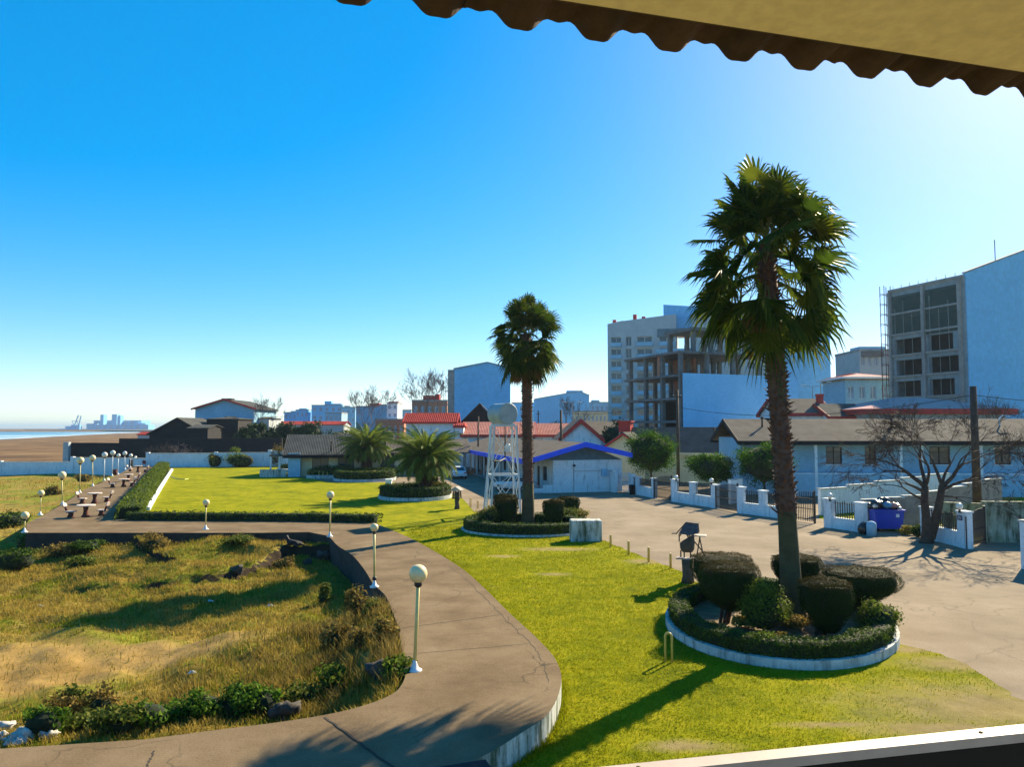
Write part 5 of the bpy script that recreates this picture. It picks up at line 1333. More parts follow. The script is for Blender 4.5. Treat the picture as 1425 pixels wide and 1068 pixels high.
def vent(t, x, y, z, h, r=.09):
    m = MB(); m.tube([(x,y,z-.3),(x,y,z+h)], r, 8); m.lathe([(r*1.9,h-.05),(r*1.6,h+.1),(.01,h+.18)], 8, (x,y,z)); m.build('vent_pipe', MAT['darkwood'], t, True)

# ---- blue-roofed row of chalets
A = D(770,688,69.5); A.z = 0; Bq = D(872,684,71.5); Bq.z = 0
L = (Bq-A).length; t = thing('chalet_row', 'long white chalet row with bright blue roof edge and open porch', 'building', (A.x, A.y, 0), ang(A, Bq))
# in local coordinates the ridge runs away from the camera along +y, leaning left
SHX = .05      # the row leans left as it recedes
LEN = 44.; PO = 2.1; W2 = 6.9
def shear(o):
    me = o.data; n = len(me.vertices); c_ = np.empty(n*3, np.float32); me.vertices.foreach_get('co', c_); c_ = c_.reshape(-1,3); c_[:,0] += c_[:,1]*SHX; me.vertices.foreach_set('co', c_.ravel()); me.update()
ops_l = []; ow = (0,LEN,0); doors = []
for k in range(7):
    y0 = 2.2 + k*6; ops_l.append((LEN-y0-1.5, LEN-y0, .95, 2.3)); doors.append((LEN-y0-3.6, LEN-y0-2.6, .12, 2.25))
m = MB(); wall_open(m, (0,0,0), FU, FN, W2, -.05, 3.0, [], .15)
wall_open(m, (W2,0,0), (0,1,0), (1,0,0), LEN, -.05, 3.0); wall_open(m, (0,LEN,0), (0,-1,0), (-1,0,0), LEN, -.05, 3.0, ops_l+doors, .15)
o = m.build('wall', MAT['white'], t, fix=False); shear(o)
m = MB(); m.yprism([(-PO,3.02),(W2,3.02),(W2-1.2,3.5),(2.9,4.45),(-1,3.35)], .02, .2); o = m.build('gable_wall', MAT['gablegrey'], t); shear(o)
m = MB(); m.box(-PO-.3,0,.0,LEN,-.05,.14); o = m.build('porch_floor', MAT['concrete'], t); shear(o)
m = MB(); m.box(-1.0,0-.004,-.04,.0-.004,-.05,.75) ; m.box(-PO,-.95,0,.16,-.05,.45); o = m.build('porch_wall', MAT['white'], t); shear(o)
for k in range(9):
    m = MB(); y = .12 + k*4.7; m.box(-PO-.02,-PO+.14,y,y+.16,.14,3.0); o = m.build('porch_post', MAT['white_metal'], t); shear(o)
for q in ops_l: 
    o = window(t, ow, (0,-1,0), (-1,0,0), q, .12, simple=True, fm='darkwood'); shear(o)
for q in doors:
    m = MB(); m.obox(ow,(0,-1,0),(-1,0,0),q[0],q[1],-.14,-.08,q[2],q[3]); o = m.build('door', MAT['darkwood'], t); shear(o)
rp = [(-PO-.7,2.95),(2.9,4.5),(W2+.7,3.45),(W2+.7,3.58),(2.9,4.66),(-PO-.7,3.1)]
m = MB(); m.yprism(rp, -.9, LEN+.6); o = m.build('roof', MAT['roof_grey'], t); shear(o)
m = MB(); m.yprism([(-PO-.7,2.68),(2.9,4.23),(W2+.7,3.2),(W2+.7,3.66),(2.9,4.72),(-PO-.7,3.16)], -.98, -.905); m.box(-PO-.8,-PO-.705,-.98,LEN+.6,2.68,3.16); o = m.build('fascia', MAT['blue'], t); shear(o)
m = MB(); m.box(4.75,5.3,-.22,-.004,1.45,2.15); m.build('meter_box', MAT['greyblue'], t)
m = MB(); m.box(1.98,2.03,-.05,-.003,.1,2.9); m.box(2.03,6.2,-.045,-.003,1.95,1.99); m.build('wall_conduit', MAT['concrete'], t)
m = MB(); m.bar((1.95,-.05,2.55),(1.95,-.35,2.6),.05); m.lathe([(.1,2.4),(.12,2.55),(.05,2.62)], 8, (1.95,-.38,0)); m.build('wall_lamp', MAT['black_metal'], t)

# ---- long pale house at right
A = D(1031,690,68); A.z = 0; Bq = Vector((52, 66, 0)); L = (Bq-A).length
t = thing('long_house', 'long pale house with shade-tinted walls and weathered sheet roof behind the garden walls', 'house', (A.x, A.y, 0), ang(A, Bq))
ops = []; x = 5.0
wins = [(7.6,9.0),(11.0,12.0),(16.6,18.4),(22.2,23.6),(26.4,27.8)]
ops = [(a,b_,2.75,4.35) for a, b_ in wins] + [(.3,3.1,1.35,4.7)]
shell(t, L, 9, -.05, 5.1, ops, mat='greyblue', depth=.22)
for q in ops[:-1]: window(t, (0,0,0), FU, FN, q, .18, 'grid', 'dark')
m = MB(); m.obox((0,0,0),FU,FN,.3,3.1,-2.4,-.6,1.2,4.7); m.build('recess_wall', MAT['greyblue'], t)
for xx in (3.2,6.3,13.6,15.4,20.4,24.8):
    m = MB(); m.box(xx-.12,xx+.12,-1.25,-1.0,-.05,4.95); m.build('porch_post', MAT['white'], t)
m = MB(); m.box(3.4,L,-1.15,-.06,1.9,2.02); m.box(3.4,L,-1.2,-1.05,2.02,2.5) if False else None; m.build('porch_floor', MAT['white'], t)
m = MB(); m.box(3.35,L,-1.22,-1.02,-.05,1.88); m.build('plinth_wall', MAT['greyblue'], t)
roof_gx(t, L, 9, 5.25, 6.75, 1.6, 'roof_grey', 'dark', .12, .5)
vent(t, 14.2, 1.8, 5.9, 1.2); vent(t, 26.6, 2.2, 6.0, 1.3); vent(t, 2.6, 2.2, 6.0, .9)
m = MB(); m.tube([(24.2,2.6,6.0),(24.2,2.6,6.9),(24.5,2.6,7.15),(25.1,2.6,7.1)], .07, 6); m.build('bent_pipe', MAT['white_metal'], t)

# ---- cream house with ribbed hip roof
A = D(962,660,82); A.z = 0; Bq = D(1014,660,81); Bq.z = 0
A2 = D(858,660,86); A2.z = 0; L = (Bq-A2).length
t = thing('cream_house', 'cream house with dark ribbed roof and small windows behind the largest citrus tree', 'house', (A2.x, A2.y, 0), ang(A2, Bq))
ops = [(8.6,9.1,2.35,2.95),(10.35,10.9,2.35,2.95),(12.0,12.2,2.4,2.7)]
shell(t, L, 8.5, -.05, 3.3, ops, mat='cream')
for q in ops: window(t, (0,0,0), FU, FN, q, .12, 'cross', 'darkwood', sill=False, simple=True)
roof_gx(t, L, 8.5, 3.45, 6.0, .5, 'roof_slate', 'cream', .1, .4, td=.12)
# front gable wing on its left
m = MB(); m.yprism([(-1.2,-.05),(3.6,-.05),(3.6,3.6),(1.2,5.2),(-1.2,3.6)], -1.2, 0-.01); m.build('gable_wing', MAT['cream'], t)
m = MB(); m.yprism([(-1.9,3.2),(1.2,5.3),(4.3,3.2),(4.3,3.42),(1.2,5.55),(-1.9,3.42)], -1.7, 3.0); m.build('gable_roof', MAT['roof_slate'], t)
m = MB(); m.yprism([(-1.9,3.08),(1.2,5.2),(4.3,3.08),(4.3,3.32),(1.2,5.42),(-1.9,3.32)], -1.78, -1.705); m.build('gable_board', MAT['redtrim'], t)
m = MB(); m.box(-.6,.8,3.2,4.6,4.6,6.7); m.box(-.75,.95,3.05,4.75,6.7,6.85); m.build('chimney', MAT['redtrim'], t)
vent(t, 10.6, 2.4, 4.9, 1.0); vent(t, 3.9, 2.4, 4.9, .9)
leafy_shrub('small dark fir top showing behind the cream house roof', D(1032,599,95)-Vector((0,0,1.2)), 1.7, 1.4, 1.1, 900, .35, 'conifer', 101, 'fir_tree')

# ---- bungalow at left behind the feathery palms
A = D(412,663,93); A.z = 0; Bq = D(640,661,97); Bq.z = 0; L = (Bq-A).length
t = thing('bungalow', 'low cream bungalow with grey pitched roof behind the feathery palms', 'house', (A.x, A.y, 0), ang(A, Bq))
ops = [(1.9,3.9,.85,2.75),(5.0,7.0,.85,2.75),(10.2,12.0,.85,2.75),(14.4,15.4,.05,2.6)]
shell(t, L, 9, -.05, 3.15, ops, mat='cream')
for q in ops[:3]: window(t, (0,0,0), FU, FN, q, .14, 'cross', 'darkwood')
m = MB(); m.obox((0,0,0),FU,FN,14.4,15.4,-.12,-.06,.05,2.6); m.build('door', MAT['darkwood'], t)
m = MB(); L_ = L
m.box(-.9,.55,-.9,-.05,-.05,2.9); m.build('porch_pier', MAT['greyblue'], t)
roof_gx(t, 9.2, 9, 3.05, 5.0, 1.2, 'roof_slate', 'dark', .14, 1.5)
roof_gx(t, L-9.4, 9, 3.0, 4.4, .8, 'roof_grey', None, .14, 0, name='rear_roof').location.x = 9.4+1.6
m = MB(); m.box(-3.2,-1.2,-.4,3.2,2.5,2.68); m.build('canopy', MAT['roof_grey'], t)
for xx in (-3.0,-2.0):
    m = MB(); m.box(xx-.09,xx+.09,-.3,-.12,-.05,2.5); m.build('canopy_post', MAT['white'], t)
m = MB(); m.box(-4.2,-1.1,-.9,-.7,-.05,.95); m.build('porch_wall', MAT['white_dirty'], t)
vent(t, 4.2, -.2, 3.3, .9, .07)
for i, (px, py, rx, rz, mt, lab) in enumerate(((450,664,2.0,1.0,'hedge','round dark shrub under the bungalow window'), (476,664,1.6,1.1,'hedge','dark shrub left of the farther feathery palm trunk'), (404,655,1.9,.9,'hedge','dark mound shrub at the bungalow porch'), (540,662,1.8,.9,'hedge','shrub at the bungalow wall right of farther feathery palm'))):
    leafy_shrub(lab, G(px, py), rx, 1.2, rz*.75, 1100, .22, mt, 110+i)
m = MB(); a = G(388,655); 
for x0 in (0,1.4,2.8,4.2): m.bar((x0, -x0*1.35, .12), (x0+1.25, -(x0+1.25)*1.35, .12), .5, .4)
tag(m.build('bed_edging', MAT['white_dirty'], loc=a), 'white stone edging along the shrub bed at bungalow porch', 'edging')
hb = thing('bungalow_hedge', 'dark clipped hedge with pale kerb along bungalow front', 'hedge', G(432,666)); hedge_path(hb, [(0,0,0),(3.6,.2,0)], 1.0, .8, 260, .2, 'hedge')
m = MB(); m.box(-.3,3.8,-.75,-.55,-.05,.4); m.build('kerb', MAT['kerb'], hb)
t = thing('blue_barrel', 'bright blue barrel in the shade by the bungalow door', 'barrel', G(558,659)); m = MB(); m.lathe([(.34,-.03),(.4,.5),(.36,1.05)], 12); m.build('body', MAT['blue'], t, True); m = MB(); m.lathe([(.38,1.05),(.38,1.12),(.05,1.16)], 12); m.build('lid', MAT['blue'], t, True)

# ---- red-roofed houses behind
def simple_house(name, label, pxl, pxr, Y, zb, ze, zr, W, wall, roof, trim, ops=(), oh=.5, rz=0, axis='x', cat='house', td=.25, thick=.12):
    A = D(pxl, 600, Y); Bq = D(pxr, 600, Y + (rz and 0)); A.z = 0; L = Bq.x-A.x
    t = thing(name, label, cat, (A.x, Y, zb), rz)
    shell(t, L, W, -.05, ze-zb, ops, mat=wall)
    for q in ops: window(t, (0,0,0), FU, FN, q, .15, simple=True, sill=False)
    if axis == 'x': roof_gx(t, L, W, ze-zb+.1, zr-zb, oh, roof, trim, thick, td=td); gable_ends(t, L, W, ze-zb, zr-zb, wall)
    elif axis == 'hip': roof_hip(t, L, W, ze-zb, zr-zb, oh, roof, trim, td)
    else:
        m = MB(); m.yprism([(0.02,ze-zb),(L/2,zr-zb-.03),(L-.02,ze-zb)], 0, .15); m.build('gable_wall', MAT[wall], t)
        s = (zr-ze)/(L/2); m = MB(); z = ze-zb+.05; h = zr-zb+.05
        m.yprism([(-oh,z-oh*s),(L/2,h),(L+oh,z-oh*s),(L+oh,z-oh*s+.12),(L/2,h+.12),(-oh,z-oh*s+.12)], -oh, W+oh); m.build('roof', MAT[roof], t)
        if trim:
            m = MB(); m.yprism([(-oh,z-oh*s-td),(L/2,h-td),(L+oh,z-oh*s-td),(L+oh,z-oh*s+.2),(L/2,h+.2),(-oh,z-oh*s+.2)], -oh-.1, -oh-.004); m.build('fascia', MAT[trim], t)
    return t
def zy(py, Y): return EYE + (596-py)*Y/F
simple_house('tiled_house', 'white house with bright red tiled roof above the nearer feathery palm', 565, 632, 118, 0, zy(588,118), zy(575.5,118), 7, 'white', 'roof_red', 'redtrim', [(2,3.2,1.2,2.6),(4.4,5.4,1.2,2.6)], .5, td=.15)
simple_house('side_house', 'small white house with flat red cornice right of the red tiled roof', 633, 645, 116, 0, zy(594,116), zy(590,116), 4, 'white', 'roof_red', 'redtrim', oh=.2)
simple_house('pink_roof_house', 'low house with faded pink roof behind the water tower', 646, 742, 116, 0, zy(606,116), zy(588,116), 16, 'white', 'roof_pink', 'redtrim', oh=.6)
simple_house('pink_roof_house', 'low house with faded pink roof just right of slim palm', 744, 792, 122, 0, zy(606,122), zy(590,122), 14, 'white', 'roof_pink', 'redtrim', oh=.6)
simple_house('white_gable_house', 'white gabled house with red roof edging behind the blue-roofed row', 781, 836, 108, 0, zy(609,108), zy(585.5,108), 14, 'white', 'roof_grey', 'redtrim', oh=.5, axis='y', td=.5)
simple_house('grey_roof_house', 'low house with pale grey roof between white gable and cream house', 822, 878, 118, 0, zy(606,118), zy(587,118), 14, 'white', 'roof_grey', None, oh=.4)
simple_house('long_red_house', 'white house with orange roof edge right of the tall palm', 1090, 1158, 98, 0, zy(576,98), zy(554.5,98), 9, 'white', 'roof_grey', 'redtrim', [(1.6,4.4,4.9,6.4),(5.4,6.2,5,6.2)], .4, td=.3)
t = simple_house('pale_roof_house', 'wide house with pale pink roof and crimson eaves before the tall frame', 1206, 1400, 92, 0, zy(571,92), zy(551,92), 13, 'beige', 'roof_pale', 'redtrim', [(1.6,4.2,4.4,5.9),(7.2,8.4,4.4,5.9),(10.2,13.6,4.4,6.0),(15,16,4.4,5.9)], .9, axis='hip', td=.55)
simple_house('pale_roof_wing', 'low grey-roofed wing with red edging left of the pale pink roof', 1158, 1207, 95, 0, zy(581,95), zy(562,95), 9, 'white', 'roof_slate', 'redtrim', [(1,2,4,5.2)], .4, td=.35)
m = MB(); p = D(1142,575,99); m.lathe([(.0001,0),(.5,.0),(.5,1.4),(.6,1.45),(.6,1.7),(.0001,1.7)], 10); tag(m.build('roof_tank', MAT['redtrim'], loc=(D(1145,560,100).x,101,zy(566,100))), 'red brown roof tank on the grey roof right of palm', 'tank')

# ---- dark sheds and the grey-blue house at far left
A = D(96,632,142); zz = zy(643,142)
plain_wall('long black tarred fence wall on the beach behind the white boundary wall', [(Vector((D(92,632,142).x,142,0)), zy(616.5,142)), (Vector((D(165,632,140).x,140,0)), zy(610.5,140)), (Vector((D(300,632,138).x,138,0)), zy(610.5,138)), (Vector((D(392,632,138).x,138,0)), zy(612,138))], .4, 'dark', 'dark_wall', 'wall', base=-2.5, cope=False)
m = MB(); m.box(-.5,.5,-.4,.4,-2.5,zy(615.5,141)); tag(m.build('wall_pier', MAT['beige'], loc=(D(93,630,141.2).x,141.2,0)), 'pale pier at the seaward end of the black wall', 'pier')
t = simple_house('black_shed', 'black tarred gabled shed with low roof by the beach', 208, 286, 152, -1.2, zy(604,152), zy(582.5,152), 12, 'dark', 'roof_slate', None, [(3,4.6,2.2,3.4)], .5, axis='y')
t = simple_house('pale_gable_house', 'tall grey-blue metal house with red-edged gable roof', 271, 353, 172, 0, zy(569,172), zy(556.5,172), 16, 'greyblue', 'roof_slate', 'redtrim', [(6.2,7.3,5.6,6.4)], .7, axis='y', td=.2)
m = MB(); m.box(5.6,7.9,1,3,zy(558.5,172),zy(554.5,172)); m.build('ridge_vent', MAT['dark'], t)
simple_house('dark_block', 'flat black block in front of the grey-blue house', 287, 331, 160, 0, zy(584,160), zy(579.5,160), 9, 'dark', 'roof_slate', None, [(1.5,2.6,1,2),(4,5,1,2)], .3, axis='hip')
simple_house('stone_house', 'small flat tan house behind the bare tree at left', 354, 374, 175, 0, zy(583,175), zy(580,175), 9, 'beige', 'roof_grey', None, oh=.3, axis='hip')
simple_house('low_shed', 'low dark lean-to between black shed and dark block', 262, 289, 150, -1, zy(597,150), zy(592,150), 8, 'dark', 'roof_slate', None, oh=.3)
simple_house('red_hut', 'tiny red-roofed hut left of the black shed', 192, 208, 190, -1, zy(606,190), zy(602,190), 5, 'beige', 'roof_red', None, oh=.3)
for i, px in enumerate((335,343,352,360,369,378,388,398,407,416,425,434)):
    Y = 146 + (i*37 % 9); bush_tree('dark evergreen tree in the row behind the white boundary wall', Vector((D(px,620,Y).x, Y, -.2)), 1.5, 1.7+.2*(i % 3), 2.3+.35*((i*5) % 4), 20, 90, .45, 120+i, 'conifer', 'bark', 'evergreen row behind the boundary wall', 'evergreen_tree', .55)
simple_house('garage_row', 'long low building with terracotta roof beyond the evergreen row', 380, 478, 190, 0, zy(592,190), zy(587,190), 8, 'beige', 'roof_red', None, oh=.3)

# ---- white boundary wall at the end of the lawn
W = []
for (p, h) in WALLPTS: W.append((Vector((p.x, p.y, 0)), h))
t = plain_wall('long whitewashed boundary wall across beach and lawn end', W, .3, 'white', 'boundary_wall', 'wall', base=-2.4, cope=True)
for i in range(len(W)-1):
    a, b_ = W[i][0], W[i+1][0]; n = max(1, int((b_-a).length/7)); d = (b_-a).normalized()
    for k in range(n):
        p = a.lerp(b_, k/n) - W[0][0]; m = MB(); m.obox((p.x,p.y,0), d, (-d.y,d.x,0), -.25, .25, -.12, .42, -2.4, W[i][1]+.2); m.build('pier', MAT['white'], t)
leafy_shrub('yellow green bush against the white boundary wall', G(299,650), 1.3, 1.0, 1.25, 1400, .28, 'yellow', 131)
leafy_shrub('wide green bush against the white boundary wall', G(336,650.5), 2.5, 1.3, 1.35, 2200, .28, 'hedge_lit', 132)
leafy_shrub('pointed leafy bush behind the wide green bush', G(326,649), 1.1, .9, 1.7, 1200, .28, 'hedge_lit', 133)
leafy_shrub('tall thin brown bush at the bungalow end of boundary wall', G(384,649), 1.0, .8, 2.1, 1100, .26, 'brownweed', 134, core=False)

# ---- town in the distance
def block(name, label, pxl, pxr, Y, ytop, mat, nw=0, nf=0, W=14, z0=0, rz=0, roofbits=(), cat='building', wz=(.9,2.1), parapet=True, base=600, gm='farglass'):
    A = D(pxl, 600, Y); L = (pxr-pxl)*Y/F; H = zy(ytop, Y)-z0; t = thing(name, label, cat, (A.x, Y, z0), rz); ops = []
    if nw and nf:
        fh = H/nf; cw = L/nw
        for f in range(nf):
            for k in range(nw): ops.append((k*cw+cw*.25, k*cw+cw*.75, f*fh+fh*.32, f*fh+fh*.78))
    shell(t, L, W, -.5, H, ops, mat=mat, depth=.3)
    proto = None
    for q in ops:
        if proto is None: proto = window(t, (0,0,0), FU, FN, q, .26, simple=True, sill=False, gm=gm); q0 = q
        else:
            c_ = proto.copy(); COL.objects.link(c_); c_.parent = t; c_.location = (q[0]-q0[0], 0, q[2]-q0[2])
    m = MB(); m.box(.05, L-.05, .05, W-.05, H-.35, H-.15); 
    if parapet:
        for q in ((-.1,L+.1,-.1,.15),(-.1,L+.1,W-.15,W+.1),(-.1,.15,.15,W-.15),(L-.15,L+.1,.15,W-.15)): m.box(q[0],q[1],q[2],q[3],H,H+.5)
    m.build('roof', MAT['concrete'], t)
    for (a, b_, hh, mt) in roofbits:
        m = MB(); m.box(a*L, b_*L, 1.5, min(W-1,6), H-.1, H+hh); m.build('roof_house', MAT[mt], t)
    return t
block('apartment_block', 'hazy stepped blue apartment block left of the feathery palm', 433, 476, 420, 565, 'shadeblue', 5, 4, 20, roofbits=((.4,.62,2.6,'shadeblue'),(.62,.95,1.2,'shadeblue')))
block('apartment_block', 'small hazy block leftmost in the distant town', 395, 412, 440, 575, 'shadeblue', 3, 3, 14, roofbits=((.5,.9,1.2,'shadeblue'),))
block('apartment_block', 'hazy gabled block second from left in the distant town', 411, 429, 430, 571.5, 'shadeblue', 3, 3, 14, roofbits=((.2,.8,1.2,'shadeblue'),))
block('apartment_block', 'cream hazy block in front of the stepped blue one', 452, 475, 330, 576, 'greyblue', 4, 3, 12)
block('town_house', 'hazy town house right of the stepped blue block', 474, 494, 350, 568, 'greyblue', 3, 4, 14, roofbits=((.2,.6,1.,'greyblue'),))
block('town_house', 'grey house with red parapet behind the left bare tree', 495, 530, 300, 567, 'greyblue', 5, 3, 14, roofbits=((.5,.9,1.6,'redtrim'),))
block('town_house', 'pale house left of the white balcony house', 528, 540, 290, 565, 'greyblue', 2, 4, 12)
t = block('balcony_house', 'white four-storey house with wide balconies in the town', 538, 553, 280, 562, 'white', 2, 5, 12, roofbits=((.1,.95,.8,'redtrim'),))
for f in range(4):
    m = MB(); m.box(-.4, 4.5, -1.2, -.02, 1.5+f*2.4, 2.3+f*2.4); m.build('balcony', MAT['white'], t)
block('red_town_house', 'low red house beside the white balcony house', 522, 562, 260, 585, 'brick', 5, 1, 12)
block('town_house', 'distant pale house just right of the balcony house', 553, 572, 320, 572, 'greyblue', 3, 3, 12)
t = block('red_roof_block', 'red and white stepped house behind the big bare tree', 573, 622, 240, 559, 'brick', 5, 2, 14, roofbits=((.3,.62,2.,'redtrim'),(.64,.76,2.4,'redtrim')))
m = MB(); m.yprism([(2.5,-.4),(11,-.4),(11,7.2),(9.2,7.6),(6.5,7.0),(2.5,3.4)], -2.5, -.35); m.build('white_wing', MAT['white'], t)
block('town_house', 'far grey house under the red stepped house', 586, 600, 230, 578, 'beige', 2, 2, 10)
def blank_gable(name, label, pxl, pxr, pxa, Y, yl, ya, yr, mat, W=22, rz=0, z0=-.5, sidemat=None):
    A = D(pxl, 600, Y); k = Y/F; L = (pxr-pxl)*k; a = (pxa-pxl)*k; t = thing(name, label, 'building', (A.x, Y, 0), rz); m = MB()
    m.yprism([(0,z0),(L,z0),(L,zy(yr,Y)),(a,zy(ya,Y)),(0,zy(yl,Y))], 0, W); m.build('wall', MAT[mat], t)
    m = MB(); m.yprism([(-.25,zy(yl,Y)+.01),(a,zy(ya,Y)+.01),(L+.25,zy(yr,Y)+.01),(L+.25,zy(yr,Y)+.25),(a,zy(ya,Y)+.25),(-.25,zy(yl,Y)+.25)], -.2, W+.2); m.build('roof', MAT['concrete'], t)
    return t, L
t, L = blank_gable('gable_block', 'tall blank blue gabled block behind the water tower', 632, 710, 678, 176, 514, 505, 513, 'shadeblue', 26)
m = MB(); m.box(-1.6,-.02,.5,24,-.5,zy(514.5,176)); m.build('side_wall', MAT['concrete'], t)
m = MB()
for f in range(5):
    m.bar((-2.6,1,2+f*3.2),(-1.6,1,2+f*3.2),.12); m.bar((-2.6,5,2+f*3.2),(-1.6,5,2+f*3.2),.12)
for yy in (1,5): m.bar((-2.6,yy,-.4),(-2.6,yy,16),.1)
m.build('scaffold', MAT['concrete'], t)
t = simple_house('dark_barn', 'dark barn roof between blank blue block and water tank', 645, 690, 132, 0, zy(585,132), zy(562.5,132), 14, 'dark', 'roof_slate', None, oh=.5, axis='y')
t, L = blank_gable('far_block', 'hazy blue stepped block right of the slim palm', 745, 820, 806, 300, 556, 545, 551, 'shadeblue', 20)
m = MB(); m.box((790-745)*.288*1, (812-745)*.288, 2, 8, zy(551,300), zy(543.5,300)); m.build('roof_house', MAT['shadeblue'], t)
block('far_wing', 'hazy pale block between slim palm and blank blue block', 712, 748, 330, 562, 'shadeblue', 4, 3, 14)
block('far_block', 'small hazy block left of the big apartment building', 822, 848, 380, 561, 'greyblue', 4, 3, 14, roofbits=((.1,.5,1.5,'greyblue'),))
block('cream_terrace', 'cream terrace of small arched windows left of the big apartment building', 800, 850, 260, 574, 'cream', 9, 2, 10)
blank_gable('blank_block', 'tall blank pale blue block right behind the tall palm', 1096, 1158, 1134, 185, 462, 454, 465, 'shadeblue', 24)
block('red_town_house', 'red brick house far behind between blank block and frame', 1158, 1182, 260, 537, 'brick', 3, 2, 12)

# ---- big apartment building
k = 190/F
A = D(846.5,600,190); t = thing('apartment_building', 'big many-storeyed beige apartment building with balconies', 'building', (A.x, 190, 0), R(-14)); 
Lf = 17.2; Hf = zy(455,190); FH = 3.08
cols = [(.9,3.4),(4.6,6.0),(7.4,11.2),(13.0,16.6)]; ops = []
for f in range(9):
    z = 2.2+f*FH
    for a, b_ in cols:
        if z+2.4 < Hf: ops.append((a,b_,z+.0,z+2.25))
shell(t, Lf, 18, -.5, Hf, ops, mat='beige', depth=.9)
for q in ops: window(t, (0,0,0), FU, FN, q, .8, simple=True, sill=False)
for q in ops:
    if q[1]-q[0] > 2:
        m = MB(); m.box(q[0]-.15,q[1]+.15,-.75,-.02,q[2]-.22,q[2]-.04); m.box(q[0]-.1,q[1]+.1,-.72,-.66,q[2]-.04,q[2]+.8); m.build('balcony', MAT['greyblue'], t)
m = MB(); m.box(0,Lf,0,18,Hf,Hf+.3); m.yprism([(0,Hf+.3),(4.,Hf+.3),(4.,Hf+1.6),(0,Hf+.8)],0,.5); m.yprism([(3.9,Hf+.3),(Lf,Hf+.3),(Lf,Hf+2.8),(4.0,Hf+1.5)],.1,8); m.build('roof', MAT['beige'], t)
for xx, hh in ((1.2,2.0),(6.4,3.2),(8.6,2.6)):
    m = MB(); m.box(xx,xx+.9,1,2,Hf,Hf+hh); m.build('chimney', MAT['redtrim'], t)
# protruding balcony bay and lighter right wing
m = MB(); m.box(12.2,22.0,-.6,12,-.5,Hf-6); m.build('bay', MAT['beige'], t)
for f in range(6):
    z = 9+f*FH
    if z > Hf-2: break
    m = MB(); n = 10; pr = [(12.0,-.6)] + [(12.0+4+4*math.cos(math.pi-j*math.pi/n*.5)-0, -.6-1.6*math.sin(j*math.pi/n*.5)) for j in range(n+1)] + [(22.1,-2.2),(22.1,-.6)]
    m.prism(pr, z, z+1.15); m.build('balcony', MAT['greyblue'], t)
H2 = zy(444,190); m = MB()
ops2 = [(a,b_,z,z+1.9) for z in (17,20.2,23.4,26.6) for a, b_ in ((4.5,6.3),(8.8,10.2),(13,14.6)) if z+2.2 < H2]
t2_o = (21.0,-1.2,0); wall_open(m, t2_o, FU, FN, 17, -.5, H2, ops2, .3); wall_open(m, (38.,-1.2,0), (0,1,0), (1,0,0), 16, -.5, H2); wall_open(m, (21.,14.8,0), (0,-1,0), (-1,0,0), 16, -.5, H2); m.build('right_wing', MAT['beige'], t, fix=False)
for q in ops2: window(t, t2_o, FU, FN, q, .25, simple=True, sill=False)
m = MB(); m.yprism([(20.7,H2-.3),(20.7,H2+.4),(28,H2+2.0),(38.3,H2+.2),(38.3,H2-.3)], -1.6, 14.8); m.build('wing_roof', MAT['concrete'], t)
m = MB(); m.yprism([(14.,Hf-1.5),(26.,Hf-1.5),(26,Hf+4.4),(14,Hf+5.6)], 2, 9); m.build('penthouse', MAT['shadeblue'], t)
m = MB(); m.box(12.5,20.8,-.3,3,Hf-3,Hf-.9); m.build('upper_terrace', MAT['glass'], t)

# ---- concrete frame under construction with blue hoarding
Cn = Vector((24.6,109,0)); Lx = Vector((18.6,123.5,0)); L = (Cn-Lx).length
t = thing('concrete_frame', 'bare concrete building frame with large blue sheet wall behind cream house', 'building', (Cn.x, Cn.y, 0), ang(Cn, Cn+Vector((14,5.7,0)))); 
# local x: along the right face; local y: back along the left face
WX, DY = 15.5, 15.
zs_ = [3.7, 7.1, 10.5, 13.9, 17.3]
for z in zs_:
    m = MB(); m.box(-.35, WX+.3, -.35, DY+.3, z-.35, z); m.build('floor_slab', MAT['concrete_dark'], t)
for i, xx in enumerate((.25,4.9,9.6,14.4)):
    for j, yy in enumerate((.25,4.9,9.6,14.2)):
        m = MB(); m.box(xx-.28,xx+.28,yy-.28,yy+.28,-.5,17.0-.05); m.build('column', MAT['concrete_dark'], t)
for xx in (3.4,6.6,9.8,13.0):
    for yy in (1.2,7.2):
        m = MB(); m.box(xx-.3,xx+.3,yy,yy+.6,17.0,20.6); m.build('column', MAT['concrete_dark'], t)
m = MB(); m.box(2.8,15.8,.8,8.2,20.6,21.1); m.build('floor_slab', MAT['concrete_dark'], t)
m = MB(); m.box(.02,.5,5.4,6.0,14,17) ; m.box(6,6.4,5,12,13.95,16.9); m.box(5,5.2,3,9,10.55,13.5); m.build('brick_wall', MAT['brick'], t)
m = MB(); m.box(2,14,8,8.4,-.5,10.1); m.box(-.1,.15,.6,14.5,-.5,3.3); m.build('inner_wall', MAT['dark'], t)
m = MB(); m.box(.1,WX+6,-.62,-.4,-.5,14.0); m.build('sheet_wall', MAT['hoard'] if 'hoard' in MAT else MAT['shadeblue'], t)
random.seed(17)
for k in range(14):
    m = MB(); x = random.uniform(0,15); y = random.choice((.2,5,9.5)); m.bar((x,y,17),(x,y,18.2),.05); m.build('rebar', MAT['rust'], t)

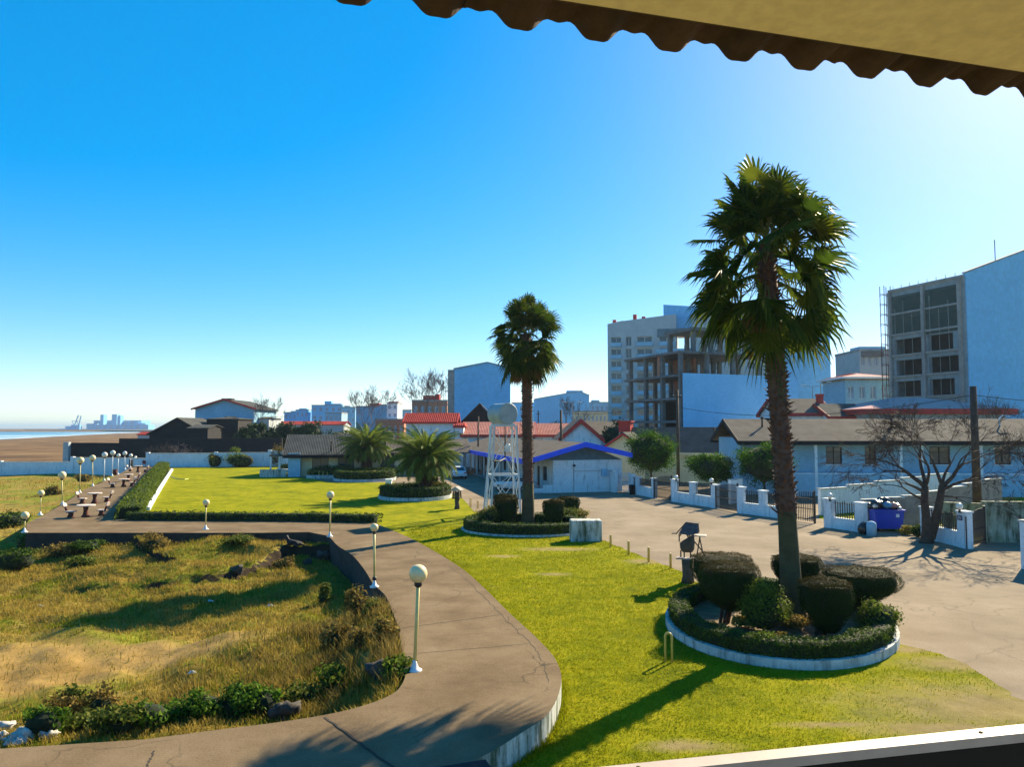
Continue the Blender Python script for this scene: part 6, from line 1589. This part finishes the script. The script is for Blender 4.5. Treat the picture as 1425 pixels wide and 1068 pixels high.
# ---- tall frame with scaffold, and blank blue block at the right edge
Aq = Vector((65.2,128,0)); Bq = Vector((70.0,114.6,0)); L = (Bq-Aq).length
t = thing('tower_frame', 'seven-storey grey building shell with dark openings and scaffolding', 'building', (Aq.x, Aq.y, 0), ang(Aq, Bq)); Ht = 29.4
FHt = Ht/8.2; ops = []; 
for f in range(9):
    z0_ = Ht-.9-(f+1)*FHt+.65; z1_ = z0_+FHt-.95
    if z0_ < .2: break
    s1, s2 = (.7 if f % 3 else 1.0), (6.5 if f != 4 else 6.2)
    ops += [(s1,6.4 - (.6 if f == 4 else 0),z0_,z1_), (7.5,13.2-(1.2 if f in (2,4,5) else 0),z0_,z1_)]
shell(t, L, 14, -.5, Ht, ops, mat='concrete_cool', depth=.7)
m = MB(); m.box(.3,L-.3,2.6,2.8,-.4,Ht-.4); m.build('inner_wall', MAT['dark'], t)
for f in range(8):
    m = MB(); m.box(.2,L-.2,.72,2.55,Ht-.9-(f+1)*FHt+.3,Ht-.9-(f+1)*FHt+.6); m.build('floor_slab', MAT['concrete'], t)
m = MB(); m.box(-.05,L+.05,-.35,-.03,Ht-.02,Ht+.35)
m.build('parapet', MAT['concrete'], t)
m = MB(); m.box(.1,L-.1,.1,13.9,Ht-.4,Ht-.1); m.build('roof', MAT['concrete'], t)
for i, xx in enumerate((6.9,13.5,.2)):
    m = MB(); m.box(xx-.25,xx+.25,-.5,-.02,-.5,Ht-.1); m.build('pilaster', MAT['concrete'], t)
for f in range(8):
    z = Ht-.9-(f+1)*FHt+.35
    for x0 in (.5,7.2):
        m = MB(); m.box(x0,x0+6.1-.1*(x0 > 1),-.38,-.03,z,z+.32); m.build('ledge', MAT['concrete'], t)
m = MB(); m.box(.6,6.6,-.14,-.06,Ht-2*FHt-.3,Ht-.9); m.box(7.2,13.2,-.14,-.06,Ht-2.2*FHt-.3,Ht-.9)
bs = pm('debris_netting', (.05,.10,.09), (.035,.075,.07), 3, .9); 
nt_ = bs.node_tree; tr = nt_.nodes.new('ShaderNodeBsdfTransparent'); mx = nt_.nodes.new('ShaderNodeMixShader'); mx.inputs[0].default_value = .5
nt_.links.new(nt_.nodes['Principled BSDF'].outputs[0], mx.inputs[1]); nt_.links.new(tr.outputs[0], mx.inputs[2]); nt_.links.new(mx.outputs[0], nt_.nodes['Material Output'].inputs['Surface'])
m.build('netting', bs, t)
m = MB()
for xx in (-.35,-1.25):
    for yy in (-.8,.6): m.bar((xx,yy,-.5),(xx,yy,Ht+1.2),.09)
for f in range(17):
    z = 1+f*1.75; m.bar((-1.4,-.8,z),(-.1,-.8,z),.08); m.bar((-1.4,.6,z),(-.1,.6,z),.08); m.bar((-.35,-.9,z),(-.35,.7,z),.07); m.bar((-1.25,-.9,z+.3),(-1.25,.7,z+.3),.07)
m.build('scaffold', MAT['rust'], t)
m = MB()
for k in range(16): x = 1+k*.85; m.bar((x,-.9,.2),(x,-.9,Ht*.93-(k % 3)*1.2),.05) if k % 2 else m.bar((x,-.2,Ht),(x,-.2,Ht+.9),.06)
m.build('prop_poles', MAT['concrete'], t)
Cq = Bq + Vector((.25,-.05,0)); dq = Vector((13.,4.8,0)).normalized()
t = thing('blank_tower', 'huge blank blue gabled block at the right edge of the photo', 'building', (Cq.x, Cq.y, 0), math.atan2(dq.y, dq.x)); W3 = 36
m = MB(); m.box(14.4,W3,.5,13,-.5,Ht-.5); m.build('rear_body', MAT['concrete'], t); m = MB(); m.yprism([(.0,-.5),(W3,-.5),(W3,Ht+.6),(W3/2,Ht+6.8),(0,Ht+.6)], 0, .5); m.build('wall', MAT['shadeblue'], t)
m = MB(); m.yprism([(-.1,Ht+.61),(W3/2,Ht+6.81),(W3+.2,Ht+.61),(W3+.2,Ht+.8),(W3/2,Ht+7.0),(-.1,Ht+.8)], -.08, .58); m.build('coping', MAT['concrete'], t)
m = MB(); m.bar((7,.3,Ht+2.5),(7,.3,Ht+6.5),.09); m.build('antenna', MAT['black_metal'], t)
t = block('setback_house', 'white set-back apartment house left of the tall frame', 1199, 1245, 160, 489, 'beige', 5, 5, 12, roofbits=((.1,.9,1.2,'greyblue'),))
m = MB(); m.box(.4,5,-.5,-.02,zy(497,160),zy(489,160)); m.build('glazed_terrace', MAT['glass'], t)
t = block('grey_villa', 'grey villa with glazed upper floor and pitched eaves left of tall frame', 1178, 1240, 138, 530, 'greyblue', 4, 3, 10)
roof_hip(t, (1240-1178)*138/F, 10, zy(526,138), zy(517,138), .9, 'roof_pale', 'white', .2)

# ---- port on the far headland
def port(name, label, pxl, pxr, Y, ytop, W, cat='building', mat='shadeblue', ops=0): return block(name, label, pxl, pxr, Y, ytop, mat, ops, 2 if ops else 0, W, z0=1.2, parapet=False)
port('silo', 'hazy slender square silo at the far port', 139, 143.5, 2300, 577.5, 20, mat='shadeblue')
port('silo', 'hazy widest square silo at the far port', 155, 162, 2300, 577, 20)
port('silo', 'hazy silo right of the widest one at the far port', 162.2, 167, 2310, 578.5, 20)
t = port('warehouse', 'hazy long port warehouse under the silos', 130, 196, 2330, 585.5, 60, ops=8)
port('warehouse', 'low hazy shed at left foot of the far port', 120, 131, 2290, 590, 40, ops=3)
port('warehouse', 'long low hazy quay shed at the foot of far silos', 131, 206, 2280, 591.5, 40, ops=8)
for i, (a, lab) in enumerate(((192,'left'),(196.5,'middle'),(201,'right'))):
    p = D(a,596,2320); m = MB(); m.lathe([(7,0),(7,20.5-i*1.5),(5,22.5-i*1.5),(.01,23.5-i*1.5)], 14); tag(m.build('storage_tank', MAT['shadeblue'], smooth=True, loc=(p.x,2320,1.2)), 'hazy round storage tank, %s of three at far port' % lab, 'tank')
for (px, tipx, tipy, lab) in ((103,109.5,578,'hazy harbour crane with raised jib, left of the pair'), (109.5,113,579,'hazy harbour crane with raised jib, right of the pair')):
    p = D(px,596,2250); q = D(tipx,tipy,2250); t = thing('harbour_crane', lab, 'crane', (p.x,2250,1.2)); m = MB(); m.box(-6,6,-6,6,0,14); m.build('cabin', MAT['shadeblue'], t); m = MB(); m.bar((0,0,8),(q.x-p.x,0,q.z-1.2),3.0); m.build('jib', MAT['greyblue'], t); m = MB(); m.bar((0,0,14),(-6,0,26),2.); m.bar((-6,0,26),((q.x-p.x)*.6,0,(q.z-1.2)*.6),1.2); m.build('stay', MAT['greyblue'], t)
p = D(94,596,2240); m = MB(); m.box(-22,22,-6,6,0,6); m.box(-4,8,-5,5,6,14); tag(m.build('cargo_ship', MAT['shadeblue'], loc=(p.x,2240,-2.6)), 'tiny hazy ship by the harbour cranes', 'ship')

# ---- distant trees, bare and green
bare_tree('large pale bare tree before the blank blue block', Vector((D(590,600,205).x,205,0)), 20.5, .34, 7, 201, .55, 'palebark', 'bare trees in the town')
bare_tree('bare pinkish tree left of the large pale one', Vector((D(509,600,215).x,215,0)), 16.6, .25, 7, 202, .5, 'palebark', 'bare trees in the town')
bare_tree('bare feathery tree right of grey-blue house', Vector((D(370,600,178).x,178,0)), 13.4, .2, 6, 203, .42, 'palebark', 'bare trees in the town')
bare_tree('thin bare tree with sparse leaves right of the slim palm', Vector((D(790,600,180).x,180,0)), 12.4, .18, 6, 204, .45, 'palebark', 'bare trees in the town')
bare_tree('dark twiggy bare tree at the left edge of the frame building', Vector((D(1237,600,88).x,88,0)), 8.2, .16, 6, 205, .5, 'bark', 'bare trees in the town')
bare_tree('dark twiggy bare tree before the blank tower at right', Vector((D(1385,600,80).x,80,0)), 9.3, .2, 6, 206, .6, 'bark', 'bare trees in the town')
for i, (px, Y, h, lab) in enumerate(((215,134,4.2,'leftmost grey twiggy bush before black shed'), (232,133,4.8,'second grey twiggy bush before black shed'), (250,132,4.6,'pinkish twiggy bush before black shed'), (266,134,4.0,'rightmost grey twiggy bush before black shed'))):
    bare_tree(lab, Vector((D(px,620,Y).x, Y, -1)), h, .09, 5, 210+i, .9, 'palebark' if i == 2 else 'greybark', 'twiggy bushes before the black shed', 'bare_bush')
for i, (px, Y, h, lab) in enumerate(((607,205,5,'olive tree below the large pale bare tree'), (478,150,5,'dark leafy tree behind the bungalow roof'), (777,170,7.5,'leafy tree right of slim palm'), (496,230,6,'grey green tree under the left bare tree'), (536,150,6,'round green tree behind the bungalow right end'), (470,135,5.5,'dark green tree right behind the bungalow ridge'), (858,112,6.5,'dark green tree behind the white gabled house'), (1030,102,6,'green tree behind the left end of the long house'))):
    bush_tree(lab, Vector((D(px,600,Y).x, Y, 0)), h*.4, h*.42, h*.33, 14, 50, .5, 220+i, 'conifer', 'bark', None, 'leafy_tree', .5)

# ---------------------------------------------------------------- cars
def car(label, p, rz, paint='carpaint', s=1.0):
    t = thing('parked_car', label, 'car', p, rz); t.scale = (s,s,s)
    st = [(-2.15,.62,.42,.62),(-2.1,.76,.34,.86),(-1.7,.80,.30,.95),(-1.1,.82,.28,.98),(.4,.82,.28,.95),(1.2,.81,.28,.90),(1.8,.78,.30,.82),(2.08,.70,.34,.70),(2.15,.6,.42,.6)]
    V = []; Fc = []
    for x, w_, z0, z1 in st: V += [(x,-w_*.92,z0),(x,-w_,z0+.12),(x,-w_,z1-.16),(x,-w_*.86,z1),(x,w_*.86,z1),(x,w_,z1-.16),(x,w_,z0+.12),(x,w_*.92,z0)]
    for i in range(len(st)-1):
        for k in range(8): Fc.append((8*i+k, 8*i+(k+1) % 8, 8*i+8+(k+1) % 8, 8*i+8+k))
    Fc += [tuple(range(8)), tuple(range(8*len(st)-8, 8*len(st)))]; m = MB(); m.add(V, Fc); m.build('body', MAT[paint], t, True)
    def cab(z0, z1, xb0, xb1, xt0, xt1, wb, wt, name, mt):
        m = MB(); m.add([(xb0,-wb,z0),(xb1,-wb,z0),(xb1,wb,z0),(xb0,wb,z0),(xt0,-wt,z1),(xt1,-wt,z1),(xt1,wt,z1),(xt0,wt,z1)], [(0,3,2,1),(4,5,6,7),(0,1,5,4),(1,2,6,5),(2,3,7,6),(3,0,4,7)]); return m.build(name, MAT[mt], t)
    cab(.93,1.36,-1.55,.95,-1.0,.32,.72,.58,'windows','glass'); cab(1.355,1.43,-1.08,.38,-.9,.22,.62,.52,'roof',paint)
    m = MB()
    for sy in (-1,1):
        for (a, b_) in (((-1.57,.745*sy,.93),(-1.02,.60*sy,1.38)), ((.97,.745*sy,.93),(.34,.60*sy,1.38)), ((-.25,.745*sy,.95),(-.3,.60*sy,1.38))): m.bar(a, b_, .06)
    m.build('pillars', MAT[paint], t)
    for x in (-1.35,1.35):
        for y in (-.74,.74):
            m = MB(); m.lathe([(.16,-.1),(.29,-.1),(.31,-.07),(.31,.07),(.29,.1),(.16,.1)], 18); wl = m.build('wheel', MAT['tyre'], t, True); wl.location = (x,y,.31); wl.rotation_euler = (R(90),0,0)
            m = MB(); m.lathe([(.0001,-.105),(.17,-.108),(.18,.108),(.0001,.105)], 12); m.build('rim', MAT['white_metal'], wl)
    for y in (-.55,.55):
        m = MB(); m.box(2.02,2.14,y-.16,y+.16,.58,.70); m.build('headlight', MAT['globe'], t)
        m = MB(); m.box(-2.15,-2.05,y-.16,y+.16,.68,.80); m.build('tail_light', MAT['redtrim'], t)
    for x in (-2.14,2.1):
        m = MB(); m.box(x-.06,x+.06,-.7,.7,.38,.52); m.build('bumper', MAT[paint], t)
    return t
p = G(635,667); car('white sedan seen from behind in the shade before the long porch', (p.x,p.y+1.5,0.005), R(105))
p = G(717,685); car('white car partly hidden behind the water tower legs', (p.x,p.y+1,0.005), R(150))
p = G(494,661); car('white car showing only its roof over the far round hedge', (p.x,p.y+1.5,0.005), R(170))

# ---------------------------------------------------------------- hollow: dog, rocks, shrubs, litter
def skin_animal(name, mat, verts, edges, radii, parent, sub=2):
    me = bpy.data.meshes.new(name); me.from_pydata(verts, edges, []); o = bpy.data.objects.new(name, me); COL.objects.link(o)
    sk = o.modifiers.new('skin','SKIN'); 
    for v, r_ in zip(me.skin_vertices[0].data, radii): v.radius = r_ if hasattr(r_,'__len__') else (r_, r_)
    me.skin_vertices[0].data[0].use_root = True
    o.modifiers.new('sub','SUBSURF').levels = sub; o.modifiers['sub'].render_levels = sub
    dg = bpy.context.evaluated_depsgraph_get(); ev = o.evaluated_get(dg); nm = bpy.data.meshes.new_from_object(ev); o.modifiers.clear(); o.data = nm; nm.name = name
    nm.materials.clear(); nm.materials.append(mat); nm.polygons.foreach_set('use_smooth', np.ones(len(nm.polygons), bool))
    if parent: o.parent = parent
    return o
MAT['fur'] = pm('black_fur', (.012,.010,.010), (.022,.018,.016), 14, .7, .5, 60)
dp = T(408,762.5); k = dp.y/F*1.0; t = thing('dog', 'black dog lying with raised head on the bank by the path', 'dog', dp+Vector((0,0,-.02)), R(-8)); t.scale = (.92,.92,.92)
dv = [(.30,0,.17),(.10,0,.19),(-.12,0,.23),(-.30,0,.30),(-.38,0,.44),(-.40,0,.53),(-.52,0,.50),(-.61,0,.47),  # spine, neck, head, muzzle
      (.45,0,.12),(.60,.10,.05),(.72,.14,.04),                                   # rump, tail
      (-.24,-.12,.12),(-.32,-.16,.05),(-.55,-.17,.04),(-.24,.12,.12),(-.32,.16,.05),(-.55,.17,.04),   # front legs
      (.34,-.15,.14),(.12,-.24,.08),(.30,-.27,.04),(.10,-.27,.035),(.34,.15,.14),(.12,.24,.08),(.30,.27,.04),(.10,.27,.035),
      (-.385,-.07,.60),(-.36,-.10,.52),(-.385,.07,.60),(-.36,.10,.52)]
de = [(0,1),(1,2),(2,3),(3,4),(4,5),(5,6),(6,7),(0,8),(8,9),(9,10),(2,11),(11,12),(12,13),(2,14),(14,15),(15,16),(0,17),(17,18),(18,19),(19,20),(0,21),(21,22),(22,23),(23,24),(5,25),(25,26),(5,27),(27,28)]
dr = [.155,.15,.165,.14,.09,.085,.06,.04,.12,.04,.02,.07,.05,.035,.07,.05,.035,.11,.07,.045,.035,.11,.07,.045,.035,.028,.022,.028,.022]
skin_animal('body', MAT['fur'], dv, de, dr, t)
MAT['darkrock'] = pm('dark_rock', (.085,.075,.065), (.04,.036,.032), 5, .95, .8, 9, dist=.05); MAT['whiterock'] = pm('pale_rock', (.55,.52,.47), (.36,.34,.31), 5, .9, .6, 12)
def rock(px, py, r_, mat, label, seed, group=None, flat=.75):
    p = T(px, py); lumpy('rock', label, 'rock', (p.x, p.y, p.z+r_*flat*.45), r_, r_*.85, r_*flat, mat, seed, group, .75, 9, 2.4)
rock(394,1000,.30,'darkrock','dark boulder at the near path edge beside green weeds',301); rock(533,944,.33,'darkrock','dark boulder among tall weeds near the tallest lamp',302); rock(420,763,.22,'darkrock','small dark rock lying right behind the black dog',303) if False else None
for i, (px, py, r_, lab) in enumerate(((448,778,.30,'dark boulder in the bank right below the dog'), (330,798,.26,'dark boulder at the middle of bank in the hollow'), (428,786,.22,'smaller dark boulder in the bank below the dog'), (505,800,.26,'dark boulder against the path wall by tall weeds'))): rock(px, py, r_, 'darkrock', lab, 340+i)
random.seed(8)
for i in range(15):
    rock(4+random.uniform(-6,66), 1012+random.uniform(0,26), random.uniform(.09,.2), 'whiterock', 'pale broken stone in the small pile at the lower left path edge', 310+i, 'pale stones at the lower left path edge', .6)
for i, (px, py, lab) in enumerate(((376,845,'pale bottle-like scrap lying in the shaded grass of the hollow'), (292,838,'thin pale scrap on the near edge of the grassy ridge'), (55,845,'pale scrap on the dry grass at far left'), (268,940,'white scrap on the sandy slope'))):
    p = T(px, py); m = MB(); m.add([(-.16,-.05,.0),(.14,-.08,.03),(.17,.05,.0),(-.1,.09,.05),(-.02,0,.09)], [(0,1,4),(1,2,4),(2,3,4),(3,0,4),(0,3,2,1)]); tag(m.build('litter_scrap', MAT['white'], loc=p), lab, 'litter')
for i, (px, py, rx, rz, mt, lab, nn) in enumerate(((335,1000,.62,.42,'weed','bright green leafy clump next to the dark boulder at path edge',1500), (362,995,.5,.40,'weed','bright green clump left of the dark boulder',1300), (284,1002,.55,.40,'weed','bluish green dense clump in the middle of the near bank',1500), (245,1008,.6,.32,'weed','green clump on the near bank left of the dense one',1200), (120,1022,.6,.36,'shrub','mixed green weeds by the pile of pale stones',1200), (165,1018,.6,.32,'shrub','mixed green weeds on the near bank',1100), (82,1008,.5,.48,'brownweed','brown dead weed clump at lower left',900),
        (100,1000,.4,.5,'shrub','dark spiky weed clump behind the brown one',700), (560,945,.5,.3,'hedge_lit','green weed tuft at the foot of the tallest lamp',900), (470,905,.6,.5,'brownweed','brown seeding weed clump in the tall grass',1000), (505,900,.45,.4,'brownweed','dark brown weed clump by the path',800), (452,840,.35,.45,'shrub','upright green plant in the tall weeds',700), (520,860,.4,.35,'shrub','green plant against the path wall',700), (88,775,1.1,.42,'brownweed','rusty brown mound of weeds in the hollow',1200), (110,790,.9,.35,'shrub','green weed mound below the rusty one',900), (215,765,.9,.55,'brownweed','dry brown reeds against the path wall',1000), (395,793,.55,.4,'brownweed','rusty round grass tuft on the bank below dog',1100), (20,792,1.2,.6,'hedge','dark weeds at the left edge under the path',1300), (205,1014,.6,.4,'weed','green weeds in the middle left of the near bank',1200), (310,1000,.5,.36,'shrub','olive weeds behind the dense green clump',900), (140,1000,.5,.5,'brownweed','brown stalks behind the mixed green weeds',800), (60,1022,.5,.34,'weed','green weeds just right of the pale stones',1000), (425,985,.6,.4,'shrub','olive weeds right of the dark boulder',1000), (470,965,.7,.4,'hedge_lit','green weeds along the near curve of the path',1100), (500,860,.5,.6,'brownweed','tall brown weeds close to the path bend',900), (535,905,.4,.5,'brownweed','dark dry weeds at the path edge by the tallest lamp',800), (45,766,1.1,.5,'hedge','dark ivy clump on the path wall at left',1500), (120,768,1.0,.4,'hedge','dark ivy clump on the path wall right of the first',1500), (330,756,1.0,.25,'shrub','pale green weeds on top of the bank',900), (75,690,1.0,.6,'brownweed','brown thicket beside the second cream lamp',900), (160,660,1.2,.6,'shrub','weedy thicket at terrace edge by sea wall',900), (115,672,1.3,.55,'brownweed','low brown thicket along the terrace edge',900), (12,735,1.3,.7,'hedge','dark bush left of the shortest lamp',1200), (25,730,1.0,.55,'hedge','dark bush right behind the shortest lamp',1000))):
    p = T(px, py); leafy_shrub(lab, p+Vector((0,0,-.08)), rx, rx*.8, rz, nn, .075+.0021*p.y, mt, 330+i, 'weed_clump', core=True if mt in ('weed','hedge') else .55)

# ---------------------------------------------------------------- grass blades
def scatter(n, x0, x1, y0, y1): return rng.uniform(x0, x1, n), rng.uniform(y0, y1, n)
rng = np.random.default_rng(77)
def near_weight(y): return np.clip((20./np.maximum(y,8))**1.3, .05, 1)
mb = MB(); LP = [(p.x, p.y) for p in LAWN]
pathpoly = [(p.x,p.y) for p in O2] + [(p.x,p.y) for p in I2[::-1]]
x, y = scatter(700000, -6, 19, 9, 46); kx = np.abs(x/y) < .72; x, y = x[kx], y[kx]
keep = rng.uniform(0,1,len(x)) < np.clip((15/y)**1.6,.03,1); x, y = x[keep], y[keep]
keep = (sd_poly(x, y, LP) > 0) & (sd_poly(x, y, pathpoly) < 0) & (((x-8.05)**2/3.4**2 + (y-23.1)**2/4.4**2) > 1.0)
x, y = x[keep], y[keep]
dirt_ = np.zeros(len(x))
for pp, sx_, sy_ in pts_: c_ = G(*pp); dirt_ = np.maximum(dirt_, np.exp(-((x-c_.x)/sx_)**2*1.3-((y-c_.y)/sy_)**2*1.3))
keep = rng.uniform(0,1,len(x)) > dirt_*1.05 + .35*np.clip(nz(x, y, .9, 3.)*1.6-.15, 0, 1); x, y = x[keep], y[keep]
P = np.stack([x, y, np.full(len(x), .004)], 1); sz = .026 + .0008*y
q1, q2 = blades(P, sz, .007 + .0006*y, .8, .5); mb.np(q1); mb.np(q2)
struct(mb.build('lawn_grass', LF['lawn'], fix=False), 'stuff')
def field(name, mat, n, x0, x1, y0, y1, dens, h, wd, lean=.6):
    x, y = scatter(n, x0, x1, y0, y1); kx = np.abs(x/y) < 1.15; x, y = x[kx], y[kx]
    k = rng.uniform(0,1,len(x)) < np.clip(dens(x, y)*np.clip((18/y)**1.2,.04,1), 0, 1); x, y = x[k], y[k]
    k = sd_poly(x, y, BEACH) > .06; x, y = x[k], y[k]; z = HT(x, y)
    k = np.hypot(HT(x+.12, y)-z, HT(x, y+.12)-z)/.12 < .75; x, y, z = x[k], y[k], z[k]
    P = np.stack([x, y, z-.02], 1); hh = h(x, y); q1, q2 = blades(P, hh, wd*(1+y*.035), lean, .4); m = MB(); m.np(q1); m.np(q2); struct(m.build(name, mat, fix=False), 'stuff')
def gs(x, y, c, sx, sy): return np.exp(-((x-c[0])/sx)**2-((y-c[1])/sy)**2)
def pn(x, y, s, o): return nz(x, y, s, o)
sandc = [(G(30,925,-1),5.4,4.0), (G(225,905,-1),4.2,1.9)]
def bare(x, y):
    v = np.zeros(x.shape)
    for c, sx, sy in sandc: v = np.maximum(v, gs(x,y,c,sx,sy))
    return np.clip(1-1.35*v, .07, 1)
tallc = [(G(490,880,-.3),3.0,2.6), (G(450,930,-.4),3.6,2.2), (G(530,940,0),2.,1.8)]
def tall(x, y):
    v = np.zeros(x.shape)
    for c, sx, sy in tallc: v = np.maximum(v, gs(x,y,c,sx,sy))
    return v
field('dry_grass', LF['straw'], 450000, -32, 0, 11, 44, lambda x, y: bare(x,y)*np.clip(.72+1.3*pn(x,y,.5,1.),.05,1), lambda x, y: .13+.20*tall(x,y)+.002*y, .012)
field('green_grass', LF['olive'], 450000, -32, 0, 11, 44, lambda x, y: bare(x,y)*np.clip(.22-1.5*pn(x,y,.5,1.)+.2*np.exp(-((y-15)/3)**2),.03,1), lambda x, y: .11+.12*tall(x,y)+.0015*y, .012)
field('tall_weeds', LF['brownweed'], 150000, -12, 0, 12, 34, lambda x, y: tall(x,y)**1.5*np.clip(.4+1.5*pn(x,y,.9,4.),0,1)*.55, lambda x, y: .26+.36*tall(x,y), .012, .4)
field('far_beach_grass', LF['straw'], 60000, -90, -16, 44, 112, lambda x, y: np.clip(.4+1.5*pn(x,y,.2,2.),0,1)*6, lambda x, y: .14+.002*y, .012)
def wallgrass():
    "blades growing along the foot of the white path wall and along path edges"
    pts = []
    for i in range(len(O2)-1):
        a, b_ = O2[i], O2[i+1]; d = (b_-a); s = Vector((d.y, -d.x, 0)).normalized()
        if a.y > 40: break
        for k in range(int(d.length*170)): 
            q = a.lerp(b_, random.random()) + s*abs(random.gauss(0,.09)); pts.append((q.x,q.y,.0))
    P = np.array(pts); q1, q2 = blades(P, np.full(len(P),.13), .016, .6, .4); m = MB(); m.np(q1); m.np(q2); struct(m.build('edge_grass', LF['lawn'], fix=False), 'stuff')
wallgrass()
random.seed(31)
p = GP(668,1078)
t = thing('low_box', 'dark low box lying on the path at the bottom of the photo', 'box', p, R(20)); m = MB(); m.box(-.6,.05,-.6,-.02,-.04,.16); m.build('body', MAT['dark'], t); m = MB(); m.box(-.65,.1,-.65,.03,.16,.2); m.build('lid', MAT['dark'], t)

# ---------------------------------------------------------------- veranda: handrail below, corrugated eaves above
dr_ = Vector((4.6,1,0)).normalized(); aR = math.atan2(dr_.y, dr_.x); p0 = G(1160,1035.3,5.5)
t = thing('balcony_railing', 'pale flat handrail over a dark balcony parapet in the lower right corner', 'railing', (p0.x, p0.y, 4.5), aR)
m = MB(); m.box(-1.6,3.4,-.031,0,.985,1.0); o = m.build('handrail', MAT['rail'], t); 
m = MB(); m.box(-1.6,3.4,-.029,-.006,-.1,.983); m.build('panel', MAT['railpanel'], t)
for xx in (-.335,.262,.9,1.6):
    m = MB(); m.lathe([(.0035,0),(.0035,.0012),(.0022,.0022),(.0001,.0024)], 10, (xx,-.015,1.0)); m.build('screw', MAT['darkwood'], t)
m = MB(); m.box(-4,6,-4.0,-.06,-.25,0); o = m.build('balcony_floor', MAT['concrete'], loc=(p0.x,p0.y,4.5)); o.rotation_euler = (0,0,aR); struct(o)
ZC = 6.875; pe = G(905,57,ZC)            # sheet edge runs through here
dc = Vector((3.75,1,0)).normalized(); aC = math.atan2(dc.y, dc.x)
t = thing('veranda_roof', 'overhanging veranda roof with corrugated sheet edge and yellow soffit', 'roof', (pe.x, pe.y, ZC), aC)
pit = .177
def prof(u):
    "wave of the sheets, with small shoulders half way"
    c1 = math.cos(2*math.pi*u); u += .24; c1 = math.cos(2*math.pi*u); return .0185*c1 - .003*math.cos(4*math.pi*u) + .0045*math.cos(6*math.pi*u + math.pi)
def sheet(name, x0, x1, yf, yb, dz, mat, skewz=0):
    m = MB(); n = int((x1-x0)/pit*20); V = []; th = .0065
    for i in range(n+1):
        x = x0+(x1-x0)*i/n; z = prof(x/pit) + dz
        jit = .0015*math.sin(x*41)
        V += [(x,yf+jit,z),(x,yb,z-(yf-yb)*-.16),(x,yb,z-(yf-yb)*-.16+th),(x,yf+jit,z+th)]
    Fc = []
    for i in range(n):
        for k in range(4): Fc.append((4*i+k, 4*i+4+k, 4*i+4+(k+1) % 4, 4*i+(k+1) % 4))
    m.add(V, Fc); return m.build(name, mat, t, fix=False)
x = -2.2; i = 0
while x < 3.2:
    sheet('roof_sheet', x, x+pit*5.2, 0+.004*(i % 2), -3.4, .004*(i % 2), MAT['roofsheet']); x += pit*5; i += 1
m = MB(); m.box(-2.3,3.4,-3.4,-.158,-.035,-.012); o = m.build('soffit', MAT['soffit'], t)
m = MB(); m.box(-2.3,3.4,-.157,-.147,-.031,-.004); m.build('fascia_board', MAT['darkwood'], t)
